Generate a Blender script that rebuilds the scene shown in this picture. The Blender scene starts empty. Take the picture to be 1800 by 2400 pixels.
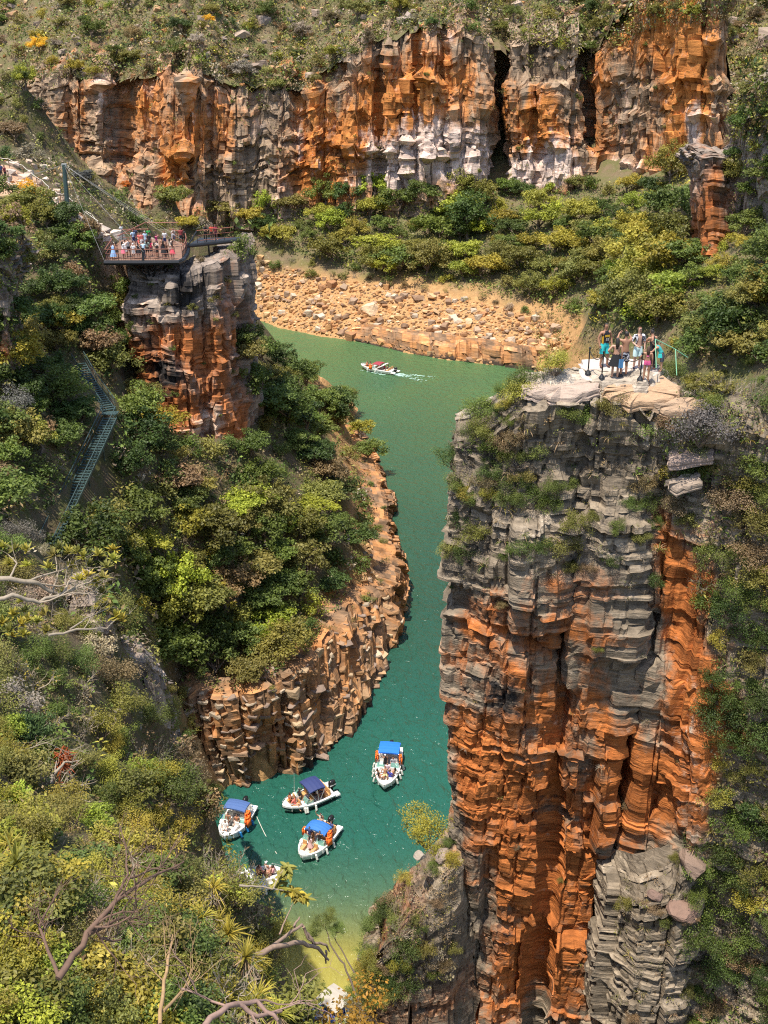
import bpy, bmesh, math, random
import numpy as np
from mathutils import Vector, Matrix, Quaternion

# ------------------------------------------------------------------ camera, world, sun, exposure
SC = bpy.context.scene
COL = SC.collection
CAM_Z, PITCH, FPX = 61.0, math.radians(24.0), 2500.0      # focal length in pixels of the 1800 x 2400 picture
cam_d = bpy.data.cameras.new('camera'); cam = bpy.data.objects.new('camera', cam_d); COL.objects.link(cam)
cam.location = (0, 0, CAM_Z); cam.rotation_euler = (math.pi / 2 - PITCH, 0, 0)
cam_d.sensor_fit = 'VERTICAL'; cam_d.sensor_height = 36.0; cam_d.lens = 36.0 * FPX / 2400.0
cam_d.clip_start = 0.3; cam_d.clip_end = 3000
SC.camera = cam
TO_SUN = Vector((-0.22, -0.23, 0.95)).normalized()
SUN_EL = math.asin(TO_SUN.z); SUN_AZ = math.atan2(TO_SUN.x, TO_SUN.y)
world = bpy.data.worlds.new('World'); SC.world = world; world.use_nodes = True
wn = world.node_tree.nodes; wl = world.node_tree.links
sky = wn.new('ShaderNodeTexSky'); sky.sky_type = 'NISHITA'; sky.sun_disc = False
sky.sun_elevation = SUN_EL; sky.sun_rotation = SUN_AZ; sky.altitude = 800; sky.dust_density = 2.0
bg = wn['Background']; bg.inputs[1].default_value = 0.15
wl.new(sky.outputs[0], bg.inputs[0])
sun_d = bpy.data.lights.new('sun', 'SUN'); sun_d.energy = 4.0; sun_d.angle = math.radians(0.53); sun_d.color = (1.0, 0.93, 0.82)
sun = bpy.data.objects.new('sun', sun_d); COL.objects.link(sun)
sun.rotation_euler = TO_SUN.to_track_quat('Z', 'Y').to_euler(); sun.location = (-60, -40, 160)
SC.view_settings.view_transform = 'Standard'; SC.view_settings.look = 'None'
SC.view_settings.exposure = 0.85; SC.view_settings.gamma = 1.0; SC.view_settings.use_curve_mapping = False
SC.render.engine = 'CYCLES'
SC.cycles.max_bounces = 6; SC.cycles.diffuse_bounces = 4; SC.cycles.glossy_bounces = 2
SC.cycles.transmission_bounces = 3; SC.cycles.transparent_max_bounces = 6
SC.cycles.use_denoising = False; SC.cycles.filter_width = 1.15

rng = np.random.default_rng(7)
random.seed(7)
CP, SP = math.cos(PITCH), math.sin(PITCH)

# ------------------------------------------------------------------ a pixel of the photo -> a point of the place
def ray(u, v):
    a, b = (u - 900.0) / FPX, (v - 1200.0) / FPX
    return Vector((a, CP - b * SP, -(SP + b * CP)))
def at_d(u, v, d): r = ray(u, v); return Vector((0, 0, CAM_Z)) + r * d
def at_z(u, v, z): r = ray(u, v); return Vector((0, 0, CAM_Z)) + r * ((z - CAM_Z) / r.z)
def at_y(u, v, y): r = ray(u, v); return Vector((0, 0, CAM_Z)) + r * (y / r.y)
def to_pix(P):
    P = np.asarray(P, float); x, y, z = P[..., 0], P[..., 1], P[..., 2] - CAM_Z
    d = y * CP - z * SP; w = y * SP + z * CP
    d = np.maximum(d, 0.1)
    return 900 + FPX * x / d, 1200 - FPX * w / d, d

# ------------------------------------------------------------------ noise in numpy
def _hash(ix, iy, iz, seed):
    h = (ix.astype(np.uint32) * np.uint32(374761393) + iy.astype(np.uint32) * np.uint32(668265263)
         + iz.astype(np.uint32) * np.uint32(2246822519) + np.uint32((seed * 3266489917) & 0xffffffff))
    h = (h ^ (h >> np.uint32(13))) * np.uint32(1274126177)
    h = (h ^ (h >> np.uint32(16))) * np.uint32(2654435761)
    h = h ^ (h >> np.uint32(15))
    return h.astype(np.float64) / 4294967295.0
def hash1(a, b=0, c=0, seed=0):
    a, b, c = np.broadcast_arrays(np.asarray(a), np.asarray(b), np.asarray(c))
    return _hash(a.astype(np.int64), b.astype(np.int64), c.astype(np.int64), seed)
def vnoise(x, y, z=0.0, seed=0):
    x, y, z = np.broadcast_arrays(np.asarray(x, float), np.asarray(y, float), np.asarray(z, float))
    ix, iy, iz = np.floor(x).astype(np.int64), np.floor(y).astype(np.int64), np.floor(z).astype(np.int64)
    fx, fy, fz = x - ix, y - iy, z - iz
    fx, fy, fz = fx * fx * (3 - 2 * fx), fy * fy * (3 - 2 * fy), fz * fz * (3 - 2 * fz)
    o = 0
    for dx in (0, 1):
        for dy in (0, 1):
            for dz in (0, 1):
                o = o + _hash(ix + dx, iy + dy, iz + dz, seed) * (fx if dx else 1 - fx) * (fy if dy else 1 - fy) * (fz if dz else 1 - fz)
    return o * 2 - 1
def fbm(x, y, z=0.0, seed=0, octv=4):
    o, a, f, t = 0, 1.0, 1.0, 0.0
    for i in range(octv):
        o = o + a * vnoise(np.asarray(x) * f, np.asarray(y) * f, np.asarray(z) * f, seed + i * 17); t += a; a *= .5; f *= 2.03
    return o / t
def sstep(a, b, x):
    t = np.clip((x - a) / (b - a), 0, 1); return t * t * (3 - 2 * t)

# ------------------------------------------------------------------ objects
def put(name, data, parent=None, loc=None, rot=None, scale=None):
    o = bpy.data.objects.new(name, data); COL.objects.link(o)
    if parent is not None: o.parent = parent
    if loc is not None: o.location = loc
    if rot is not None: o.rotation_euler = rot
    if scale is not None: o.scale = scale
    return o
def tag(o, label=None, cat=None, group=None, kind=None):
    if label: o['label'] = label
    if cat: o['category'] = cat
    if group: o['group'] = group
    if kind: o['kind'] = kind
    return o
def thing(name, label, cat, loc=(0, 0, 0), rz=0, group=None):
    o = put(name, None, None, loc, (0, 0, rz)); o.empty_display_size = .2
    return tag(o, label, cat, group)
def kids(o): return [c for c in o.children]
def copy_tree(o, parent=None):
    c = o.copy(); COL.objects.link(c)
    if parent is not None: c.parent = parent
    for ch in kids(o): copy_tree(ch, c)
    return c
def mesh_np(name, V, Fq, mat=None, smooth=False, attr=None, attr_name='rock'):
    """V (n,3); Fq (m,3|4) index array or list of such arrays"""
    me = bpy.data.meshes.new(name)
    V = np.asarray(V, np.float32)
    Fs = Fq if isinstance(Fq, list) else [Fq]
    Fs = [np.asarray(f, np.int32) for f in Fs if len(f)]
    loops = np.concatenate([f.ravel() for f in Fs]); sizes = np.concatenate([np.full(len(f), f.shape[1], np.int32) for f in Fs])
    starts = np.concatenate([[0], np.cumsum(sizes)[:-1]]).astype(np.int32)
    me.vertices.add(len(V)); me.vertices.foreach_set('co', V.ravel())
    me.loops.add(len(loops)); me.loops.foreach_set('vertex_index', loops)
    me.polygons.add(len(sizes)); me.polygons.foreach_set('loop_start', starts)
    if smooth: me.polygons.foreach_set('use_smooth', np.ones(len(sizes), bool))
    else: me.polygons.foreach_set('use_smooth', np.zeros(len(sizes), bool))
    if mat is not None:
        for m in (mat if isinstance(mat, (list, tuple)) else [mat]): me.materials.append(m)
    if attr is not None:
        a = me.attributes.new(attr_name, 'FLOAT_COLOR', 'POINT'); a.data.foreach_set('color', np.asarray(attr, np.float32).ravel())
    me.update(calc_edges=True); me.validate(verbose=False)
    return me
class MB:
    """collects pieces of one mesh"""
    def __init__(s): s.v, s.f3, s.f4, s.m3, s.m4, s.n, s.t = [], [], [], [], [], 0, []
    def add(s, V, F, mi=0, tone=None):
        V = np.asarray(V, float).reshape(-1, 3); F = np.asarray(F, int)
        s.v.append(V); (s.f4 if F.shape[1] == 4 else s.f3).append(F + s.n); (s.m4 if F.shape[1] == 4 else s.m3).append(np.full(len(F), mi))
        s.t.append(np.full(len(V), .5) if tone is None else np.broadcast_to(tone, (len(V),))); s.n += len(V)
    def box(s, c, size, R=None, mi=0, taper=(1, 1)):
        x, y, z = np.asarray(size) / 2
        V = np.array([[-x, -y, -z], [x, -y, -z], [x, y, -z], [-x, y, -z], [-x * taper[0], -y * taper[1], z], [x * taper[0], -y * taper[1], z], [x * taper[0], y * taper[1], z], [-x * taper[0], y * taper[1], z]])
        if R is not None: V = V @ np.asarray(R).T
        s.add(V + np.asarray(c), [[3, 2, 1, 0], [4, 5, 6, 7], [0, 1, 5, 4], [1, 2, 6, 5], [2, 3, 7, 6], [3, 0, 4, 7]], mi)
    def bar(s, a, b, w, h=None, mi=0):
        a, b = Vector(a), Vector(b); d = b - a; L = d.length
        if L < 1e-6: return
        q = d.to_track_quat('X', 'Z').to_matrix(); s.box((a + b) / 2, (L, w, h or w), np.array(q), mi)
    def tube(s, pts, rad, n=6, mi=0, tone=None, cap=True):
        P = np.asarray([tuple(p) for p in pts], float); k = len(P)
        r = np.broadcast_to(np.asarray(rad, float), (k,))
        T = np.gradient(P, axis=0); T /= np.linalg.norm(T, axis=1)[:, None] + 1e-9
        up = np.array([0, 0, 1.0]) if abs(T[0, 2]) < .9 else np.array([1.0, 0, 0])
        A = np.cross(T, up); A /= np.linalg.norm(A, axis=1)[:, None] + 1e-9; B = np.cross(A, T)
        an = np.arange(n) * 2 * np.pi / n
        ring = P[:, None] + r[:, None, None] * (np.cos(an)[None, :, None] * A[:, None] + np.sin(an)[None, :, None] * B[:, None])
        i = np.arange(k - 1)[:, None] * n; j = np.arange(n)[None]; j2 = (j + 1) % n
        F = np.stack([i + j, i + j2, i + n + j2, i + n + j], -1).reshape(-1, 4)
        s.add(ring.reshape(-1, 3), F, mi, tone)
        if cap and n >= 3:
            for e, V in ((0, ring[0]), (1, ring[-1])):
                idx = np.arange(n); Ft = np.stack([np.zeros(n - 2, int), idx[1:-1], idx[2:]], 1)
                s.add(V, Ft if e else Ft[:, ::-1], mi, tone)
    def lathe(s, prof, n=12, c=(0, 0, 0), mi=0):
        P = np.asarray(prof, float); k = len(P); an = np.arange(n) * 2 * np.pi / n
        V = np.stack([P[:, 0:1] * np.cos(an), P[:, 0:1] * np.sin(an), np.repeat(P[:, 1:2], n, 1)], -1).reshape(-1, 3) + np.asarray(c)
        i = np.arange(k - 1)[:, None] * n; j = np.arange(n)[None]; j2 = (j + 1) % n
        s.add(V, np.stack([i + j, i + j2, i + n + j2, i + n + j], -1).reshape(-1, 4), mi)
    def grid(s, G, mi=0, close=False):
        G = np.asarray(G, float); a, b = G.shape[:2]
        i = np.arange(a - 1)[:, None] * b; bb = b if close else b - 1; j = np.arange(bb)[None]; j2 = (j + 1) % b
        s.add(G.reshape(-1, 3), np.stack([i + j, i + j2, i + b + j2, i + b + j], -1).reshape(-1, 4), mi)
    def mesh(s, name, mats, smooth=False, tone=False):
        V = np.concatenate(s.v); F = []; M = []
        if s.f4: F.append(np.concatenate(s.f4)); M.append(np.concatenate(s.m4))
        if s.f3: F.append(np.concatenate(s.f3)); M.append(np.concatenate(s.m3))
        at = None
        if tone:
            t = np.concatenate(s.t); at = np.stack([t, t, t, np.ones_like(t)], 1)
        me = mesh_np(name, V, F, mats, smooth, at, 'tone')
        M = np.concatenate(M)
        if len(M) == len(me.polygons): me.polygons.foreach_set('material_index', M.astype(np.int32))
        return me
    def build(s, name, mats, parent=None, smooth=False, tone=False):
        return put(name, s.mesh(name, mats, smooth, tone), parent)

# ------------------------------------------------------------------ materials
def new_mat(name):
    m = bpy.data.materials.new(name); m.use_nodes = True
    return m, m.node_tree.nodes, m.node_tree.links, m.node_tree.nodes['Principled BSDF']
def nd(N, t, **kw):
    n = N.new(t)
    for k, v in kw.items():
        if k.startswith('i_'): n.inputs[int(k[2:])].default_value = v
        else: setattr(n, k, v)
    return n
def simple(name, col, rough=.5, metal=0.0, noise=.12, scale=6.0, spec=.5):
    m, N, L, b = new_mat(name)
    b.inputs['Roughness'].default_value = rough; b.inputs['Metallic'].default_value = metal
    b.inputs['Specular IOR Level'].default_value = spec
    tc = nd(N, 'ShaderNodeTexCoord'); nz = nd(N, 'ShaderNodeTexNoise'); nz.inputs['Scale'].default_value = scale; nz.inputs['Detail'].default_value = 4
    L.new(tc.outputs['Object'], nz.inputs['Vector'])
    mr = nd(N, 'ShaderNodeMapRange'); mr.inputs[3].default_value = 1 - noise; mr.inputs[4].default_value = 1 + noise
    L.new(nz.outputs['Fac'], mr.inputs[0])
    mx = nd(N, 'ShaderNodeVectorMath', operation='SCALE'); mx.inputs[0].default_value = col[:3]; L.new(mr.outputs[0], mx.inputs['Scale'])
    L.new(mx.outputs[0], b.inputs['Base Color'])
    return m
def mixc(N, L, fac, a, b, blend='MIX'):
    n = nd(N, 'ShaderNodeMix', data_type='RGBA', blend_type=blend, clamp_factor=True)
    for i, s in ((0, fac), (6, a), (7, b)):
        if hasattr(s, 'is_linked') or hasattr(s, 'links'): L.new(s, n.inputs[i])
        else: n.inputs[i].default_value = s if i == 0 else (*s[:3], 1)
    return n.outputs[2]
def math_n(N, L, op, a, b=None, clamp=False):
    n = nd(N, 'ShaderNodeMath', operation=op, use_clamp=clamp)
    for i, s in ((0, a), (1, b)):
        if s is None: continue
        if hasattr(s, 'links'): L.new(s, n.inputs[i])
        else: n.inputs[i].default_value = s
    return n.outputs[0]

def rock_material(name, grey, orange, pale, dark, lam=14.0, fine=3.0, bump=.5, bumpd=.12):
    """attribute rock: R rust, G pale mineral, B tone of the bed, A black lichen and painted recess shade"""
    m, N, L, b = new_mat(name)
    b.inputs['Roughness'].default_value = .88; b.inputs['Specular IOR Level'].default_value = .25
    at = nd(N, 'ShaderNodeAttribute', attribute_name='rock'); sp = nd(N, 'ShaderNodeSeparateColor'); L.new(at.outputs['Color'], sp.inputs[0])
    tc = nd(N, 'ShaderNodeTexCoord')
    mp = nd(N, 'ShaderNodeMapping'); mp.inputs['Scale'].default_value = (1, 1, lam); L.new(tc.outputs['Object'], mp.inputs[0])
    n1 = nd(N, 'ShaderNodeTexNoise'); n1.inputs['Scale'].default_value = fine * .35; n1.inputs['Detail'].default_value = 6; n1.inputs['Roughness'].default_value = .65; L.new(mp.outputs[0], n1.inputs['Vector'])
    n2 = nd(N, 'ShaderNodeTexNoise'); n2.inputs['Scale'].default_value = fine * 1.0; n2.inputs['Detail'].default_value = 7; n2.inputs['Roughness'].default_value = .7; L.new(tc.outputs['Object'], n2.inputs['Vector'])
    n3 = nd(N, 'ShaderNodeTexNoise'); n3.inputs['Scale'].default_value = fine * .18; n3.inputs['Detail'].default_value = 5; L.new(tc.outputs['Object'], n3.inputs['Vector'])
    def jig(src, amt):
        x = math_n(N, L, 'SUBTRACT', n2.outputs['Fac'], .5); x = math_n(N, L, 'MULTIPLY', x, amt); return math_n(N, L, 'ADD', src, x, True)
    def sharpen(src, lo, hi):
        mr = nd(N, 'ShaderNodeMapRange', interpolation_type='SMOOTHSTEP'); mr.inputs[1].default_value = lo; mr.inputs[2].default_value = hi; L.new(src, mr.inputs[0]); return mr.outputs[0]
    r = sharpen(jig(sp.outputs[0], 1.1), .18, .82); g = sharpen(jig(sp.outputs[1], 1.2), .25, .75); a = sharpen(jig(at.outputs['Alpha'], 1.5), .3, .7)
    org2 = mixc(N, L, n3.outputs['Fac'], orange, tuple(c * k for c, k in zip(orange, (.62, .5, .45))))
    gr2 = mixc(N, L, n2.outputs['Fac'], tuple(c * .65 for c in grey), tuple(c * 1.45 for c in grey))
    c = mixc(N, L, r, gr2, org2); c = mixc(N, L, g, c, pale); 
    # dark veins between laminae
    v = nd(N, 'ShaderNodeMapRange'); v.inputs[1].default_value = .3; v.inputs[2].default_value = .62; v.inputs[3].default_value = .45; v.inputs[4].default_value = 1.15; L.new(n1.outputs['Fac'], v.inputs[0])
    tone = nd(N, 'ShaderNodeMapRange'); tone.inputs[3].default_value = .45; tone.inputs[4].default_value = 1.5; L.new(sp.outputs[2], tone.inputs[0])
    k = math_n(N, L, 'MULTIPLY', v.outputs[0], tone.outputs[0])
    sc = nd(N, 'ShaderNodeVectorMath', operation='SCALE'); L.new(c, sc.inputs[0]); L.new(k, sc.inputs['Scale'])
    c = mixc(N, L, a, sc.outputs[0], dark)
    L.new(c, b.inputs['Base Color'])
    h = math_n(N, L, 'ADD', math_n(N, L, 'MULTIPLY', n1.outputs['Fac'], .8), math_n(N, L, 'MULTIPLY', n2.outputs['Fac'], .5))
    bp = nd(N, 'ShaderNodeBump'); bp.inputs['Strength'].default_value = bump; bp.inputs['Distance'].default_value = bumpd; L.new(h, bp.inputs['Height'])
    L.new(bp.outputs[0], b.inputs['Normal'])
    return m
GREY, ORANGE, PALE, DARK = (.235, .185, .14), (.50, .175, .045), (.50, .40, .33), (.030, .026, .024)
ROCK_NEAR = rock_material('rock near', (.225, .178, .125), (.50, .175, .045), (.47, .39, .30), DARK, 6.5, 3.2, 1.0, .12)
ROCK_FAR = rock_material('rock far', (.31, .22, .145), (.66, .27, .07), (.60, .46, .38), DARK, 5, .55, .8, .5)
ROCK_MID = rock_material('rock mid', (.24, .19, .15), (.50, .19, .06), (.52, .42, .33), DARK, 9, 1.1, .7, .2)
ROCK_BANK = rock_material('rock bank', (.27, .17, .10), (.52, .26, .10), (.56, .38, .22), (.05, .035, .025), 8, 1.3, .6, .15)

def ground_material(name, soil, grassc, stone, scale=.6):
    m, N, L, b = new_mat(name)
    b.inputs['Roughness'].default_value = .95; b.inputs['Specular IOR Level'].default_value = .15
    tc = nd(N, 'ShaderNodeTexCoord'); at = nd(N, 'ShaderNodeAttribute', attribute_name='rock'); sp = nd(N, 'ShaderNodeSeparateColor'); L.new(at.outputs['Color'], sp.inputs[0])
    ns = []
    for s, d in ((scale, 6), (scale * 4, 6), (scale * 14, 4)):
        n = nd(N, 'ShaderNodeTexNoise'); n.inputs['Scale'].default_value = s; n.inputs['Detail'].default_value = d; n.inputs['Roughness'].default_value = .65; L.new(tc.outputs['Object'], n.inputs['Vector']); ns.append(n.outputs['Fac'])
    def ss(src, lo, hi):
        mr = nd(N, 'ShaderNodeMapRange', interpolation_type='SMOOTHSTEP'); mr.inputs[1].default_value = lo; mr.inputs[2].default_value = hi; L.new(src, mr.inputs[0]); return mr.outputs[0]
    c = mixc(N, L, ss(ns[0], .35, .65), soil, grassc)
    c = mixc(N, L, ss(ns[1], .6, .72), c, stone)
    c = mixc(N, L, sp.outputs[0], c, mixc(N, L, ss(ns[1], .35, .7), (.42, .25, .15), (.55, .37, .25)))     # trodden earth
    c = mixc(N, L, sp.outputs[1], c, mixc(N, L, ss(ns[1], .35, .7), (.35, .20, .085), (.47, .28, .125)))     # washed yellow rubble
    k = nd(N, 'ShaderNodeMapRange'); k.inputs[3].default_value = .55; k.inputs[4].default_value = 1.4; L.new(ns[2], k.inputs[0])
    sc = nd(N, 'ShaderNodeVectorMath', operation='SCALE'); L.new(c, sc.inputs[0]); L.new(k.outputs[0], sc.inputs['Scale']); L.new(sc.outputs[0], b.inputs['Base Color'])
    bp = nd(N, 'ShaderNodeBump'); bp.inputs['Strength'].default_value = .8; bp.inputs['Distance'].default_value = .25; L.new(ns[1], bp.inputs['Height']); L.new(bp.outputs[0], b.inputs['Normal'])
    return m
GROUND = ground_material('hillside soil', (.12, .088, .055), (.085, .085, .03), (.30, .25, .2))
GROUND_FAR = ground_material('far hillside soil', (.17, .125, .075), (.12, .12, .045), (.36, .29, .22), .35)

def leaf_material(name, trans=.4, rough=.5, vlo=.5, vhi=1.65, hue=.018):
    m, N, L, b = new_mat(name)
    oi = nd(N, 'ShaderNodeObjectInfo'); at = nd(N, 'ShaderNodeAttribute', attribute_name='tone')
    mr = nd(N, 'ShaderNodeMapRange'); mr.inputs[3].default_value = vlo; mr.inputs[4].default_value = vhi; L.new(at.outputs['Fac'], mr.inputs[0])
    hs = nd(N, 'ShaderNodeHueSaturation'); hm = nd(N, 'ShaderNodeMapRange'); hm.inputs[3].default_value = .5 + hue * .2; hm.inputs[4].default_value = .5 - hue * .7
    L.new(at.outputs['Fac'], hm.inputs[0]); L.new(hm.outputs[0], hs.inputs['Hue']); L.new(mr.outputs[0], hs.inputs['Value']); L.new(oi.outputs['Color'], hs.inputs['Color'])
    L.new(hs.outputs[0], b.inputs['Base Color']); b.inputs['Roughness'].default_value = rough; b.inputs['Specular IOR Level'].default_value = .3
    tr = nd(N, 'ShaderNodeBsdfTranslucent'); L.new(hs.outputs[0], tr.inputs[0])
    mx = nd(N, 'ShaderNodeMixShader'); mx.inputs[0].default_value = trans; L.new(b.outputs[0], mx.inputs[1]); L.new(tr.outputs[0], mx.inputs[2])
    L.new(mx.outputs[0], N['Material Output'].inputs[0])
    return m
LEAF = leaf_material('leaf')
BLOSSOM = leaf_material('blossom', .15, .6, .6, 1.3, .02)
BARK = simple('bark', (.17, .125, .09), .9, 0, .4, 9)
BARK_PALE = simple('pale bark', (.29, .235, .17), .9, 0, .35, 14)
BARK_RED = simple('red brown bark', (.13, .075, .048), .85, 0, .45, 12)
DRY = simple('dry leaf', (.33, .22, .12), .9, 0, .35, 5)
# ------------------------------------------------------------------ terrain height functions
class RBF:
    def __init__(s, pts):
        P = np.array([tuple(p) for p in pts], float); s.P = P[:, :2]; n = len(P)
        D = np.linalg.norm(s.P[:, None] - s.P[None], axis=-1)
        A = np.zeros((n + 3, n + 3)); A[:n, :n] = -D + np.eye(n) * -.0; A[:n, n] = 1; A[:n, n + 1:] = s.P; A[n, :n] = 1; A[n + 1:, :n] = s.P.T
        A[:n, :n] += np.eye(n) * .02
        b = np.zeros(n + 3); b[:n] = P[:, 2]; s.w = np.linalg.solve(A, b)
    def __call__(s, x, y):
        x = np.asarray(x, float); y = np.asarray(y, float); sh = x.shape; q = np.stack([x.ravel(), y.ravel()], 1); o = np.empty(len(q)); n = len(s.P)
        for i in range(0, len(q), 20000):
            D = np.linalg.norm(q[i:i + 20000, None] - s.P[None], axis=-1); o[i:i + 20000] = -D @ s.w[:n] + s.w[n] + q[i:i + 20000] @ s.w[n + 1:]
        return o.reshape(sh)

# bank wall of the promontory: waterline pixels (z = 0) and the lip above
BANK_WATER_PX = [(440, 1835), (498, 1851), (587, 1853), (604, 1817), (675, 1817), (756, 1783), (823, 1720), (849, 1661), (886, 1606), (937, 1513), (953, 1430), (957, 1375), (936, 1262), (929, 1190), (905, 1105), (880, 1050), (838, 1000)]
BANK_LIP_PX = [(400, 1600, 9), (450, 1640, 9), (525, 1646, 9), (595, 1634, 9), (660, 1604, 9), (735, 1546, 8.8), (795, 1470, 8.2), (825, 1420, 7.6), (850, 1390, 6.6), (905, 1385, 5.6), (930, 1365, 5.2), (938, 1335, 4.8), (915, 1255, 3.6), (905, 1175, 3.2), (878, 1095, 2.6), (855, 1045, 1.6), (825, 995, 1.2)]
bank_water = [at_z(u, v, 0) for u, v in BANK_WATER_PX]
bank_lip = [at_z(u, v, z) for u, v, z in BANK_LIP_PX]

L_PX = [(20, 400, 127), (60, 440, 124), (110, 470, 120), (150, 490, 116), (200, 520, 114), (250, 545, 113), (290, 890, 105), (320, 960, 104.5), (400, 1050, 104.5), (360, 1010, 105),
        (0, 470, 118), (0, 560, 112), (100, 560, 111), (200, 620, 108), (100, 650, 106), (230, 700, 106), (0, 700, 103), (100, 750, 102), (240, 800, 105),
        (50, 850, 96), (205, 870, 99.5), (255, 920, 97), (262, 985, 93), (200, 1110, 87.5), (105, 1300, 79.5), (130, 950, 91), (50, 1000, 84), (120, 1090, 83.5), (30, 1150, 77), (60, 1250, 73),
        (330, 1010, 104), (480, 1080, 104), (570, 1030, 108), (350, 1150, 96), (260, 1200, 90), (200, 1330, 81), (450, 1250, 97), (600, 1200, 108), (300, 1400, 83),
        (450, 1420, 93), (600, 1400, 101), (700, 1350, 107), (780, 1280, 114), (700, 1150, 120), (780, 1100, 132), (620, 1050, 122), (700, 950, 140), (620, 900, 150),
        (800, 980, 166), (600, 800, 186), (300, 1560, 84), (400, 1560, 92), (350, 1480, 84), (480, 1520, 95), (540, 1580, 98), (640, 1540, 100), (740, 1440, 106),
        # foreground shoulder
        (60, 1300, 58), (0, 1200, 60), (100, 1450, 47), (250, 1450, 52), (0, 1450, 44), (200, 1620, 42), (0, 1650, 36), (100, 1700, 35), (300, 1700, 44), (250, 1900, 31), (0, 1900, 26), (100, 2100, 22), (300, 2300, 18),
        (600, 2300, 22), (650, 2120, 27), (500, 1890, 35), (400, 1720, 49), (330, 1580, 57.5), (0, 2300, 17), (0, 2100, 19), (450, 2100, 25), (500, 2390, 18.5), (630, 2390, 19.5), (250, 2390, 17.5), (0, 2420, 16),
        # hill beyond the trail, left
        (50, 350, 150), (200, 400, 150), (280, 440, 160), (60, 280, 180), (60, 200, 215), (400, 450, 190), (480, 500, 170), (0, 150, 260), (-80, 350, 150), (-80, 200, 220), (-100, 500, 120), (-100, 800, 95), (-120, 1200, 62), (-120, 1600, 36), (-150, 2100, 18)]
L_PTS = [at_d(*p) for p in L_PX]
def outward(poly, i, d):
    a, b = poly[max(i - 1, 0)], poly[min(i + 1, len(poly) - 1)]; t = (b - a); n = Vector((t.y, -t.x, 0)).normalized(); return poly[i] + n * d
L_PTS += [Vector((*outward(bank_lip, i, -1.8).xy, bank_lip[i].z - .2)) for i in range(len(bank_lip))]
L_PTS += [Vector((*outward(bank_water, i, -2.0).xy, -1.5)) for i in range(len(bank_water))]
L_PTS += [Vector((*outward(bank_water, i, 5).xy, -7)) for i in range(len(bank_water))]
L_PTS += [Vector(p) for p in ((-2, 172, 0), (-6, 188, 0), (-16, 203, 0), (-32, 213, 0), (3, 178, -6), (0, 195, -6), (-12, 212, -6), (-30, 222, -6), (-38, 240, -6), (-40, 262, -6), (-46, 240, 6), (-47, 262, 8), (-56, 240, 20), (-58, 262, 20), (-80, 282, 34), (-62, 292, 22), (-100, 280, 45), (-10, 180, 6), (-22, 195, 6), (-40, 205, 10),
    (-20, 150, 20), (-30, 165, 22), (-60, 200, 25), (-75, 225, 30), (-45, 180, 22), (0, 0, 48), (-6, 3, 48.5), (-13, 5, 50), (-27.6, 106, 26), (-27.9, 110, 28.5), (-28.8, 114, 33), (-24, 104, 24), (-20, 103.5, 23), (-26, 104.6, 25), (-19, 114, 22), (-24, 114, 24), (-17, 122, 24), (-22, 120, 27), (.5, 8, 45), (-.2, 13.6, 42.5), (.9, 15, 34), (-1.2, 18.5, 28), (-1.2, 21, 18), (-1.8, 25, 14), (-3.2, 30, 12), (3, 14, 4), (2, 20, -2), (2, 28, -4), (-6, 38, 10), (-8, 50, 5), (-11.5, 58, 3), (-13, 66, 0), (-12.5, 72, -3), (-8, 62, -5), (-3, 36, 1), (-1, 40, -3), (6, 28, -5), (6, 10, 0), (8, 0, 20), (4, 3, 46), (-30, 0, 60), (-30, 30, 50), (-60, 60, 52), (-80, 100, 52), (-110, 150, 60), (-130, 220, 66), (-140, 280, 75), (-15.5, 58, 24), (-18, 63, 21), (-17, 68, 14), (-20, 70, 20))]
h_left = RBF(L_PTS)

R_PX0 = [(500, 722), (565, 738), (650, 768), (750, 788), (850, 803), (950, 828), (1050, 843), (1150, 856), (1250, 872)]        # far waterline
far_water = [at_z(u, v, 0) for u, v in R_PX0]
far_top = [at_z(u, v, z) for u, v, z in ((500, 590, 12), (560, 606, 11.5), (640, 625, 10.5), (700, 642, 9.5), (850, 668, 9), (1000, 690, 8.5), (1150, 722, 7.8), (1280, 762, 6.5))]
R_PTS = [Vector(p) for p in far_water] + [p + Vector((0, .0, -.4)) for p in far_top] + [p + Vector((-.5, -8, -6)) for p in far_water]
R_PTS += [at_d(*p) for p in ((700, 480, 273), (560, 500, 272), (850, 470, 269), (1000, 462, 267), (1150, 455, 264), (1300, 445, 262), (1450, 445, 250), (1560, 440, 236), (1640, 470, 205), (1600, 600, 172), (1500, 600, 192), (1400, 690, 190),
    (1500, 720, 150), (1700, 750, 108), (1600, 765, 118), (1780, 700, 118), (1750, 600, 148), (1800, 480, 170), (1330, 640, 225), (1200, 600, 240), (1000, 590, 252), (850, 580, 256), (1420, 780, 150), (1350, 810, 195), (1560, 520, 205), (1900, 600, 130), (1900, 760, 95), (2000, 400, 190))]
R_PTS += [Vector(p) for p in ((34, 205, 0), (34, 180, 0), (31, 150, 0), (27, 120, 0), (22, 90, 0), (17, 60, 0), (28, 205, -6), (28, 180, -6), (26, 150, -6), (21, 120, -6), (16, 90, -6), (12, 60, -6), (22, 50, 25), (26, 60, 37), (30, 80, 33), (34, 100, 28), (40, 80, 40), (50, 60, 50), (-60, 262, 0), (-60, 275, 10), (-60, 300, 22), (-70, 255, -6), (-40, 285, 20), (-90, 300, 30))]
h_far = RBF(R_PTS)

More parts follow.
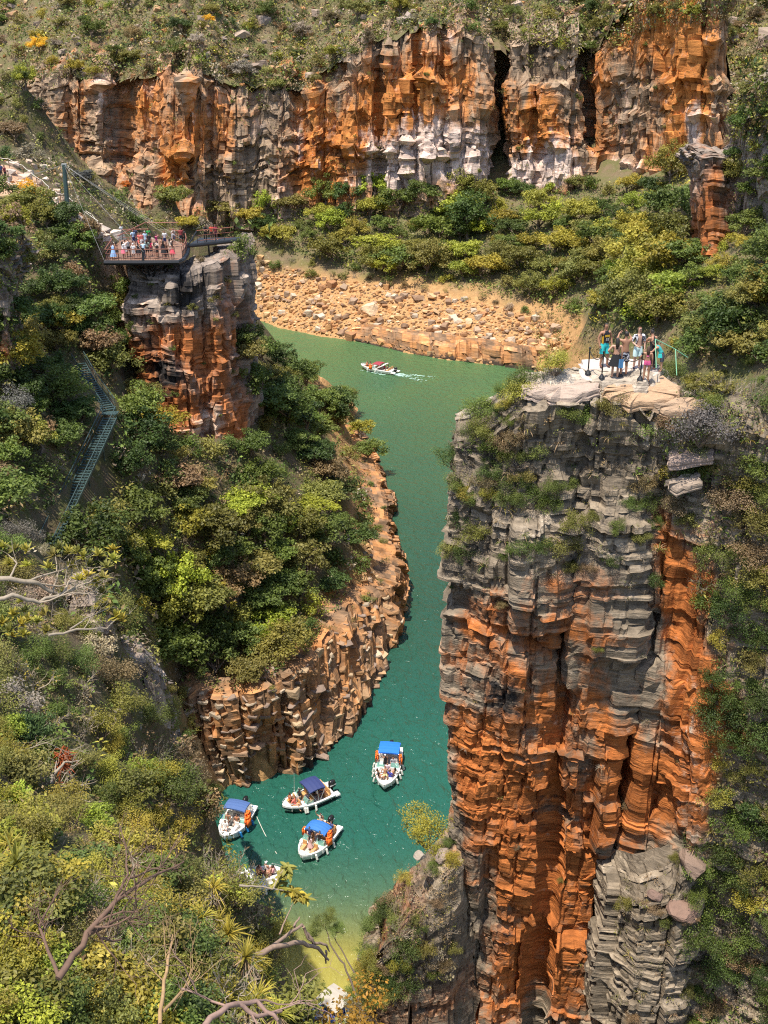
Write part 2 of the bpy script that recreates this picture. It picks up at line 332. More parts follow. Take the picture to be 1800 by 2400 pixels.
def terrain(name, h, x0, x1, y0, y1, res, mat, attrf=None, amp=.35, keep=None, seed=3, step=.55, whole=False):
    xs = np.arange(x0, x1 + res / 2, res); ys = np.arange(y0, y1 + res / 2, res); X, Y = np.meshgrid(xs, ys)
    Z = h(X, Y)
    Z = Z + amp * fbm(X / (res * 7), Y / (res * 7), 0, seed, 4) + amp * .5 * np.abs(fbm(X / (res * 2.2), Y / (res * 2.2), 0, seed + 5, 2))
    # rocky steps
    st = 1.1; k = Z / st + .6 * fbm(X / 9, Y / 9, 0, seed + 9, 2); fr = k - np.floor(k); Zs = (np.floor(k) + np.clip((fr - .5) * 3.0 + .5, 0, 1) - .6 * fbm(X / 9, Y / 9, 0, seed + 9, 2)) * st
    Z = Z * (1 - step) + Zs * step
    V = np.stack([X, Y, Z], -1).reshape(-1, 3); b = len(xs); i = np.arange(len(ys) - 1)[:, None] * b; j = np.arange(b - 1)[None]
    F = np.stack([i + j, i + j + 1, i + b + j + 1, i + b + j], -1).reshape(-1, 4)
    if keep is not None:
        ok = keep(V); F = F[ok[F].all(1)] if whole else F[ok[F].any(1)]
    at = np.zeros((len(V), 4)); at[:, 3] = 1
    if attrf is not None: attrf(V, at)
    me = mesh_np(name, V, F, mat, False, at)
    return tag(put(name, me), kind='structure')

TRAIL = [at_d(*p) for p in ((-80, 390, 129), (20, 412, 127), (60, 448, 124), (110, 474, 120), (150, 497, 116), (200, 524, 114), (250, 548, 113), (300, 562, 114))]
def seg_dist(V, poly):
    d = np.full(len(V), 1e9)
    for a, b in zip(poly[:-1], poly[1:]):
        a2, b2 = np.array(a[:2]), np.array(b[:2]); ab = b2 - a2; t = np.clip(((V[:, :2] - a2) @ ab) / (ab @ ab), 0, 1); d = np.minimum(d, np.linalg.norm(V[:, :2] - a2 - t[:, None] * ab, axis=1))
    return d
def trail_attr(V, at):
    d = seg_dist(V, TRAIL); n = fbm(V[:, 0] / 2, V[:, 1] / 2, 0, 4, 3); wide = 1.3 + 2.6 * sstep(-36, -44, V[:, 0])
    at[:, 0] = sstep(wide + 1.2, wide - .6, d + n * 1.2)
    at[:, 1] = sstep(9.5, 6.5, V[:, 2] + n) * (V[:, 1] > 70)
def far_attr(V, at):
    n = fbm(V[:, 0] / 4, V[:, 1] / 4, 0, 4, 3); at[:, 1] = sstep(12, 8.5, V[:, 2] + n * 1.5) * (V[:, 0] < 40)
terrain('foreground_slope', h_left, -40, 12, 0, 60, .35, GROUND, amp=.35, seed=3, step=.15)
terrain('hillside', h_left, -110, 12, 60, 235, .8, GROUND, trail_attr, amp=.5, seed=3)
terrain('far_hillside', h_left, -150, -38, 235, 320, 1.5, GROUND_FAR, amp=.8, seed=3)
terrain('far_bank', h_far, -95, 110, 60, 312, 1.0, GROUND_FAR, far_attr, amp=.6, seed=11, keep=lambda V: (V[:, 1] > 205) | (V[:, 0] > 14))

# ------------------------------------------------------------------ cliffs: beds and joints
def resample(poly, q):
    P = np.array([tuple(p) for p in poly], float); n = len(P); k = q * (n - 1); i = np.clip(np.floor(k).astype(int), 0, n - 2); f = (k - i)[:, None]
    return P[i] * (1 - f) + P[i + 1] * f
def cuts(total, lo, hi, r):
    c = [0.0]
    while c[-1] < total: c.append(c[-1] + r.uniform(lo, hi) * (1.0 if r.random() < .7 else 1.9))
    return np.array(c)
def strata(name, prof, ds, beds=(.2, .6), big=(2.0, 5.0), cols=(1.6, 4.0), blocks=(.4, 1.4), A=(.5, .16, .14, .35), tilt=0.0, warp=.3, seed=1, mat=None, colour=None, joint=(.12, .5), relief=None, kind='structure', midrow=False, fine_amp=.03, smooth=None):
    """prof: list of polylines, bottom to top, same number of points each. A: big block, bed, small block, noise"""
    r = np.random.default_rng(seed)
    P0 = [np.array([tuple(p) for p in pl], float) for pl in prof]
    mid = P0[len(P0) // 2]; seg = np.r_[0, np.cumsum(np.linalg.norm(np.diff(mid[:, :2], axis=0), axis=1))]; S = seg[-1]
    ns = max(8, int(S / ds)); s = np.linspace(0, S, ns); q = np.interp(s, seg, np.linspace(0, 1, len(mid)))
    PL = np.stack([resample(p, q) for p in P0])                       # K, ns, 3
    kh = np.linalg.norm(np.diff(PL, axis=0), axis=2).mean(1); cum = np.r_[0, np.cumsum(kh)]; H = cum[-1]
    pad = abs(tilt) * S / 2 + warp + 1.2 + 2 * beds[1]
    bc = cuts(H + 2 * pad, *beds, r) - pad; rows, lay = [], []
    for i in range(len(bc) - 1):
        e = min(.03, (bc[i + 1] - bc[i]) * .1); w = [bc[i] + e, bc[i + 1] - e]
        if midrow: w = [w[0], (w[0] * .5 + w[1] * .5), w[1]]
        rows += w; lay += [i] * len(w)
    W = np.array(rows)[:, None]; LY = np.array(lay)[:, None] + np.zeros((1, ns), int); Sg = np.zeros_like(W) + s[None]
    cc = cuts(S + 2, *cols, r); sw0 = Sg + .35 * fbm(W / 3.1, Sg / 8, 0, seed + 3, 3); C0 = np.searchsorted(cc, sw0)
    t = W + tilt * (Sg - S / 2) + warp * fbm(Sg / 6, W / 9, 0, seed, 3) + (hash1(C0, 77, 0, seed) - .5) * 1.6 * (beds[0] + beds[1]) + .12 * beds[1] * fbm(Sg / (cols[0] * .7), W / 2.5, 0, seed + 2, 2)
    t = t + (hash1(C0, 78, 0, seed) - .5) * .07 * (Sg - cc[np.clip(C0, 0, len(cc) - 1)])
    t = np.clip(t, 0, H); kk = np.interp(t, cum, np.arange(len(cum))); i0 = np.clip(np.floor(kk).astype(int), 0, len(cum) - 2); f = (kk - i0)[..., None]
    jj = np.broadcast_to(np.arange(ns)[None], i0.shape); B = PL[i0, jj] * (1 - f) + PL[i0 + 1, jj] * f
    # smooth horizontal-ish normal
    dPs = np.gradient(PL, axis=1); 
    ker = np.ones(5) / 5
    for a in range(3):
        for k in range(PL.shape[0]): dPs[k, :, a] = np.convolve(np.pad(dPs[k, :, a], 2, 'edge'), ker, 'valid')
    dPt = np.gradient(PL, axis=0); Nn = np.cross(dPs, dPt); Nn /= np.linalg.norm(Nn, axis=2)[..., None] + 1e-9
    N = Nn[i0, jj] * (1 - f) + Nn[i0 + 1, jj] * f; N[..., 2] *= sstep(.4, .8, N[..., 2]); N /= np.linalg.norm(N, axis=2)[..., None] + 1e-9
    # big blocks
    gc = cuts(H + 2 * pad, *big, r) - pad; G = np.searchsorted(gc, W[:, 0])[:, None] + np.zeros((1, ns), int)
    sw = sw0 + (hash1(G, 1, 0, seed) - .5) * cols[0] * .5; Cc = np.searchsorted(cc, sw)
    ccp = np.r_[-9, cc, S + 9]; dj = np.minimum(np.abs(sw - ccp[np.clip(Cc, 0, len(ccp) - 1)]), np.abs(ccp[np.clip(Cc + 1, 0, len(ccp) - 1)] - sw))
    hb = hash1(G, Cc, 5, seed) - .5; hc = hash1(Cc, 7, 0, seed) - .5
    bw = blocks[0] + (blocks[1] - blocks[0]) * hash1(LY, 3, 0, seed); bx = (Sg + hash1(LY, 9, 0, seed) * 9) / bw; bi = np.floor(bx); bf = bx - bi
    hs = hash1(LY, bi, 2, seed) - .5; hl = hash1(LY, 4, 0, seed) - .5
    nz = fbm(B[..., 0] / 7, B[..., 2] / 7, B[..., 1] / 7, seed + 20, 3)
    rough = .35 + 1.1 * sstep(-.35, .45, fbm(B[..., 0] / (cols[1]), B[..., 2] / (cols[1] * 1.3), B[..., 1] / cols[1], seed + 50, 3))
    sm = 1.0 if smooth is None else 1 - smooth(B, Sg, t)
    rough = rough * sm
    D = A[0] * (hb * 1.3 + hc) + (A[1] * 2 * hl * (.4 + 1.2 * hash1(LY, Cc, 8, seed)) + A[2] * 2 * hs) * rough + A[3] * nz
    D -= joint[1] * (dj < joint[0]) * (hash1(Cc, G, 11, seed) < .25 + .5 * sm)
    D -= A[2] * 1.2 * sm * (np.minimum(bf, 1 - bf) * bw < ds * .8) * (hash1(LY, bi, 13, seed) < .6)
    D += fine_amp * fbm(B[..., 0] / .5, B[..., 1] / .5, B[..., 2] / .5, seed + 31, 2)
    D += .2 * A[2] * (hash1(LY, bi, 6, seed) - .5) * (bf - .5) * 4
    if relief is not None: D += relief(B, Sg, t)
    D *= 1 - .75 * sstep(.6, .9, N[..., 2])
    edge = np.minimum(t / H, 1) 
    V = B + N * D[..., None]
    at = np.zeros(V.shape[:2] + (4,)); at[..., 2] = np.clip(.5 + .5 * hl + .5 * hs + .2 * nz, 0, 1)
    at[..., 0] = .5
    u, v, dd = to_pix(V)
    if colour is not None: colour(V, u, v, at, Sg, t, H, hl, hs, hb)
    at = np.clip(at, 0, 1)
    nr = V.shape[0]; i = np.arange(nr - 1)[:, None] * ns; j = np.arange(ns - 1)[None]
    Fq = np.stack([i + j, i + j + 1, i + ns + j + 1, i + ns + j], -1).reshape(-1, 4)
    Vf = V.reshape(-1, 3); p0, p1, p3 = t.ravel()[Fq[:, 0]], t.ravel()[Fq[:, 3]], 0
    Fq = Fq[~((p0 <= 0) & (p1 <= 0)) & ~((p0 >= H) & (p1 >= H))]
    used = np.zeros(len(Vf), bool); used[Fq] = True; idx = np.cumsum(used) - 1
    me = mesh_np(name, Vf[used], idx[Fq], mat, False, at.reshape(-1, 4)[used])
    o = put(name, me); o['kind'] = kind
    return o
def blob(u, v, L):
    o = 0
    for (a, b, ra, rb, k) in L: o = o + k * np.exp(-(((u - a) / ra) ** 2 + ((v - b) / rb) ** 2))
    return o
def facets(x, z, sx, sz, A, seed, warp=.3):
    """flat tilted faces, each its own plane: broken rock"""
    row = np.floor(z / sz + warp * fbm(x / (sx * 1.7), z / (sz * 1.7), 0, seed, 2)); xo = x / sx + hash1(row, 3, 0, seed) * 9 + warp * .6 * fbm(z / sz, x / sx, 0, seed + 1, 2); kx = np.floor(xo)
    fx, fz = xo - kx - .5, z / sz - row - .5; fz = fz - np.round(fz)
    return A * ((hash1(kx, row, 1, seed) - .5) * 1.3 + (hash1(kx, row, 2, seed) - .5) * 1.5 * fx + (hash1(kx, row, 4, seed) - .5) * 1.3 * fz)
# ------------------------------------------------------------------ the near cliff with the lookout on top
def near_col(V, u, v, at, s, t, H, hl, hs, hb):
    n = fbm(V[..., 0] / 2.2, V[..., 2] / 3.5, V[..., 1] / 2, 40, 4); n2 = fbm(V[..., 0] / .8, V[..., 2] / .5, V[..., 1], 44, 3)
    o = -.15 + blob(u, v, [(1080, 1460, 70, 70, .8), (1100, 1800, 60, 200, .55), (1230, 1560, 130, 130, .55), (1260, 1480, 60, 60, .6), (1250, 1800, 170, 170, .8), (1330, 2020, 150, 230, .9), (1180, 2090, 110, 190, .6),
        (1400, 1500, 70, 160, .7), (1600, 1520, 55, 260, 1.3), (1570, 1330, 35, 130, .9), (1650, 1700, 40, 250, 1.0), (1480, 1800, 90, 200, .8), (1340, 2270, 100, 120, .8), (1160, 2330, 120, 90, .3), (1540, 1100, 25, 90, .5), (1330, 1400, 60, 90, .6), (1560, 1900, 60, 120, .7)])
    nn = fbm(V[..., 0] / 1.6, V[..., 2] / .7 + V[..., 0] * .25, V[..., 1], 51, 4); nd_ = fbm(V[..., 0] / .5, V[..., 2] / 5, V[..., 1], 53, 3)
    at[..., 0] = np.clip(o * .8 + .75 * n + .45 * nn + .25 * nd_ + .25 * hb + .2 * hl + .08, 0, 1) * sstep(1200, 1450, v + 160 * (u > 1500) + 60 * n)
    at[..., 1] = np.clip(blob(u, v, [(1250, 1240, 70, 90, .25), (1460, 1350, 60, 130, .25), (1420, 890, 260, 45, 1.0), (1120, 880, 90, 40, .8), (1590, 960, 70, 60, .5), (1560, 1050, 90, 60, .3), (1090, 970, 30, 40, .5), (1620, 1900, 40, 250, .3)]) + .04 + .4 * n2 * (n2 > 0) + .22 * hl + .15 * hs, 0, 1)
    at[..., 3] = np.clip(.1 + blob(u, v, [(1190, 1640, 60, 80, .5), (1340, 1350, 40, 90, .35), (1120, 1330, 60, 80, .35), (1180, 1080, 80, 120, .3), (1440, 1150, 90, 160, .3), (1090, 2000, 60, 120, .3), (1150, 2200, 120, 70, .35), (1260, 1900, 60, 50, .3)]) + .35 * fbm(V[..., 0] / 1.2, V[..., 2] / 2.2, V[..., 1], 47, 4) - .1 * (at[..., 0] > .5), 0, 1)  # besides lichen, shade of the recess under the overhang is painted in
    at[..., 2] = np.clip(.5 + .35 * hl + .35 * hs + .25 * n, 0, 1)
LV = [4, 17, 25.4, 32.7, 39.2, 45.6]; LX = [4.2, 3.9, 3.5, 2.9, 2.45, 2.8]
NEAR = [(None, 1.9, 46, 44.0, 0), (None, .35, 42.3, 45.6, 0), (None, .05, 40.3, 46.6, 0), (4.2, 0, 39.4, 47.3, 0), (5.5, 0, 39.0, 48.6, 0), (6.6, 0, 39.0, 48.85, 0), (7.25, 0, 39.05, 48.85, .05), (7.45, 0, 39.2, 48.85, 1.7), (8.0, 0, 39.3, 48.85, 1.8), (8.12, 0, 38.9, 48.85, .1), (8.6, 0, 38.75, 48.85, 0), (9.8, 0, 38.7, 48.85, .15), (10.35, 0, 38.7, 48.3, .1),
        (10.5, 0, 38.8, 48.8, 1.5), (11.25, 0, 39.1, 48.3, 2.0), (11.45, 0, 38.8, 48.3, .1), (12.2, 0, 38.6, 48.0, .3), (13.2, 0, 38.2, 48.2, 0), (14.3, 0, 37.4, 48.2, 0), (16.5, 0, 36.2, 48.0, 0), (20, 0, 34, 49, 0), (27, 0, 30.5, 52, 0)]
prof = []
for k, (z, lx) in enumerate(zip(LV, LX)):
    d1, d2 = (.45, .4, .2, .25, .85, .02)[k], (.3, .45, 1, .9, .35, .02)[k]; bat = (0, 0, 0, -.1, .1, .75)[k]
    prof.append([((lx + dx) if x is None else x, y + (d1 if x is not None and x < 9 else d2) * rc + bat - (.0 if x is None or x < 13 else (45 - z) * .055), z) for x, dx, y, zt, rc in NEAR])
prof.append([((LX[-1] + dx + .15) if x is None else x, y + .55, zt - .95) for x, dx, y, zt, rc in NEAR])
prof.append([((LX[-1] + dx + .2) if x is None else x, y + 1.6, zt - .1) for x, dx, y, zt, rc in NEAR])
prof.append([((LX[-1] + dx + .25) if x is None else x + .1, y + 2.7, zt + .05) for x, dx, y, zt, rc in NEAR])
prof.append([((LX[-1] + dx + .35) if x is None else x + .2, y + 4.2, zt - 9) for x, dx, y, zt, rc in NEAR])
def near_smooth(B, s, t):
    x, z = B[..., 0], B[..., 2]
    fin = sstep(11.2, 11.5, x) * sstep(14.6, 14.0, x) * sstep(44, 42, z) * sstep(24, 27, z)
    return np.maximum(.93 * fin, 0) + (1 - fin) * .9 * sstep(41, 37.5, z + 2 * fbm(x / 2, z / 2, 0, 79, 2)) * np.clip(.75 + .9 * fbm(x / 2.2, z / 3.0, 0, 78, 3), 0, 1)
def near_relief(B, s, t):
    x, z = B[..., 0], B[..., 2]
    bx = lambda v, a, b, e=.12: sstep(a - e, a + e, v) * sstep(b + e, b - e, v)
    o = .55 * bx(x, 5.3, 7.3) * bx(z, 38.2, 43.2, .25) + .3 * bx(x, 8.1, 10.4) * bx(z, 35, 43.5, .3)        # overhanging blocks
    o -= .2 * bx(x, 6.3, 7.5) * bx(z, 16, 20, .3) + .5 * bx(x, 10.3, 12) * bx(z, 17, 25, .3) + .3 * bx(x, 7.4, 8.1, .06) * bx(z, 37.5, 41.6, .3)
    lo = sstep(46, 43, z)
    fin = sstep(11.2, 11.5, x) * sstep(14.6, 14.0, x) * sstep(44, 42, z) * sstep(24, 27, z)
    o += fin * (.34 * np.abs(fbm(x / .55, z / 9, 0, 401, 3)) * 2 + .12 * fbm(x / .16, z / 5, 0, 403, 2) + .1 * facets(x, z, .5, 2.4, .8, 405))
    o += facets(x, z + .12 * x, 2.6, 5.5, .75, 77) * lo + facets(x, z + .1 * x, 1.1, 1.9, .36, 88) + facets(x + z * .3, z, .5, .62, .10, 98)
    return o
near_cliff = strata('near_cliff', prof, .09, beds=(.09, .34), big=(1.2, 4.0), cols=(.7, 2.6), blocks=(.25, 1.3), A=(.2, .085, .095, .12), tilt=-.07, warp=.22, seed=5, mat=ROCK_NEAR, colour=near_col, joint=(.06, .18), relief=near_relief, fine_amp=.05, smooth=near_smooth)
tag(near_cliff, 'tall layered grey and rust orange cliff under the lookout ledge at right')

def grey_col(o0=.1, pale=.25, dark=.2, blobs=()):
    def f(V, u, v, at, s, t, H, hl, hs, hb):
        n = fbm(V[..., 0] / 3, V[..., 2] / 3, V[..., 1] / 3, 60, 4); n2 = fbm(V[..., 0], V[..., 2], V[..., 1], 64, 3)
        at[..., 0] = np.clip(o0 + .5 * n + (blob(u, v, blobs) if blobs else 0), 0, 1)
        at[..., 1] = np.clip(pale + .3 * n2 + .3 * hl, 0, 1); at[..., 3] = np.clip(dark + .5 * fbm(V[..., 0] / 1.5, V[..., 2] / 3, V[..., 1] / 2, 67, 4), 0, 1)
    return f
# outcrop in front of its foot, left
OC = [(-1.2, 44, 16), (-1.5, 40.5, 17.5), (-1.1, 38.4, 18.6), (.3, 37.8, 21.2), (1.6, 37.8, 23.6), (3.0, 38.2, 25.4), (4.6, 39.8, 26)]
prof = [[(x - .6 * (i < 3), y - .8, 3) for i, (x, y, zt) in enumerate(OC)], [(x - .4 * (i < 3), y - .6, 12) for i, (x, y, zt) in enumerate(OC)], [(x + .1 * (i < 3), y - .2, min(20, zt - 2)) for i, (x, y, zt) in enumerate(OC)], [(x + .5 * (i < 3), y + .3, zt) for i, (x, y, zt) in enumerate(OC)], [(x + 1.2 * (i < 3), y + 2.4, zt + .7) for i, (x, y, zt) in enumerate(OC)], [(x + 1.4 * (i < 3), y + 4, zt - 5) for i, (x, y, zt) in enumerate(OC)]]
o = strata('rock_outcrop', prof, .1, beds=(.15, .5), big=(1.2, 3), cols=(.8, 2.2), blocks=(.3, 1.2), A=(.45, .12, .1, .4), tilt=.02, seed=15, mat=ROCK_NEAR, colour=grey_col(.3, -.02, .36), joint=(.08, .3))
tag(o, 'bushy grey rock outcrop at the foot of the near cliff beside the yellow shallows')
# outcrop in front of its foot, right
OC = [(10.5, 39.5, 25.2), (10.55, 36.8, 25.6), (11.2, 35.6, 26.2), (12.3, 35.2, 27), (13.5, 35.4, 28), (14.1, 36.2, 28.6), (15.4, 36, 29.5), (18, 34, 31), (23, 31, 34)]
prof = [[(x, y - 1.0, 2) for x, y, zt in OC], [(x, y - .7, 14) for x, y, zt in OC], [(x, y - .3, 22) for x, y, zt in OC], [(x, y + .2, zt) for x, y, zt in OC], [(x, y + 2.2, zt + 1.2) for x, y, zt in OC], [(x, y + 4.5, zt - 1) for x, y, zt in OC]]
o = strata('rock_outcrop', prof, .1, beds=(.1, .38), big=(1.2, 3.5), cols=(.8, 2.2), blocks=(.3, 1.3), A=(.6, .1, .1, .5), tilt=.04, seed=25, mat=ROCK_NEAR, colour=grey_col(.05, .16, .3), joint=(.08, .35))
tag(o, 'pale grey layered rock outcrop with red topped boulders at the bottom right')

# ------------------------------------------------------------------ the pillar under the viewing deck
PIL = [(-28.2, 124, 40.2), (-27.2, 114, 39.8), (-26.2, 109.2, 39.2), (-24.0, 107.6, 38.9), (-21.5, 106.8, 39.0), (-19.6, 107.8, 39.3), (-19.2, 108.8, 39.5), (-17.4, 109.6, 39.7), (-16.0, 112.5, 39.9), (-15.5, 117, 40.0), (-15.8, 126, 40)]
prof = [[(-21 + (x + 21) * 1.13, y - 1.6, 12) for x, y, zt in PIL], [(-21 + (x + 21) * 1.08, y - .9, 22) for x, y, zt in PIL], [(x, y - .2, 31) for x, y, zt in PIL], [(x, y + .3, zt - .8) for x, y, zt in PIL], [(x * .96 - .9, y + 1.0, zt + .1) for x, y, zt in PIL], [(x * .5 - 10.7, y * .3 + 84, zt - .1) for x, y, zt in PIL]]
def pillar_col(V, u, v, at, s, t, H, hl, hs, hb):
    n = fbm(V[..., 0] / 2, V[..., 2] / 4, V[..., 1] / 2, 140, 4); n2 = fbm(V[..., 0], V[..., 2] / 2, V[..., 1], 144, 3)
    at[..., 0] = np.clip(blob(u, v, [(310, 860, 40, 70, 1.1), (400, 800, 60, 60, .6), (520, 800, 50, 130, .5), (440, 980, 70, 90, .7), (530, 1000, 60, 80, .8), (480, 850, 60, 60, .3), (390, 960, 40, 50, .6)]) + .5 * n + .12, 0, 1)
    at[..., 1] = np.clip(blob(u, v, [(330, 700, 60, 60, .35), (390, 720, 30, 70, .3), (300, 760, 30, 60, .3), (500, 980, 50, 80, .45), (420, 1040, 60, 50, .45), (540, 880, 30, 60, .2)]) + .25 * n2 + .2 * hl, 0, 1)
    at[..., 3] = np.clip(-.05 + blob(u, v, [(430, 690, 45, 60, .75), (390, 890, 50, 70, .75), (480, 640, 60, 40, .4), (350, 800, 30, 50, .35), (500, 720, 30, 60, .2)]) + .4 * fbm(V[..., 0] / 1.2, V[..., 2] / 3, V[..., 1], 147, 4), 0, 1)
o = strata('rock_pillar', prof, .2, beds=(.2, .75), big=(1.5, 5), cols=(1.0, 2.6), blocks=(.5, 2.0), A=(.4, .2, .15, .25), tilt=.03, warp=.4, seed=33, mat=ROCK_MID, colour=pillar_col, joint=(.12, .35), relief=lambda B, s, t: facets(B[..., 0] + B[..., 1] * .6, B[..., 2], 2.8, 6, .9, 131) + facets(B[..., 0] + B[..., 1] * .6, B[..., 2], 1.2, 2.2, .45, 133))
tag(o, 'free standing layered rock pillar under the viewing deck')

# ------------------------------------------------------------------ the far orange canyon wall
BK = [(-60, 305, 300, 225), (40, 300, 320, 215), (95, 292, 345, 182), (140, 287, 380, 178), (180, 287, 395, 188), (240, 283, 410, 172), (285, 287, 440, 196), (330, 278, 530, 172), (400, 273, 540, 150), (480, 271, 530, 168), (560, 275, 520, 205), (640, 277, 510, 222), (715, 280, 505, 205), (740, 277, 500, 190), (800, 276, 500, 150), (870, 272, 495, 105), (930, 273, 490, 95), (960, 271, 485, 80),
      (1060, 270, 475, 72), (1136, 271, 470, 82), (1146, 272, 465, 95), (1150, 300, 462, 120), (1187, 300, 460, 120), (1194, 275, 460, 95), (1240, 274, 460, 85), (1340, 272, 455, 92), (1366, 272, 455, 110), (1371, 284, 455, 130), (1381, 284, 455, 130), (1390, 273, 455, 150), (1450, 268, 460, 60), (1520, 262, 465, -40), (1570, 258, 465, -90), (1640, 250, 455, -110), (1694, 246, 450, -90), (1712, 246, 450, 100), (1730, 246, 445, 320), (1770, 244, 440, 335), (1860, 238, 430, 330)]
_r = np.random.default_rng(440); BK2 = []
for a_, b_ in zip(BK[:-1], BK[1:]):
    m_ = 1 if abs(b_[0] - a_[0]) < 22 else max(2, int(abs(b_[0] - a_[0]) / 16))
    for q_ in range(m_):
        f_ = q_ / m_; p_ = [x_ * (1 - f_) + y_ * f_ for x_, y_ in zip(a_, b_)]
        if q_: p_[1] += _r.normal() * 1.3; p_[3] += _r.normal() * 15; p_[2] += _r.normal() * 6
        BK2.append(tuple(p_))
BK = BK2 + [BK[-1]]
P_bot = [at_y(u, vb + 22, y - 2.5) for u, y, vb, vt in BK]
P_low = [at_y(u, vb * .75 + vt * .25, y - .8) for u, y, vb, vt in BK]
P_mid = [at_y(u, vb * .4 + vt * .6, y + .6) for u, y, vb, vt in BK]
P_top = [at_y(u, vt, y + 3.0) for u, y, vb, vt in BK]
P_bk = [p + Vector((0, 9, 5.0)) for p in P_top]
far_cliff_top = P_top
def far_col(V, u, v, at, s, t, H, hl, hs, hb):
    n = fbm(V[..., 0] / 9, V[..., 2] / 16, V[..., 1] / 9, 240, 5); n2 = fbm(V[..., 0] / 3, V[..., 2] / 4, V[..., 1] / 3, 244, 4); st = fbm(V[..., 0] / 1.6, V[..., 2] / 22, V[..., 1] / 3, 249, 3)
    at[..., 0] = np.clip(.3 + blob(u, v, [(170, 270, 60, 90, .5), (320, 250, 40, 40, .4), (490, 290, 110, 110, .6), (400, 430, 30, 90, .5), (770, 330, 110, 110, .6), (890, 260, 60, 130, .7), (960, 230, 60, 90, .5), (1060, 180, 80, 60, .3), (1270, 290, 60, 110, .9), (1160, 250, 40, 60, .3), (1460, 60, 60, 120, .6), (1620, 90, 80, 160, .8), (1590, 280, 70, 130, .6), (1400, 250, 40, 200, .4), (720, 420, 80, 50, .4), (850, 330, 60, 50, .4)])
        - blob(u, v, [(1260, 120, 120, 70, .6), (640, 380, 70, 140, .45), (230, 280, 40, 100, .3), (1320, 220, 40, 100, .4), (330, 420, 50, 60, .2), (1500, 260, 70, 120, .25)]) + .62 * n + .4 * st + .25 * n2, 0, 1)
    at[..., 1] = np.clip(blob(u, v, [(1000, 350, 130, 55, .85), (930, 400, 70, 50, .7), (1090, 370, 55, 60, .9), (1220, 410, 70, 30, .7), (1300, 380, 60, 50, .8), (860, 420, 60, 30, .4), (700, 340, 30, 50, .35), (1620, 300, 20, 60, .8), (1480, 400, 60, 40, .35), (240, 220, 30, 50, .4)]) + .12 + .5 * n2 + .35 * st, 0, 1)
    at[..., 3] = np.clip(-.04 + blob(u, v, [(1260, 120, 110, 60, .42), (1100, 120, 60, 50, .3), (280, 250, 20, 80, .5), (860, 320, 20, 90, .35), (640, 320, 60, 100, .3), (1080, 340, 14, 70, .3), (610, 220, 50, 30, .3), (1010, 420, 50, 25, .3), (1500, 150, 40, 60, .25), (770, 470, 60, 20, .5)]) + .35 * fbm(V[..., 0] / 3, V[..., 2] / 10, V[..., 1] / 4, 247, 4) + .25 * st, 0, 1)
    at[..., 2] = np.clip(.5 + .3 * hl + .25 * hs + .3 * n2, 0, 1)
def far_relief(B, s, t):
    x, z = B[..., 0], B[..., 2]
    return facets(x, z, 9, 17, 3.0, 301) + facets(x, z, 3.6, 7.5, 1.7, 305) + facets(x, z, 1.5, 2.2, .55, 309)
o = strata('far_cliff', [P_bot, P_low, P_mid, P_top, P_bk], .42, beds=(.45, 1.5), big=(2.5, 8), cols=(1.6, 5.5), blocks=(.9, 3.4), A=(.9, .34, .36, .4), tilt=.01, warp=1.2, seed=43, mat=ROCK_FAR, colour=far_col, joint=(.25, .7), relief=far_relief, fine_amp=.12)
tag(o, 'long rust orange canyon wall with a black vertical slot across the far side')
# hill on top of it
tx = np.array([p.x for p in far_cliff_top]); ty = np.array([p.y for p in far_cliff_top]); tz = np.array([p.z for p in far_cliff_top])
ks = np.ones(5) / 5
ks = np.ones(9) / 9; tzs = np.convolve(np.pad(tz, 4, 'edge'), ks, 'valid'); tys = np.convolve(np.pad(ty, 4, 'edge'), ks, 'valid'); _o = np.argsort(tx); tx, ty, tz, tys, tzs = tx[_o], ty[_o], tz[_o], tys[_o], tzs[_o]
def h_top(x, y):
    y0 = np.interp(x, tx, np.minimum(ty, tys)); z0 = np.interp(x, tx, np.minimum(tz, tzs)); d = y - y0
    return z0 - .5 + np.maximum(d, 0) * .62 - np.maximum(-d, 0) * 6 + 2.2 * fbm(x / 14, y / 10, 0, 71, 3) * sstep(0, 8, d) - .0016 * np.maximum(d - 40, 0) ** 2
terrain('hill', h_top, -150, 130, 243, 420, 1.5, GROUND_FAR, amp=1.3, seed=21, whole=True, keep=lambda V: V[:, 1] > np.interp(V[:, 0], tx, np.minimum(ty, tys)) + .3)

# ------------------------------------------------------------------ right buttress in the middle distance, and other rock faces
BT = [(1622, 196, 760, 400), (1634, 172, 770, 385), (1650, 168, 770, 372), (1672, 167, 765, 368), (1696, 168, 760, 372), (1712, 170, 755, 380), (1742, 168, 745, 430), (1758, 165, 742, 280), (1800, 160, 735, 215), (1860, 152, 730, 180), (1960, 140, 720, 180)]
prof = [[at_y(u, vb + 15, y - 1) for u, y, vb, vt in BT], [at_y(u, vb * .5 + vt * .5, y) for u, y, vb, vt in BT], [at_y(u, vt, y + 1.5) for u, y, vb, vt in BT], [at_y(u, vt, y + 1.5) + Vector((.5, 12, 1)) for u, y, vb, vt in BT]]
o = strata('rock_buttress', prof, .3, beds=(.3, 1.0), big=(2, 6), cols=(1.5, 3.5), blocks=(.8, 2.4), A=(.7, .22, .16, .6), seed=53, mat=ROCK_MID, colour=grey_col(.1, .1, .22, [(1660, 660, 50, 90, 1.0), (1660, 500, 50, 120, .7), (1690, 720, 30, 40, .6)]), joint=(.2, .6), warp=.8)
tag(o, 'narrow grey and red rock buttress above the trees on the right slope')
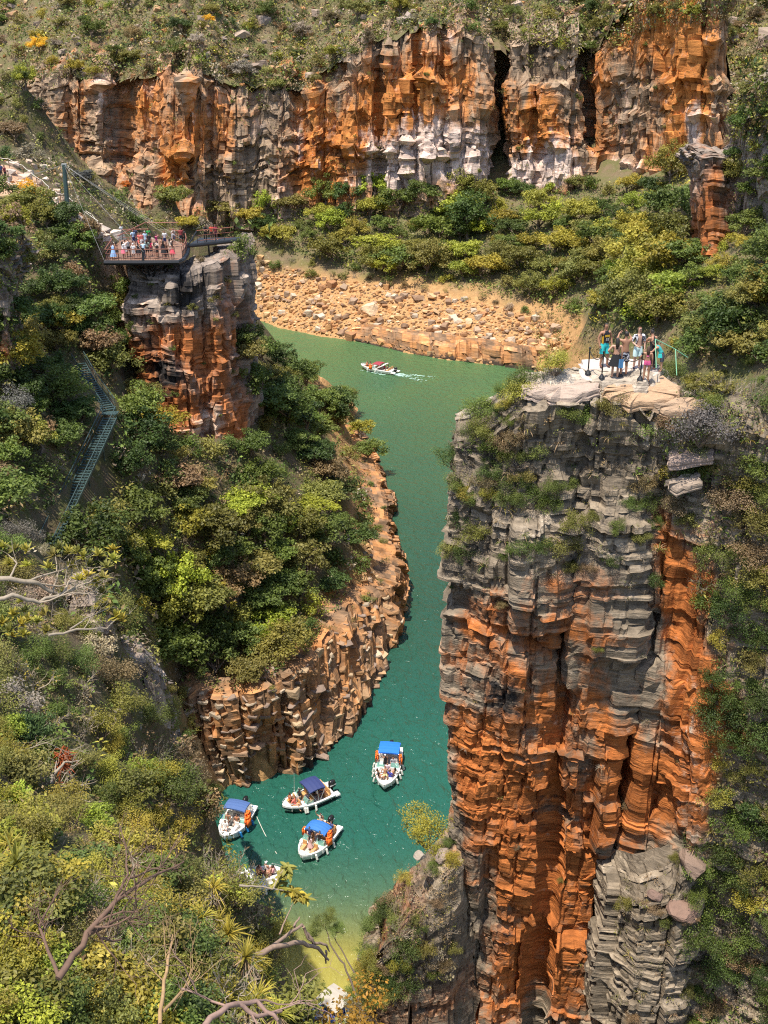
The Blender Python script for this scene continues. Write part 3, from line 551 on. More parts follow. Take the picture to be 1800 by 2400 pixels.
WL = [(-120, 84, 1080, 590), (-40, 82, 1090, 585), (0, 81, 1095, 590), (22, 80.5, 1095, 600), (36, 81.5, 1090, 620), (42, 85, 1080, 650), (44, 92, 1060, 680)]
prof = [[at_y(u, vb + 30, y - 1) for u, y, vb, vt in WL], [at_y(u - 4, vb * .5 + vt * .5, y) for u, y, vb, vt in WL], [at_y(u - 10, vt, y + .8) for u, y, vb, vt in WL], [at_y(u - 14, vt, y + .8) + Vector((-.6, 7, .5)) for u, y, vb, vt in WL]]
o = strata('rock_face', prof, .18, beds=(.15, .6), big=(1.5, 4), cols=(1, 2.5), blocks=(.5, 1.6), A=(.5, .17, .12, .4), seed=63, mat=ROCK_MID, colour=grey_col(.05, .1, .3, [(10, 1000, 25, 40, .7), (10, 820, 20, 50, .5)]), joint=(.12, .4))
tag(o, 'dark layered rock face at the left edge beside the stair gorge')
WL = [(215, 60, 0, 1600), (260, 57.5, 0, 1575), (310, 56.5, 0, 1562), (350, 56.5, 0, 1570), (376, 57.5, 0, 1592), (388, 60, 0, 1610), (398, 65, 0, 1625), (402, 72, 0, 1640)]
tops = [at_d(u, vt, d) for u, d, _, vt in WL]
prof = [[(p.x + .9, p.y - 2.2, 6) for p in tops], [(p.x + .4, p.y - .9, 18) for p in tops], [(p.x, p.y, p.z) for p in tops], [(p.x - 1.2, p.y + 3, p.z + .3) for p in tops], [(p.x - 1.6, p.y + 6, p.z - 4) for p in tops]]
o = strata('rock_face', prof, .1, beds=(.1, .4), big=(1.2, 3), cols=(.9, 2), blocks=(.4, 1.2), A=(.35, .12, .08, .3), tilt=-.1, seed=73, mat=ROCK_MID, colour=grey_col(-.05, .22, .22, [(300, 1600, 70, 40, .3)]), joint=(.08, .3))
tag(o, 'dark grey layered rock spur above the water on the left slope')
WL = [(140, 50, 0, 1440), (175, 48, 0, 1408), (215, 47.5, 0, 1402), (245, 48.5, 0, 1430), (258, 51, 0, 1460), (262, 55, 0, 1480)]
tops = [at_d(u, vt, d) for u, d, _, vt in WL]
prof = [[(p.x + .5, p.y - 1.2, p.z - 8) for p in tops], [(p.x + .2, p.y - .5, p.z - 3) for p in tops], [(p.x, p.y, p.z) for p in tops], [(p.x - .8, p.y + 2, p.z + .3) for p in tops], [(p.x - 1, p.y + 4, p.z - 3) for p in tops]]
o = strata('rock_face', prof, .09, beds=(.12, .45), big=(1, 2.5), cols=(.8, 1.8), blocks=(.4, 1.2), A=(.35, .12, .1, .25), seed=83, mat=ROCK_MID, colour=grey_col(.08, .3, .15), joint=(.08, .3))
tag(o, 'weathered grey rock step behind the pale bare branches at left')

# ------------------------------------------------------------------ bank wall of the promontory
def bank_col(V, u, v, at, s, t, H, hl, hs, hb):
    n = fbm(V[..., 0] / 3, V[..., 2] / 3, V[..., 1] / 3, 160, 4)
    at[..., 0] = np.clip(.5 + .55 * n + .4 * hs, 0, 1); at[..., 1] = np.clip(.06 + .4 * hl + .3 * hs + .2 * n, 0, 1)
    at[..., 3] = np.clip(.06 + .9 * sstep(.55, .1, V[..., 2]) + .3 * fbm(V[..., 0] / 2, V[..., 2] / 2, V[..., 1] / 2, 167, 4), 0, 1)
prof = [[tuple(outward(bank_water, i, .1))[:2] + (-2.0,) for i in range(len(bank_water))], [tuple(p) for p in bank_water], [(a.x * .35 + b.x * .65 + .0, a.y * .35 + b.y * .65, a.z * .35 + b.z * .65) for a, b in zip(bank_water, bank_lip)], [tuple(p) for p in bank_lip], [tuple(outward(bank_lip, i, -3))[:2] + (bank_lip[i].z + .7,) for i in range(len(bank_lip))]]
bank = strata('bank_wall', prof, .2, beds=(.35, 1.1), big=(1.8, 4), cols=(1.3, 3.4), blocks=(.6, 2.0), A=(.9, .16, .22, .35), tilt=.0, warp=.5, seed=93, mat=ROCK_BANK, colour=bank_col, joint=(.22, .8))
tag(bank, 'orange brown blocky rock bank along the left side of the channel')

# ------------------------------------------------------------------ water and lake bed
def bed_z(x, y): return np.where(y < 58.5, -.35 - .045 * (y - 46).clip(0, 20), -.91 - (y - 58.5).clip(0, 20) * .5).clip(-7, 0) + .25 * fbm(x / 6, y / 6, 0, 9, 3)
xs = np.arange(-40, 14.1, 1.0); ys = np.arange(40, 92.1, 1.0); X, Y = np.meshgrid(xs, ys)
V = np.stack([X, Y, bed_z(X, Y) - .1], -1).reshape(-1, 3); b = len(xs); i = np.arange(len(ys) - 1)[:, None] * b; j = np.arange(b - 1)[None]
SAND, N, L, bs = new_mat('wet sand'); bs.inputs['Roughness'].default_value = .9
tc = nd(N, 'ShaderNodeTexCoord'); nz = nd(N, 'ShaderNodeTexNoise'); nz.inputs['Scale'].default_value = 1.3; nz.inputs['Detail'].default_value = 7; nz.inputs['Roughness'].default_value = .7; L.new(tc.outputs['Object'], nz.inputs['Vector'])
vo = nd(N, 'ShaderNodeTexVoronoi'); vo.inputs['Scale'].default_value = 1.7; L.new(tc.outputs['Object'], vo.inputs['Vector'])
L.new(mixc(N, L, vo.outputs['Distance'], mixc(N, L, nz.outputs['Fac'], (.55, .43, .12), (.75, .63, .28)), (.5, .38, .13)), bs.inputs['Base Color'])
o = put('lake_bed', mesh_np('lake_bed', V, np.stack([i + j, i + j + 1, i + b + j + 1, i + b + j], -1).reshape(-1, 4), SAND)); o['kind'] = 'structure'
xs = np.arange(-110, 61, 1.5); ys = np.arange(30, 276, 1.5); X, Y = np.meshgrid(xs, ys)
dep = np.where(Y < 92, -bed_z(X, Y), 7.0); V = np.stack([X, Y, 0 * X], -1).reshape(-1, 3); b = len(xs); i = np.arange(len(ys) - 1)[:, None] * b; j = np.arange(b - 1)[None]
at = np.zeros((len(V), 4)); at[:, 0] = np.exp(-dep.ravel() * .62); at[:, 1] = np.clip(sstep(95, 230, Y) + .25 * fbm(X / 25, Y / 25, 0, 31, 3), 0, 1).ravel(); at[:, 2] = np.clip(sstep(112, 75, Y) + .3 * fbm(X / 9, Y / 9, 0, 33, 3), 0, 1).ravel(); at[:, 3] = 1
WATER, N, L, bs = new_mat('lake water')
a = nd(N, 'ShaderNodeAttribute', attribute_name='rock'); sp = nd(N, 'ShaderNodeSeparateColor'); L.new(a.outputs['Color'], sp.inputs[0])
c = mixc(N, L, sp.outputs[1], (.007, .050, .042), (.070, .150, .055)); c = mixc(N, L, sp.outputs[2], c, (.011, .088, .066)); c = mixc(N, L, sp.outputs[0], c, (.50, .44, .10))  # far yellow-green holds sky and cliff reflection painted in, plus scattering
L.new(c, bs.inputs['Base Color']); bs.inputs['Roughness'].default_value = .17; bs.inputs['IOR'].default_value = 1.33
tc = nd(N, 'ShaderNodeTexCoord'); mp = nd(N, 'ShaderNodeMapping'); mp.inputs['Scale'].default_value = (1, .55, 1); mp.inputs['Rotation'].default_value = (0, 0, .3); L.new(tc.outputs['Object'], mp.inputs[0])
w1 = nd(N, 'ShaderNodeTexNoise'); w1.inputs['Scale'].default_value = 1.1; w1.inputs['Detail'].default_value = 4; w1.inputs['Distortion'].default_value = .6; L.new(mp.outputs[0], w1.inputs['Vector'])
w2 = nd(N, 'ShaderNodeTexNoise'); w2.inputs['Scale'].default_value = 3.2; w2.inputs['Detail'].default_value = 3; L.new(mp.outputs[0], w2.inputs['Vector'])
h = math_n(N, L, 'ADD', w1.outputs['Fac'], math_n(N, L, 'MULTIPLY', w2.outputs['Fac'], .4))
bp = nd(N, 'ShaderNodeBump'); bp.inputs['Strength'].default_value = .9; bp.inputs['Distance'].default_value = .6; L.new(h, bp.inputs['Height']); L.new(bp.outputs[0], bs.inputs['Normal'])
tr = nd(N, 'ShaderNodeBsdfTransparent'); tr.inputs[0].default_value = (.93, .92, .60, 1)
fac = math_n(N, L, 'MULTIPLY', sp.outputs[0], .85)
mx = nd(N, 'ShaderNodeMixShader'); L.new(fac, mx.inputs[0]); L.new(bs.outputs[0], mx.inputs[1]); L.new(tr.outputs[0], mx.inputs[2]); L.new(mx.outputs[0], N['Material Output'].inputs[0])
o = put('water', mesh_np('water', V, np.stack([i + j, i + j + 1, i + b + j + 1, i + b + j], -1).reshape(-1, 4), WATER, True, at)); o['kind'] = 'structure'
# ground far below and beyond everything
V = np.array([[-1500, -600, -9], [1500, -600, -9], [1500, 1800, -9], [-1500, 1800, -9]]); o = put('ground', mesh_np('ground', V, np.array([[0, 1, 2, 3]]), GROUND_FAR, False, np.tile([0, 0, 0, 1.], (4, 1)))); o['kind'] = 'structure'
# ------------------------------------------------------------------ plant builders (each shape built once, copied as objects sharing the mesh)
def leaf_quads(C, Nrm, l, w, r, tone, fold=.18):
    n = len(C); t = r.normal(size=(n, 3)); t -= Nrm * (t * Nrm).sum(1)[:, None]; t /= np.linalg.norm(t, axis=1)[:, None] + 1e-9
    b = np.cross(Nrm, t); L = np.broadcast_to(np.asarray(l), (n,))[:, None]; Wd = np.broadcast_to(np.asarray(w), (n,))[:, None]
    V = np.stack([C - t * L / 2, C + b * Wd / 2 - Nrm * L * fold * .3, C + t * L / 2 - Nrm * L * fold, C - b * Wd / 2 - Nrm * L * fold * .3], 1).reshape(-1, 3)
    F = np.arange(n * 4).reshape(n, 4); return V, F, np.repeat(tone, 4)
def crown_pts(r, n_cl, per, R=(1, 1, .7), cz=.0, cl=(.26, .42), flat=.6, low=-.35):
    C, N, T = [], [], []
    k = 0
    while k < n_cl:
        d = r.normal(size=3); d /= np.linalg.norm(d)
        if d[2] < low: continue
        k += 1; q = r.uniform(.3, .98); c = d * q * np.array(R) + np.array([0, 0, cz]); rad = r.uniform(*cl); m = int(per * (rad / cl[1]) ** 2 * r.uniform(.7, 1.2))
        p = r.normal(size=(m, 3)); p /= np.linalg.norm(p, axis=1)[:, None]; p *= (r.random(m)[:, None] ** .4) * rad * np.array([1, 1, flat]); 
        p += r.normal(size=(m, 3)) * rad * .12
        nn = p / (np.linalg.norm(p, axis=1)[:, None] + 1e-6) * .7 + r.normal(size=(m, 3)) * .55 + np.array([0, 0, .95]); nn /= np.linalg.norm(nn, axis=1)[:, None]
        C.append(p + c); N.append(nn); T.append(np.clip(r.uniform(.2, .75) + r.normal(0, .16, m), 0, 1))
    return np.concatenate(C), np.concatenate(N), np.concatenate(T)
def limbs(mb, r, top, n, spread, rad, z0=0, mi=0, lean=.1, sides=5):
    """a trunk from z0 to the crown, forking to n limbs that end inside the crown"""
    fork = z0 + (top - z0) * r.uniform(.35, .5); a = np.array([0, 0, z0 - .15]); f = np.array([r.normal() * lean, r.normal() * lean, fork])
    mid = (a + f) / 2 + np.array([r.normal() * lean * .6, r.normal() * lean * .6, 0])
    mb.tube([a, mid, f], [rad * 1.25, rad, rad * .8], sides, mi)
    for i in range(n):
        an = i * 2 * np.pi / n + r.normal() * .4; e = np.array([np.cos(an) * spread * r.uniform(.5, 1), np.sin(an) * spread * r.uniform(.5, 1), top + r.uniform(-.05, .3) * spread])
        m = f * .5 + e * .5 + np.array([r.normal(), r.normal(), r.normal() * .5]) * spread * .12
        mb.tube([f, m, e], [rad * .6, rad * .38, rad * .12], 4, mi)
        for j in range(2):
            e2 = m + np.array([r.normal(), r.normal(), abs(r.normal())]) * spread * .35; mb.tube([m, e2], [rad * .28, rad * .08], 3, mi, cap=False)
def make_tree(seed, n_cl=22, per=120, leaf=.085, R=(1, 1, .62), h=1.25, flat=.55):
    r = np.random.default_rng(seed); C, N, T = crown_pts(r, n_cl, per, (R[0] * r.uniform(.8, 1.2), R[1] * r.uniform(.8, 1.2), R[2]), h, (.16, .33), flat); mb = MB(); n = len(C)
    V, F, t = leaf_quads(C, N, leaf * r.uniform(.7, 1.3, n), leaf * .62 * r.uniform(.7, 1.3, n), r, T); mb.add(V, F, 0, t)
    cr = mb.mesh('crown', LEAF, tone=True); mt = MB(); limbs(mt, r, h, 6, .62, .065); return cr, mt.mesh('trunk', BARK, True)
def make_shrub(seed, n_cl=12, per=70, leaf=.13, R=(1, 1, .7), h=.62, mats=None, twigs=7, cl=(.28, .46), low=-.5):
    r = np.random.default_rng(seed); C, N, T = crown_pts(r, n_cl, per, R, h, cl, .75, low); mb = MB(); n = len(C)
    V, F, t = leaf_quads(C, N, leaf * r.uniform(.7, 1.35, n), leaf * .6 * r.uniform(.7, 1.3, n), r, T); mb.add(V, F, 0, t)
    for i in range(twigs):
        an = r.uniform(0, 6.28); e = np.array([np.cos(an) * .7, np.sin(an) * .7, h * r.uniform(.7, 1.7)]) * r.uniform(.6, 1.0); m = e * .5 + r.normal(size=3) * .1
        mb.tube([(0, 0, -.1), m, e], [.03, .022, .008], 3, 1, cap=False)
    return mb.mesh('shrub', mats or [LEAF, BARK], tone=True)
def twig_tree(mb, r, p, d, L, rad, depth, mi=0, droop=.0):
    if depth == 0 or rad < .003: return
    n = 3; pts = [p]; dd = d.copy()
    for i in range(n):
        dd = dd + r.normal(size=3) * .22 + np.array([0, 0, .08 - droop]); dd /= np.linalg.norm(dd); pts.append(pts[-1] + dd * L / n)
    mb.tube(pts, np.linspace(rad, rad * .6, n + 1), 4 if rad > .02 else 3, mi, cap=False)
    for i in range(r.integers(2, 4)):
        q = pts[r.integers(1, n + 1)]; d2 = dd + r.normal(size=3) * .65; d2 /= np.linalg.norm(d2); twig_tree(mb, r, q, d2, L * r.uniform(.6, .85), rad * .58, depth - 1, mi, droop)
def make_dry(seed, leaves=150, depth=5):
    r = np.random.default_rng(seed); mb = MB()
    for i in range(6):
        d = r.normal(size=3); d[2] = abs(d[2]) + .5; d /= np.linalg.norm(d); twig_tree(mb, r, np.zeros(3), d, .5, .028, depth, 0)
    P = np.concatenate(mb.v); c = P[r.integers(0, len(P), leaves)]; n = r.normal(size=(leaves, 3)); n /= np.linalg.norm(n, axis=1)[:, None]
    V, F, t = leaf_quads(c, n, .09 * r.uniform(.6, 1.3, leaves), .05, r, r.uniform(.2, .9, leaves)); mb.add(V, F, 1, t)
    return mb.mesh('dry shrub', [BARK_PALE, LEAF], tone=True)
def blade(mb, r, base, an, L, w, rise, droop, mi, tone, k=4):
    """an arching strap leaf"""
    d = np.array([np.cos(an), np.sin(an), 0]); s = np.array([-np.sin(an), np.cos(an), 0]); q = np.linspace(0, 1, k + 1)
    p = base + d * (q * L * math.cos(rise))[:, None] + np.array([0, 0, 1.0]) * (q * L * math.sin(rise) - droop * L * q ** 2.2)[:, None]
    ww = w * np.sin(np.pi * np.clip(q * .85 + .15, 0, 1)) ** .7; ww[-1] = w * .06
    G = np.stack([p - s * ww[:, None] / 2, p - np.array([0, 0, 1]) * ww[:, None] * .18, p + s * ww[:, None] / 2], 1); n0 = mb.n
    mb.grid(G, mi); mb.t[-1] = np.full(len(mb.v[-1]), tone)
def make_tuft(seed, n=46, w=.035, L=(.5, 1.1), dry=.25, mats=None, dead=0):
    r = np.random.default_rng(seed); mb = MB()
    for i in range(n):
        blade(mb, r, r.normal(size=3) * np.array([.06, .06, .01]), r.uniform(0, 6.28), r.uniform(*L), w * r.uniform(.7, 1.3), r.uniform(.5, 1.35), r.uniform(.2, .9), 1 if r.random() < dry else 0, r.uniform(.25, 1), 4)
    return mb.mesh('tuft', mats or [LEAF, DRY], tone=True)
def make_yucca(seed):
    """rosette of strap leaves with a skirt of dead ones: (rosette, dead skirt, stem)"""
    r = np.random.default_rng(seed); a, b, c = MB(), MB(), MB(); top = np.array([.08, .03, .9])
    for i in range(60): blade(a, r, top, r.uniform(0, 6.28), r.uniform(.55, .95), .045, r.uniform(-.1, 1.4), r.uniform(.1, .7), 0, r.uniform(.2, 1), 4)
    for i in range(46): blade(b, r, top + np.array([0, 0, -.05]), r.uniform(0, 6.28), r.uniform(.45, .85), .04, r.uniform(-1.2, -.3), r.uniform(.2, .5), 0, .5, 3)
    c.tube([(0, 0, -.3), (.03, 0, .4), tuple(top)], [.09, .08, .07], 7)
    return a.mesh('rosette', LEAF, tone=True), b.mesh('dead_leaves', DRY), c.mesh('stem', BARK)
TREES = [make_tree(100 + i, 40 + 6 * (i % 3), 130, .1, (1, 1, (.6, .75, .5)[i % 3]), (.95, 1.05, .8)[i % 3], (.5, .65, .4)[i % 3]) for i in range(7)]
SHRUBS = [make_shrub(200 + i, 13 + i, 85, .15) for i in range(6)]
SPARSE = [make_shrub(250 + i, 8, 34, .14, (1, 1, .8), .75, None, 14) for i in range(3)]
FINE = [make_shrub(300 + i, 28, 260, .06, (1, 1, .66), .6, None, 14, (.24, .4)) for i in range(4)]
FORE = [make_shrub(350 + i, 30, 150, (.09, .11, .08, .12)[i], (1, 1, .7), .6, None, 16, (.2, .36)) for i in range(4)]
DRYS = [make_dry(400 + i) for i in range(4)]
TUFTS = [make_tuft(500 + i) for i in range(4)]
YUC = [make_yucca(550 + i) for i in range(3)]

TONES = {'dark green': (0.071, 0.110, 0.025), 'green': (0.125, 0.167, 0.034), 'olive': (0.205, 0.197, 0.045), 'lime green': (0.297, 0.347, 0.043), 'yellow green': (0.312, 0.284, 0.043), 'brownish': (0.226, 0.163, 0.078),
         'grey': (0.327, 0.270, 0.185), 'silver grey': (.13, .125, .10), 'golden yellow': (0.594, 0.398, 0.028), 'orange': (0.637, 0.226, 0.035)}
PL = []          # every plant that needs a label: (object, region text, tone, kind, u, v)
def col_of(tone, r):
    c = np.array(TONES[tone]); f = r.uniform(.78, 1.25); c = c * f * np.array([r.uniform(.9, 1.12), 1, r.uniform(.85, 1.15)]); return (*np.clip(c, 0, 1), 1)
def plant(kind, P, size, tone, where, r, u=None, v=None, label=None, cat=None, proto=None, sq=None):
    col = col_of(tone, r); rz = r.uniform(0, 6.28); sc = (size * r.uniform(.8, 1.2), size * r.uniform(.8, 1.2), size * (sq or r.uniform(.85, 1.15)))
    if u is None: u, v, _ = to_pix(np.array(P))
    if kind == 'tree':
        cr, tk = TREES[r.integers(len(TREES)) if proto is None else proto]; o = put('tree', None, None, P, (0, 0, rz), sc); o.empty_display_size = .2
        a = put('trunk', tk, o); b = put('crown', cr, o); b.color = col; nm, ct = 'tree', 'tree'
    elif kind == 'yucca':
        a_, b_, c_ = YUC[r.integers(3)]; o = put('rosette_plant', None, None, P, (r.normal() * .12, r.normal() * .12, rz), sc); o.empty_display_size = .2
        put('stem', c_, o); put('dead_leaves', b_, o); q = put('leaf_rosette', a_, o); q.color = col; nm, ct = 'rosette plant', 'plant'
    else:
        P_ = dict(shrub=SHRUBS, sparse=SPARSE, fine=FINE, fore=FORE, dry=DRYS, tuft=TUFTS)[kind]
        me = P_[r.integers(len(P_)) if proto is None else proto % len(P_)]
        name = dict(shrub='shrub', sparse='shrub', fine='bush', fore='leafy_bush', dry='twiggy_shrub', tuft='grass_tuft')[kind]
        o = put(name, me, None, P, (0, 0, rz), sc); o.color = col; nm = name.replace('_', ' '); ct = {'shrub': 'shrub', 'bush': 'bush', 'leafy bush': 'bush', 'twiggy shrub': 'shrub', 'grass tuft': 'grass'}[nm]
    o['category'] = cat or ct
    if label: o['label'] = label
    else: PL.append((o, where, tone, nm, float(u), float(v)))
    return o
def update(): bpy.context.view_layer.update(); return bpy.context.evaluated_depsgraph_get()
DG = update()
def hit(u, v, skip=('water', 'lake_bed', 'ground')):
    d = ray(u, v).normalized(); ok, loc, nor, idx, ob, _ = SC.ray_cast(DG, Vector((0, 0, CAM_Z)), d)
    if not ok or ob.name in skip: return None
    return loc, nor, ob
def drop(x, y, z=120): 
    ok, loc, nor, idx, ob, _ = SC.ray_cast(DG, Vector((x, y, z)), Vector((0, 0, -1))); return loc if ok else Vector((x, y, 0))
def march(u, v, h=None, d0=6.0):
    """where the ray of a pixel meets the bare hillside"""
    h = h or h_left; d = np.linspace(d0, 260, 3000); r_ = ray(u, v); x, y, z = r_.x * d, r_.y * d, CAM_Z + r_.z * d; k = np.argmax(z < h(x, y)); return Vector((x[k], y[k], z[k]))
def inside(poly, u, v):
    c = False; n = len(poly)
    for i in range(n):
        (x1, y1), (x2, y2) = poly[i], poly[i - 1]
        if (y1 > v) != (y2 > v) and u < (x2 - x1) * (v - y1) / (y2 - y1) + x1: c = not c
    return c
def darts(poly, sp, r, maxn=100000, tries=14):
    us = [p[0] for p in poly]; vs = [p[1] for p in poly]; u0, u1, v0, v1 = min(us), max(us), min(vs), max(vs); cell = {}; out = []
    N = int((u1 - u0) * (v1 - v0) / sp ** 2 * tries)
    for _ in range(N):
        u, v = r.uniform(u0, u1), r.uniform(v0, v1); k = (int(u / sp), int(v / sp))
        if not inside(poly, u, v): continue
        if any((u - a) ** 2 + (v - b) ** 2 < sp * sp for i in (-1, 0, 1) for j in (-1, 0, 1) for a, b in cell.get((k[0] + i, k[1] + j), ())): continue
        cell.setdefault(k, []).append((u, v)); out.append((u, v))
        if len(out) >= maxn: break
    return out
def pick(r, d):
    ks = list(d); w = np.array([d[k] for k in ks], float); return ks[r.choice(len(ks), p=w / w.sum())]
def scatter(where, poly, sp, kinds, size, tones, seed, up=-1.0, sink=.12, on=None, avoid=()):
    r = np.random.default_rng(seed); n = 0
    for u, v in darts(poly, sp, r):
        if any(inside(a, u, v) for a in avoid): continue
        h = hit(u, v)
        if h is None or h[1].z < up or (on and not any(h[2].name.startswith(x) for x in on)): continue
        k = pick(r, kinds); s = r.uniform(*size[k] if isinstance(size, dict) else size)
        plant(k, h[0] - Vector((0, 0, sink * s)) - h[1] * sink * s, s, pick(r, tones), where, r, u, v); n += 1
    return n
def undergrowth(name, poly, sp, size, tones, seed, leaves=34, up=-1, on=None, avoid=(), dryk=.25, leaf=.32, at=None):
    """ground cover that nobody could count: one mesh of small leaf clumps"""
    r = np.random.default_rng(seed); Vs, Fs, Ts, n = [], [], [], 0
    for u, v in (at or darts(poly, sp, r, tries=6)):
        if any(inside(a, u, v) for a in avoid): continue
        h = hit(u, v) if at is None else (u, v)
        if at is None and (h is None or h[1].z < up or (on and not any(h[2].name.startswith(x) for x in on))): continue
        if at is None and fbm(u / 45, v / 30, 0, seed, 2) < r.uniform(-.9, -.05): continue
        s = r.uniform(*size) * r.choice([.7, 1.0, 1.0, 1.5]); m = leaves; p = r.normal(size=(m, 3)); p /= np.linalg.norm(p, axis=1)[:, None]; p *= (r.random(m)[:, None] ** .4) * s * np.array([1, 1, .7]); p[:, 2] += s * .35
        nn = p / s * .5 + r.normal(size=(m, 3)) * .6 + np.array([0, 0, .6]); nn /= np.linalg.norm(nn, axis=1)[:, None]
        V, F, _ = leaf_quads(p + np.array(h[0]), nn, s * leaf * r.uniform(.7, 1.4, m), s * leaf * .55 * r.uniform(.7, 1.3, m), r, np.zeros(m))
        c = np.array(col_of(pick(r, tones), r)[:3]); cc = c[None] * np.clip(r.normal(1, .3, m), .45, 1.8)[:, None]
        Vs.append(V); Fs.append(F + n); n += len(V); Ts.append(np.repeat(np.c_[cc, np.ones(m)], 4, 0))
    if not Vs: return None
    me = mesh_np(name, np.concatenate(Vs), np.concatenate(Fs), LEAF_ATTR, False, np.concatenate(Ts), 'tint'); o = put(name, me); o['kind'] = 'stuff'; return o
LEAF_ATTR, N, L, b_ = new_mat('ground cover leaf'); b_.inputs['Roughness'].default_value = .65; b_.inputs['Specular IOR Level'].default_value = .25
a_ = nd(N, 'ShaderNodeAttribute', attribute_name='tint'); L.new(a_.outputs['Color'], b_.inputs['Base Color'])
t_ = nd(N, 'ShaderNodeBsdfTranslucent'); L.new(a_.outputs['Color'], t_.inputs[0]); m_ = nd(N, 'ShaderNodeMixShader'); m_.inputs[0].default_value = .2
L.new(b_.outputs[0], m_.inputs[1]); L.new(t_.outputs[0], m_.inputs[2]); L.new(m_.outputs[0], N['Material Output'].inputs[0])
# ------------------------------------------------------------------ planting
DRYMIX = {'olive': 4, 'green': 2, 'brownish': 2.5, 'yellow green': 1.6, 'grey': 1.2, 'dark green': 1.2, 'lime green': .5}
WOOD = {'green': 4, 'dark green': 3, 'olive': 3, 'yellow green': 1.2, 'lime green': 1.2}
TRAIL_AREA = [(-40, 380), (40, 395), (130, 470), (200, 505), (290, 545), (420, 570), (420, 600), (250, 570), (150, 525), (90, 500), (0, 470), (-40, 460)]
DECK_AREA = [(225, 530), (600, 530), (600, 650), (225, 650)]
HILL = [(-40, -60), (1840, -60), (1840, 330), (1720, 330), (1700, 60), (1560, 60), (1400, 130), (1160, 90), (950, 70), (860, 110), (790, 160), (720, 215), (600, 215), (520, 175), (420, 150), (330, 190), (180, 180), (80, 190), (-40, 260)]
scatter('on the hill above the canyon wall', HILL, 40, {'shrub': 4, 'sparse': 1.5, 'tree': 3.4, 'dry': .6}, {'shrub': (1.5, 2.8), 'sparse': (1.3, 2.4), 'tree': (1.8, 3.4), 'dry': (1.4, 2.4)}, DRYMIX, 11)
undergrowth('hill_scrub', HILL, 7, (.8, 2.0), {'olive': 5, 'brownish': 3, 'grey': 1.6, 'green': 3, 'yellow green': 1.2, 'dark green': 1}, 12, 24)
CLIFFF = [(60, 200), (330, 190), (560, 215), (720, 230), (860, 130), (1150, 90), (1400, 130), (1700, 20), (1760, 420), (1500, 440), (1200, 400), (1000, 420), (800, 430), (560, 470), (340, 470), (300, 420), (140, 370)]
scatter('on the far canyon wall', CLIFFF, 76, {'shrub': 3, 'sparse': 3}, (.8, 1.6), {'olive': 3, 'green': 2, 'dark green': 2, 'grey': 1.5}, 13, on=('far_cliff',), up=-.15)
undergrowth('cliff_face_scrub', CLIFFF, 10, (.35, .9), {'olive': 3, 'brownish': 4, 'grey': 3, 'green': 1.5}, 14, 16, on=('far_cliff',), up=.12)
FARFOREST = [(520, 490), (640, 495), (800, 480), (1000, 470), (1160, 455), (1300, 445), (1500, 440), (1600, 420), (1605, 720), (1560, 770), (1400, 760), (1330, 730), (1250, 705), (1140, 690), (1000, 660), (860, 650), (760, 620), (620, 565), (520, 545)]
scatter('in the wood below the canyon wall', FARFOREST, 37, {'tree': 7, 'shrub': 1.5}, {'tree': (3.0, 5.4), 'shrub': (1.8, 3.0)}, {'green': 3, 'olive': 3.5, 'yellow green': 2.8, 'lime green': 2, 'dark green': 1}, 21)
undergrowth('wood_undergrowth', FARFOREST + [(500, 560)], 10, (.9, 1.9), {'olive': 3, 'green': 3, 'dark green': 2, 'yellow green': 1}, 22, 24)
FARLOW = [(540, 560), (760, 630), (1000, 680), (1150, 705), (1300, 740), (1330, 790), (1150, 725), (1000, 690), (860, 672), (700, 650), (540, 615)]
scatter('at the top of the rubble bank', FARLOW, 27, {'shrub': 3, 'sparse': 2, 'dry': 1}, (.9, 1.9), {'olive': 3, 'green': 2, 'brownish': 2, 'grey': 1.5}, 23)
RIGHTMID = [(1715, 300), (1840, 300), (1840, 860), (1620, 850), (1560, 800), (1640, 740), (1730, 700), (1720, 400)]
scatter('on the slope by the right buttress', RIGHTMID, 40, {'tree': 4, 'shrub': 3, 'sparse': 1}, {'tree': (2.0, 3.4), 'shrub': (1.3, 2.2), 'sparse': (1, 1.8)}, WOOD, 31)
undergrowth('slope_scrub', RIGHTMID, 13, (.6, 1.3), {'olive': 3, 'green': 3, 'brownish': 2, 'dark green': 2}, 32, 24)
# left hill, trail and gorge
LHILL = [(-40, 150), (90, 180), (200, 330), (330, 440), (440, 460), (560, 490), (565, 545), (300, 540), (160, 480), (100, 400), (-40, 380)]
scatter('on the hill beyond the dirt trail', LHILL, 40, {'tree': 2.2, 'shrub': 4, 'sparse': 2, 'dry': 1.5}, {'tree': (2.0, 3.4), 'shrub': (1.2, 2.2), 'sparse': (.9, 1.8), 'dry': (1.0, 1.9)}, {'olive': 4, 'green': 2.5, 'brownish': 1.6, 'grey': 1.4, 'dark green': 1.6, 'yellow green': 1}, 41, avoid=(TRAIL_AREA,), on=('hill', 'far_hillside'))
undergrowth('trail_side_scrub', LHILL, 9, (.5, 1.2), {'olive': 4, 'brownish': 3, 'grey': 2, 'green': 2}, 42, 24, avoid=(TRAIL_AREA,), on=('hill', 'far_hillside'))
STAIR_AREA = [(160, 840), (215, 840), (280, 920), (310, 985), (290, 1110), (230, 1290), (160, 1370), (50, 1370), (70, 1280), (150, 1090), (200, 990), (160, 900)]
STAIR_IN = [(172, 845), (205, 845), (285, 955), (275, 990), (140, 1310), (85, 1310), (225, 990), (185, 900)]
GORGE = [(-40, 470), (90, 500), (160, 530), (245, 575), (250, 640), (300, 680), (275, 760), (275, 900), (240, 930), (190, 1060), (110, 1200), (-40, 1230)]
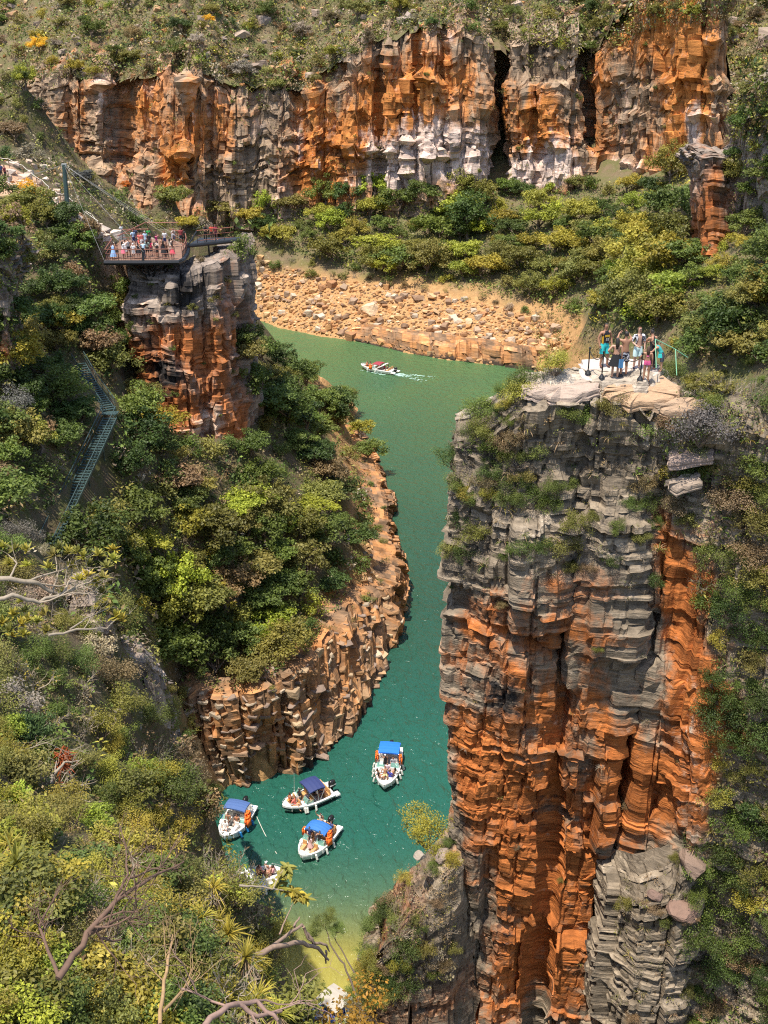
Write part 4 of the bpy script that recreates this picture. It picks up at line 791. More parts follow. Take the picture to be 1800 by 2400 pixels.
scatter('in the gorge left of the pillar', GORGE, 38, {'tree': 6, 'shrub': 3, 'sparse': 1, 'dry': .7}, {'tree': (1.6, 2.6), 'shrub': (1.0, 1.8), 'sparse': (.9, 1.5), 'dry': (.9, 1.5)}, {'dark green': 4, 'green': 3.5, 'olive': 2.5, 'yellow green': .8, 'brownish': .8}, 51, avoid=(STAIR_AREA,))
undergrowth('gorge_undergrowth', GORGE, 12, (.45, 1.0), {'dark green': 3, 'green': 3, 'olive': 2, 'brownish': 2}, 52, 26, avoid=(STAIR_IN,))
MID = [(270, 920), (340, 960), (500, 1130), (580, 1120), (620, 1000), (700, 880), (820, 950), (860, 1030), (870, 1150), (860, 1280), (850, 1345), (740, 1480), (650, 1580), (520, 1620), (400, 1580), (300, 1500), (245, 1440), (220, 1340), (270, 1090)]
scatter('on the wooded slope below the pillar', MID, 43, {'tree': 7, 'shrub': 3, 'sparse': 1, 'dry': .9}, {'tree': (1.9, 3.1), 'shrub': (1.1, 2.0), 'sparse': (.9, 1.5), 'dry': (1.0, 1.8)}, {'green': 4, 'dark green': 2, 'olive': 3.4, 'yellow green': 1.2, 'lime green': .8, 'brownish': .6}, 61, avoid=(STAIR_AREA,))
undergrowth('slope_undergrowth', MID[:2] + [(500, 1080), (600, 1060)] + MID[4:], 12, (.45, 1.05), {'green': 3, 'olive': 3, 'dark green': 2.4, 'brownish': 2.5, 'grey': 1.2}, 62, 28, avoid=(STAIR_IN,))
SHORE = [(575, 820), (640, 830), (740, 890), (820, 960), (800, 1000), (640, 1000), (580, 940)]
scatter('on the shore right of the pillar', SHORE, 32, {'tree': 6, 'shrub': 2}, {'tree': (2.2, 3.6), 'shrub': (1.4, 2.2)}, {'dark green': 2.6, 'green': 3.5, 'olive': 2}, 63)
# near cliff
NEARTOP = [(1060, 900), (1110, 870), (1230, 880), (1230, 1000), (1220, 1200), (1120, 1180), (1060, 1150), (1045, 1020)]
scatter('on the near cliff left of the people', NEARTOP, 27, {'tuft': 3, 'fine': 5, 'dry': 2}, {'tuft': (.5, .95), 'fine': (.4, .85), 'dry': (.4, .7)}, {'olive': 3, 'green': 3, 'yellow green': 1.5, 'brownish': 2, 'dark green': 1}, 71, on=('near_cliff',))
NEARMID = [(1230, 960), (1560, 960), (1600, 1250), (1500, 1400), (1250, 1350), (1060, 1400), (1050, 1250)]
scatter('in cracks of the grey upper cliff', NEARMID, 40, {'tuft': 4, 'fine': 5, 'dry': 2}, {'tuft': (.35, .7), 'fine': (.35, .85), 'dry': (.35, .65)}, {'olive': 3, 'green': 3, 'dark green': 2, 'brownish': 2}, 72, on=('near_cliff',), up=-.3)
NEARLOW = [(1040, 1400), (1500, 1400), (1650, 1900), (1400, 2300), (1060, 2300)]
scatter('on the rust orange cliff face', NEARLOW, 105, {'tuft': 3, 'dry': 2, 'fine': 1.5}, (.22, .42), {'olive': 3, 'brownish': 3, 'green': 1.5, 'grey': 1}, 73, on=('near_cliff',), up=-.3)
RIGHTNEAR = [(1600, 880), (1700, 800), (1840, 760), (1840, 2440), (1640, 2440), (1620, 2000), (1680, 1900), (1670, 1500), (1620, 1250), (1540, 1150)]
scatter('on the steep slope at the right', RIGHTNEAR, 46, {'fine': 7, 'dry': 2.2, 'tuft': 1.5, 'fore': .8}, {'fine': (.6, 1.25), 'dry': (.6, 1.1), 'tuft': (.4, .8), 'fore': (.5, .8)}, {'dark green': 3.5, 'green': 3.5, 'olive': 3, 'yellow green': 1, 'brownish': 1.2}, 81)
undergrowth('steep_slope_scrub', RIGHTNEAR, 14, (.14, .4), {'green': 3, 'olive': 3, 'dark green': 2, 'brownish': 3}, 82, 26)
OUTL = [(1040, 1950), (1070, 2000), (1060, 2300), (900, 2360), (770, 2400), (800, 2200), (890, 2060), (960, 1990)]
scatter('on the outcrop beside the shallows', OUTL, 29, {'fine': 4, 'dry': 5, 'tuft': 3}, {'fine': (.4, .8), 'dry': (.4, .8), 'tuft': (.3, .6)}, {'olive': 3, 'green': 2, 'brownish': 3, 'yellow green': 1, 'dark green': 1}, 91, on=('rock_outcrop',))
OUTR = [(1440, 2080), (1600, 1990), (1680, 2050), (1680, 2400), (1450, 2400)]
scatter('on the pale bottom right outcrop', OUTR, 46, {'tuft': 4, 'dry': 4, 'fine': 2}, {'fine': (.35, .6), 'dry': (.3, .6), 'tuft': (.3, .6)}, {'olive': 3, 'green': 2, 'brownish': 3, 'yellow green': 1}, 92, on=('rock_outcrop',))
# pillar, rock faces
scatter('on the ledges of the rock pillar', [(290, 630), (560, 590), (560, 1000), (300, 900)], 46, {'shrub': 3, 'tuft': 1}, (.35, .8), {'olive': 3, 'green': 2, 'brownish': 2}, 93, on=('rock_pillar',), up=-.1)
scatter('along the rim of the rock bank', [(520, 1630), (660, 1590), (800, 1440), (860, 1330), (860, 1100), (900, 1120), (900, 1300), (920, 1370), (800, 1500), (680, 1640)], 34, {'shrub': 2, 'sparse': 2, 'tuft': 1}, (.4, .9), {'olive': 3, 'green': 2, 'lime green': 1}, 94, up=.3)
# foreground shoulder
FAR_SH = [(-40, 1240), (120, 1260), (260, 1420), (380, 1600), (450, 1880), (400, 1900), (200, 1700), (-40, 1700)]
scatter('on the left slope below the stairs', FAR_SH, 52, {'fine': 5, 'dry': 2.5, 'sparse': 1, 'fore': 1.2}, {'fine': (.8, 1.4), 'dry': (.8, 1.4), 'sparse': (.6, 1.1), 'fore': (.6, 1.0)}, {'olive': 3, 'green': 4, 'yellow green': 1.4, 'brownish': 1.5, 'grey': .7}, 101)
undergrowth('left_slope_scrub', FAR_SH, 14, (.18, .42), {'olive': 3, 'green': 3, 'brownish': 3, 'grey': 1.5}, 102, 26)
FG = [(-40, 1700), (200, 1700), (400, 1880), (480, 1990), (540, 2100), (530, 2260), (600, 2430), (-40, 2430)]
scatter('in the lower left bush tangle', FG, 50, {'fore': 7, 'fine': 4, 'dry': 2.6, 'tuft': 1.8}, {'fore': (.5, .85), 'fine': (.5, .8), 'dry': (.7, 1.15), 'tuft': (.4, .7)}, {'green': 3, 'olive': 3, 'yellow green': 4, 'lime green': 3, 'dark green': .5, 'brownish': .5}, 111)
undergrowth('foreground_undergrowth', FG, 19, (.15, .34), {'olive': 3, 'green': 3, 'yellow green': 1.5, 'brownish': 2.5, 'dark green': 2}, 112, 26, leaf=.4)

scatter('on the steep edge above the boats', [(470, 1860), (560, 1970), (610, 2080), (650, 2210), (620, 2340), (560, 2220), (520, 2060), (450, 1930)], 30, {'fine': 4, 'dry': 3, 'sparse': 1, 'tuft': 1}, {'fine': (.35, .7), 'dry': (.5, .9), 'sparse': (.4, .7), 'tuft': (.3, .6)}, {'olive': 3, 'green': 2, 'yellow green': 2, 'brownish': 1.5}, 115)
r = np.random.default_rng(116)
RIM = []
for k in range(260):
    q = r.uniform(0, len(far_cliff_top) - 1.01); i_ = int(q); p = far_cliff_top[i_].lerp(far_cliff_top[i_ + 1], q - i_); y_ = p.y + r.uniform(.2, 5); RIM.append((Vector((p.x, y_, drop(p.x, y_, 140).z - .3)), None))
undergrowth('rim_scrub', None, 0, (.7, 1.7), {'olive': 4, 'green': 2, 'brownish': 2, 'grey': 1.5}, 122, 44, at=RIM)
OUTB = [(790, 2330), (830, 2200), (900, 2120), (960, 2180), (940, 2320), (860, 2360)]
scatter('on the left side of the outcrop', OUTB, 32, {'fine': 5, 'dry': 1.5}, {'fine': (.6, 1.1), 'dry': (.6, .9)}, {'olive': 3, 'dark green': 2, 'green': 2, 'brownish': 1}, 117, on=('rock_outcrop',))
undergrowth('outcrop_grass', OUTL, 11, (.12, .28), {'brownish': 4, 'olive': 3, 'grey': 1}, 118, 24, on=('rock_outcrop',))
undergrowth('outcrop_grass', OUTR, 20, (.08, .2), {'brownish': 3, 'olive': 3}, 119, 24, on=('rock_outcrop',))
undergrowth('ledge_grass', NEARTOP + NEARMID[:3], 19, (.08, .24), {'brownish': 3, 'olive': 3, 'green': 2}, 120, 24, on=('near_cliff',))
undergrowth('steep_edge_scrub', [(430, 1850), (560, 1970), (610, 2080), (660, 2210), (640, 2400), (540, 2300), (500, 2060)], 15, (.12, .3), {'olive': 3, 'brownish': 3, 'green': 2}, 121, 26)
def special(kind, u, v, size, tone, label, seed, cat=None, dz=0, proto=None, sq=None, P=None):
    h = hit(u, v); p = P if P is not None else (h[0] if h else at_d(u, v, 40)); r = np.random.default_rng(seed)
    return plant(kind, p + Vector((0, 0, dz)), size, tone, '', r, u, v, label, cat, proto, sq)
scatter('along the crest before the canyon wall', [(60, 150), (120, 190), (250, 330), (350, 420), (440, 470), (400, 505), (300, 450), (180, 340), (60, 240)], 24, {'tree': 5, 'shrub': 2}, {'tree': (2.2, 3.8), 'shrub': (1.4, 2.4)}, {'olive': 3, 'green': 3, 'dark green': 1.5, 'brownish': 1}, 141, on=('hill', 'far_hillside'))
CORNER = [(385, 1590), (440, 1640), (470, 1830), (520, 1850), (480, 1910), (420, 1800), (395, 1680)]
scatter('between the grey spur and the rock bank', CORNER, 26, {'shrub': 3, 'fine': 2}, (.6, 1.2), {'olive': 3, 'green': 3, 'brownish': 1}, 131)
undergrowth('corner_scrub', CORNER, 9, (.2, .5), {'olive': 3, 'brownish': 3, 'green': 2}, 132, 26)
for kk, AREA in enumerate(([(1590, 640), (1740, 540), (1780, 760), (1600, 800)], [(1540, 400), (1650, 395), (1640, 480), (1540, 460)])):
    scatter(('below the foot of the red buttress', 'left of the top of the red buttress')[kk], AREA, 34, {'tree': 3, 'shrub': 3}, {'tree': (1.4, 2.4), 'shrub': (1.0, 1.8)}, {'olive': 3, 'green': 3, 'yellow green': 2, 'lime green': 1}, 151 + kk, on=('far_bank',))
    undergrowth('slope_scrub', AREA, 9, (.4, 1.1), {'olive': 3, 'green': 3, 'brownish': 1}, 161 + kk, 26, on=('far_bank',))
BEHIND = [(1230, 735), (1330, 740), (1430, 780), (1440, 850), (1330, 850), (1260, 800)]
undergrowth('bank_scrub', BEHIND, 9, (.4, 1.1), {'olive': 3, 'brownish': 3, 'green': 2}, 133, 26)
special('shrub', 485, 1075, 1.6, 'olive', 'olive shrub on the bare hump at the foot of the pillar', 134); special('shrub', 540, 1062, 1.5, 'green', 'green shrub under the right corner of the pillar foot', 135); special('shrub', 440, 1068, 1.5, 'green', 'green shrub under the left part of the pillar foot', 136)
# plants with a look of their own
special('tree', 80, 488, 1.55, 'golden yellow', 'small yellow flowering tree standing beside the dirt trail', 1, proto=1)
special('tree', 297, 445, 1.6, 'orange', 'orange leaved tree behind the cables of the mast', 2, proto=0)
special('tree', 200, 440, 1.9, 'silver grey', 'silver grey leafless looking tree right of the mast top', 3, proto=2)
special('tree', 92, 130, 2.6, 'golden yellow', 'golden flowering tree high on the left hill', 4)
special('tree', 490, 60, 1.7, 'golden yellow', 'yellow flowering shrub tree near the top edge of the hill', 5)
special('tree', 500, 1300, 2.75, 'golden yellow', 'broad golden olive tree in the middle of the wooded slope', 6, proto=1)
[setattr(c, 'color', (.115, .11, .024, 1)) for o in COL.objects if o.get('label') == 'broad golden olive tree in the middle of the wooded slope' for c in o.children if c.name.startswith('crown')]
special('tree', 880, 610, 5.6, 'lime green', 'broad bright lime green tree above the yellow rubble bank', 7, proto=2)
special('tree', 905, 655, 3.6, 'lime green', 'lower lime green tree just above the big pale boulder', 8, proto=0)
special('tree', 1100, 560, 5.4, 'dark green', 'tall dark green tree in the centre of the far wood', 9, proto=1)
special('tree', 1350, 540, 5.2, 'yellow green', 'wide yellow green tree in the right part of the far wood', 10, proto=2)
special('tree', 60, 210, 2.6, 'lime green', 'bright lime green tree at the left end of the far canyon wall', 12)
special('fine', 1640, 1040, 1.35, 'silver grey', 'silver grey leaved bush on the slope right of the lookout', 13)
special('fine', 30, 990, 2.0, 'silver grey', 'whitish grey bush below the dark rock face at the left edge', 14)
special('fine', 40, 1290, 1.2, 'silver grey', 'pale grey bush below the foot of the metal stairs', 15)
special('fine', 1000, 1985, 1.15, 'yellow green', 'round yellow green bush on top of the outcrop beside the near cliff', 16)
special('fine', 1300, 880, .85, 'yellow green', 'bright green bush left of the railing posts on the lookout', 17)
special('tree', 1690, 850, .95, 'olive', 'feathery olive green tree right of the people on the lookout', 18, P=Vector((12.9, 40.6, 47.4)), proto=0)
special('fine', 1590, 850, .8, 'green', 'dense green bush behind the girl in pink', 19, P=Vector((11.5, 41.6, 48.2)))
special('tuft', 1770, 940, .8, 'green', 'long bladed grass clump on the right slope level with the lookout', 20)
fl = special('fine', 830, 2400, 1.3, 'golden yellow', 'orange yellow flowering bush at the bottom centre edge', 21, P=Vector((-.62, 13.7, 43.25))); fl.color = (.30, .17, .02, 1)
fl2 = special('fore', 700, 2420, .8, 'olive', 'olive bush left of the orange yellow flowering bush', 22, P=Vector((-1.5, 14.0, 43.9)))
# ------------------------------------------------------------------ people
def obj_color_mat(name, rough, noise=.12, scale=20, sub=0):
    m, N, L, b = new_mat(name); b.inputs['Roughness'].default_value = rough; oi = nd(N, 'ShaderNodeObjectInfo'); tc = nd(N, 'ShaderNodeTexCoord')
    nz = nd(N, 'ShaderNodeTexNoise'); nz.inputs['Scale'].default_value = scale; L.new(tc.outputs['Object'], nz.inputs['Vector'])
    mr = nd(N, 'ShaderNodeMapRange'); mr.inputs[3].default_value = 1 - noise; mr.inputs[4].default_value = 1 + noise; L.new(nz.outputs['Fac'], mr.inputs[0])
    sc = nd(N, 'ShaderNodeVectorMath', operation='SCALE'); L.new(oi.outputs['Color'], sc.inputs[0]); L.new(mr.outputs[0], sc.inputs['Scale']); L.new(sc.outputs[0], b.inputs['Base Color']); return m
SKIN = obj_color_mat('skin', .5, .06); CLOTH = obj_color_mat('cloth', .85); HAIR = obj_color_mat('hair', .6, .25, 60); PLAIN = obj_color_mat('painted', .4, .06)
DARKM = simple('dark detail', (.02, .018, .018), .4); LIPS = simple('lips', (.30, .09, .07), .5); WHITEM = simple('white cloth', (.78, .77, .74), .8)
PRINT, N, L, b_ = new_mat('black and white print'); tc = nd(N, 'ShaderNodeTexCoord'); nz = nd(N, 'ShaderNodeTexNoise'); nz.inputs['Scale'].default_value = 13; nz.inputs['Detail'].default_value = 1; L.new(tc.outputs['Object'], nz.inputs['Vector'])
gt = math_n(N, L, 'GREATER_THAN', nz.outputs['Fac'], .52); L.new(mixc(N, L, gt, (.03, .03, .05), (.75, .72, .72)), b_.inputs['Base Color']); b_.inputs['Roughness'].default_value = .8
PRINT2 = PRINT.copy(); PRINT2.name = 'brown floral print'
REST = {'pelvis': (0, 0, .93), 'spine': (0, .01, 1.12), 'chest': (0, 0, 1.30), 'neck': (0, .01, 1.46), 'hb': (0, 0, 1.55), 'hm': (0, -.01, 1.64), 'ht': (0, 0, 1.73)}
for s_, k_ in ((-1, 'R'), (1, 'L')):
    REST.update({'sh' + k_: (s_ * .185, .01, 1.40), 'el' + k_: (s_ * .225, .03, 1.13), 'wr' + k_: (s_ * .235, -.02, .88), 'ha' + k_: (s_ * .235, -.04, .80), 'hip' + k_: (s_ * .095, 0, .86), 'kn' + k_: (s_ * .105, -.015, .48), 'an' + k_: (s_ * .11, .02, .09), 'to' + k_: (s_ * .13, -.13, .035)})
BONES = [('pelvis', 'spine', 'torso'), ('spine', 'chest', 'torso'), ('chest', 'neck', 'torso'), ('neck', 'hb', 'head'), ('hb', 'hm', 'head'), ('hm', 'ht', 'head')]
for k_ in 'RL': BONES += [('chest', 'sh' + k_, 'torso'), ('sh' + k_, 'el' + k_, 'uarm'), ('el' + k_, 'wr' + k_, 'farm'), ('wr' + k_, 'ha' + k_, 'hand'), ('pelvis', 'hip' + k_, 'torso'), ('hip' + k_, 'kn' + k_, 'thigh'), ('kn' + k_, 'an' + k_, 'shin'), ('an' + k_, 'to' + k_, 'foot')]
RAD = {'pelvis': (.155, .115), 'spine': (.130, .098), 'chest': (.155, .112), 'neck': (.056, .056), 'hb': (.066, .075), 'hm': (.079, .098), 'ht': (.055, .065)}
for k_ in 'RL': RAD.update({'sh' + k_: (.064, .062), 'el' + k_: (.043, .043), 'wr' + k_: (.029, .029), 'ha' + k_: (.036, .022), 'hip' + k_: (.092, .095), 'kn' + k_: (.058, .06), 'an' + k_: (.039, .042), 'to' + k_: (.036, .03)})
def pose(lean=0, **kw):
    J = {k: Vector(v) for k, v in REST.items()}
    for k, v in kw.items(): J[k] = Vector(v)
    if lean:
        M = Matrix.Rotation(lean, 3, 'X'); o = J['pelvis'].copy()
        for k in J:
            if k in ('spine', 'chest', 'neck', 'hb', 'hm', 'ht') or k[:2] in ('sh',) or ((k[:2] in ('el', 'wr', 'ha')) and k not in kw): J[k] = o + M @ (J[k] - o)
    return J
SITLEG = {}
for s_, k_ in ((-1, 'R'), (1, 'L')): SITLEG.update({'hip' + k_: (s_ * .1, -.02, .90), 'kn' + k_: (s_ * .15, -.44, .95), 'an' + k_: (s_ * .14, -.50, .52), 'to' + k_: (s_ * .15, -.64, .47)})
POSES = {'stand': pose(), 'contra': pose(knL=(.13, -.06, .49), anL=(.16, -.02, .09), toL=(.22, -.15, .035), elR=(-.27, .05, 1.15), wrR=(-.26, -.05, .92), haR=(-.25, -.09, .86), elL=(.28, .02, 1.14), wrL=(.26, -.08, .93), haL=(.25, -.12, .87)),
    'front': pose(elR=(-.26, .02, 1.13), wrR=(-.12, -.18, 1.0), haR=(-.04, -.2, .97), elL=(.26, .04, 1.14), wrL=(.24, -.06, .9), haL=(.23, -.1, .83)),
    'photo': pose(elR=(-.30, -.24, 1.40), wrR=(-.16, -.36, 1.62), haR=(-.10, -.36, 1.68), elL=(.30, -.14, 1.42), wrL=(.17, -.33, 1.58), haL=(.10, -.36, 1.63)),
    'wave': pose(elR=(-.36, -.05, 1.55), wrR=(-.40, -.1, 1.80), haR=(-.40, -.1, 1.88)),
    'hip': pose(elL=(.36, .08, 1.18), wrL=(.20, -.08, 1.02), haL=(.14, -.12, 1.0)),
    'rail': pose(lean=.28, elR=(-.24, -.30, 1.14), wrR=(-.14, -.52, 1.08), haR=(-.08, -.56, 1.08), elL=(.24, -.30, 1.14), wrL=(.14, -.52, 1.08), haL=(.08, -.56, 1.08)),
    'bend': pose(lean=.75, elR=(-.22, -.5, 1.05), wrR=(-.15, -.68, .92), haR=(-.12, -.74, .88), elL=(.22, -.5, 1.05), wrL=(.2, -.75, .98), haL=(.2, -.83, .96)),
    'sit': pose(**SITLEG, elR=(-.25, -.05, 1.13), wrR=(-.17, -.27, 1.04), haR=(-.14, -.34, 1.03), elL=(.25, -.05, 1.13), wrL=(.17, -.27, 1.04), haL=(.14, -.34, 1.03)),
    'sitwave': pose(**SITLEG, elR=(-.38, -.05, 1.5), wrR=(-.36, -.12, 1.76), haR=(-.35, -.13, 1.84), elL=(.25, -.05, 1.13), wrL=(.17, -.27, 1.04), haL=(.14, -.34, 1.03)),
    'sitback': pose(lean=-.3, **SITLEG, elR=(-.32, .22, 1.15), wrR=(-.34, .3, .95), haR=(-.34, .28, .88), elL=(.32, .22, 1.15), wrL=(.34, .3, .95), haL=(.34, .28, .88))}
_body = {}
def body(pname, sub=2):
    key = (pname, sub)
    if key in _body: return _body[key]
    J = POSES[pname]; names = list(J); idx = {k: i for i, k in enumerate(names)}
    me = bpy.data.meshes.new('b'); me.from_pydata([tuple(J[k]) for k in names], [(idx[a], idx[b]) for a, b, _ in BONES], [])
    ob = bpy.data.objects.new('b', me); COL.objects.link(ob); md = ob.modifiers.new('s', 'SKIN'); md.branch_smoothing = .3
    for i, k in enumerate(names): me.skin_vertices[0].data[i].radius = RAD[k]; me.skin_vertices[0].data[i].use_root = (k == 'pelvis')
    sd = ob.modifiers.new('d', 'SUBSURF'); sd.levels = sub; sd.render_levels = sub
    dg = bpy.context.evaluated_depsgraph_get(); ev = ob.evaluated_get(dg).to_mesh()
    n = len(ev.vertices); V = np.empty(n * 3); ev.vertices.foreach_get('co', V); V = V.reshape(-1, 3); NO = np.empty(n * 3); ev.vertices.foreach_get('normal', NO); NO = NO.reshape(-1, 3)
    F = [list(p.vertices) for p in ev.polygons]; ob.evaluated_get(dg).to_mesh_clear(); bpy.data.objects.remove(ob); bpy.data.meshes.remove(me)
    best = np.full(n, 1e9); lab = np.empty(n, object); tt = np.zeros(n); rz = np.zeros(n); bn = np.empty(n, object)
    for a, b, l in BONES:
        A, B = np.array(J[a]), np.array(J[b]); ab = B - A; t = np.clip((V - A) @ ab / (ab @ ab), 0, 1); r = RAD[a][0] * (1 - t) + RAD[b][0] * t; d = np.linalg.norm(V - A - t[:, None] * ab, axis=1) / r
        m = d < best; best[m] = d[m]; lab[m] = l; tt[m] = t[m]; rz[m] = (REST[a][2] * (1 - t) + REST[b][2] * t)[m]; bn[m] = a + b
    F4 = np.array([f for f in F if len(f) == 4]); F3 = np.array([f for f in F if len(f) == 3]).reshape(-1, 3)
    mb = MB(); mb.add(V, F4); 
    if len(F3): mb.f3.append(F3); mb.m3.append(np.zeros(len(F3)))
    for s, k in ((-1, 'R'), (1, 'L')):      # five fingers, thumb from the side of the palm
        w, h = np.array(J['wr' + k]), np.array(J['ha' + k]); d = h - w; d /= np.linalg.norm(d); side = np.cross(d, [0, 1, 0]); 
        if np.linalg.norm(side) < .2: side = np.cross(d, [0, 0, 1])
        side /= np.linalg.norm(side); pal = np.cross(side, d)
        for q, (off, ln) in enumerate(((-.027, .062), (-.009, .075), (.009, .08), (.027, .072))):
            p = h + side * off; mb.tube([p - d * .02, p + d * ln * .5 + pal * .006, p + d * ln + pal * .025], [.0095, .009, .007], 5)
        p = w * .55 + h * .45; mb.tube([p + side * .01, p + side * .045 + d * .025, p + side * .05 + d * .06 + pal * .01], [.012, .011, .008], 5)
    m = mb.mesh('body', SKIN, True); _body[key] = dict(V=V, N=NO, F=F4, lab=lab, t=tt, rz=rz, bn=bn, J=J, mesh=m); return _body[key]
GARM = {'tee': lambda B: ((B['lab'] == 'torso') & (B['rz'] > .95)) | ((B['lab'] == 'uarm') & (B['t'] < .72)),
    'tank': lambda B: (B['lab'] == 'torso') & (B['rz'] > .93) & ~((np.char.find(B['bn'].astype(str), 'sh') >= 0) & (B['t'] > .62)),
    'open_shirt': lambda B: (((B['lab'] == 'torso') & (B['rz'] > .98)) & ((np.abs(B['V'][:, 0]) > .07) | (B['V'][:, 1] > .03))) | ((B['lab'] == 'uarm') & (B['t'] < .85)),
    'swimsuit': lambda B: (B['lab'] == 'torso') & (B['rz'] > .86) & (B['rz'] < 1.36) & ~((np.char.find(B['bn'].astype(str), 'sh') >= 0) & (B['t'] > .3)) & ~((B['V'][:, 1] > .03) & (B['rz'] > 1.1) & (B['rz'] < 1.27)),
    'bikini_top': lambda B: (B['lab'] == 'torso') & (B['rz'] > 1.22) & (B['rz'] < 1.33) & ~(np.char.find(B['bn'].astype(str), 'sh') >= 0),
    'briefs': lambda B: ((B['lab'] == 'torso') & (B['rz'] < .97)) | ((B['lab'] == 'thigh') & (B['t'] < .12)),
    'shorts': lambda B: ((B['lab'] == 'torso') & (B['rz'] < 1.0)) | ((B['lab'] == 'thigh') & (B['t'] < .82)),
    'trousers': lambda B: ((B['lab'] == 'torso') & (B['rz'] < 1.0)) | (B['lab'] == 'thigh') | ((B['lab'] == 'shin') & (B['t'] < .93)),
    'life_vest': lambda B: (B['lab'] == 'torso') & (B['rz'] > 1.0) & ~((np.char.find(B['bn'].astype(str), 'sh') >= 0) & (B['t'] > .7)),
    'shoes': lambda B: B['lab'] == 'foot'}
_gm = {}
def garment(pname, g, off=.012, mat=None):
    k = (pname, g, off, mat)
    if k not in _gm:
        B = body(pname); m = GARM[g](B); F = B['F'][m[B['F']].all(1)]; used = np.zeros(len(m), bool); used[F] = True; ix = np.cumsum(used) - 1
        tt = np.clip(B['t'], 0, 1); flare = np.where(B['lab'] == 'thigh', off + .022 * tt, off) if g == 'shorts' else off
        V = B['V'] + B['N'] * np.broadcast_to(flare, (len(m),))[:, None]; _gm[k] = mesh_np(g, V[used], ix[F], mat or CLOTH, True)
    return _gm[k]
def hair_mesh(pname, style):
    k = (pname, 'hair', style)
    if k not in _gm:
        B = body(pname); hm, hb = np.array(B['J']['hm']), np.array(B['J']['hb']); up = np.array(B['J']['ht']) - hb; up /= np.linalg.norm(up); fw = np.cross(np.array([1., 0, 0]), up) ; fw = -fw if fw[1] > 0 else fw
        rel = B['V'] - hm; h = rel @ up; f = rel @ fw; m = (B['lab'] == 'head') & ((h > .055) | ((f < .015) & (h > -.07)))
        F = B['F'][m[B['F']].all(1)]; used = np.zeros(len(m), bool); used[F] = True; ix = np.cumsum(used) - 1; mb = MB(); mb.add((B['V'] + B['N'] * .016)[used], ix[F])
        if style == 'long':
            c = hm - fw * .055; P = [(c + up * .06), (c - fw * .03 - up * .05), (c - fw * .035 - up * .2), (c - fw * .02 - up * .36)]; mb.tube(P, [.06, .085, .085, .035], 8)
        if style == 'bun': 
            c = hm + up * .1 - fw * .07; mb.tube([c - fw * -.03, c, c - fw * .05], [.03, .05, .02], 8)
        if style == 'cap':
            c = hm + up * .065 + fw * .07; mb.box(c, (.15, .13, .018), np.array([np.array([1., 0, 0]), -fw, up]).T)
        _gm[k] = mb.mesh('hair' if style != 'cap' else 'cap', HAIR if style != 'cap' else CLOTH, True)
    return _gm[k]
def skirt_mesh(z0, z1, r0, r1):
    k = ('skirt', z0, z1, r0, r1)
    if k not in _gm:
        mb = MB(); n = 20; an = np.arange(n) * 2 * np.pi / n; G = []
        for q in np.linspace(0, 1, 6): z = z0 * (1 - q) + z1 * q; rr = (r0 * (1 - q) + r1 * q) * (1 + .07 * q * np.cos(an * 7)); G.append(np.stack([rr * np.cos(an), rr * .78 * np.sin(an), np.full(n, z)], 1))
        mb.grid(np.array(G), close=True); _gm[k] = mb.mesh('skirt', CLOTH, True)
    return _gm[k]
SKINS = [(.46, .25, .16), (.36, .18, .105), (.25, .12, .07), (.52, .30, .21)]
def person(P, rz, label, pname='stand', skin=0, wear=(), hair='short', hcol=(.02, .014, .01), scale=1.0, group=None, name='person', face=False):
    B = body(pname); o = put(name, None, None, P, (0, 0, rz), (scale,) * 3); o.empty_display_size = .2; tag(o, label, 'person', group)
    b = put('body', B['mesh'], o); b.color = (*SKINS[skin], 1)
    for w in wear:
        g, c = w[0], w[1]
        if g in ('skirt', 'dress'): q = put(g, skirt_mesh(*((1.02, .55, .15, .3) if g == 'skirt' else (1.0, .3, .16, .36))), o)
        else: q = put(g, garment(pname, g, w[2] if len(w) > 2 and w[2] else .012, w[3] if len(w) > 3 else None), o)
        q.color = (*c, 1)
    if hair: q = put('cap' if hair == 'cap' else 'hair', hair_mesh(pname, hair), o); q.color = (*hcol, 1)
    if face:
        J = B['J']; hm = J['hm']
        if 'face' not in _gm:
            e = MB(); e.lathe([(0, -.009), (.012, -.004), (.012, .004), (0, .009)], 8); _gm['face'] = e.mesh('eye', DARKM, True)
            e = MB(); e.box((0, 0, 0), (.05, .008, .012)); _gm['mouth'] = e.mesh('mouth', LIPS)
            e = MB(); e.add([(-.014, .012, -.02), (.014, .012, -.02), (0, -.022, -.018), (0, .008, .03)], [[0, 1, 2], [0, 2, 3], [2, 1, 3]]); _gm['nose'] = e.mesh('nose', SKIN, True)
        for s in (-1, 1): put('eye', _gm['face'], o, (s * .03, hm.y - .092, hm.z + .012), (math.pi / 2, 0, 0))
        put('mouth', _gm['mouth'], o, (0, hm.y - .088, hm.z - .06)); q = put('nose', _gm['nose'], o, (0, hm.y - .098, hm.z - .02)); q.color = (*SKINS[skin], 1)
    return o
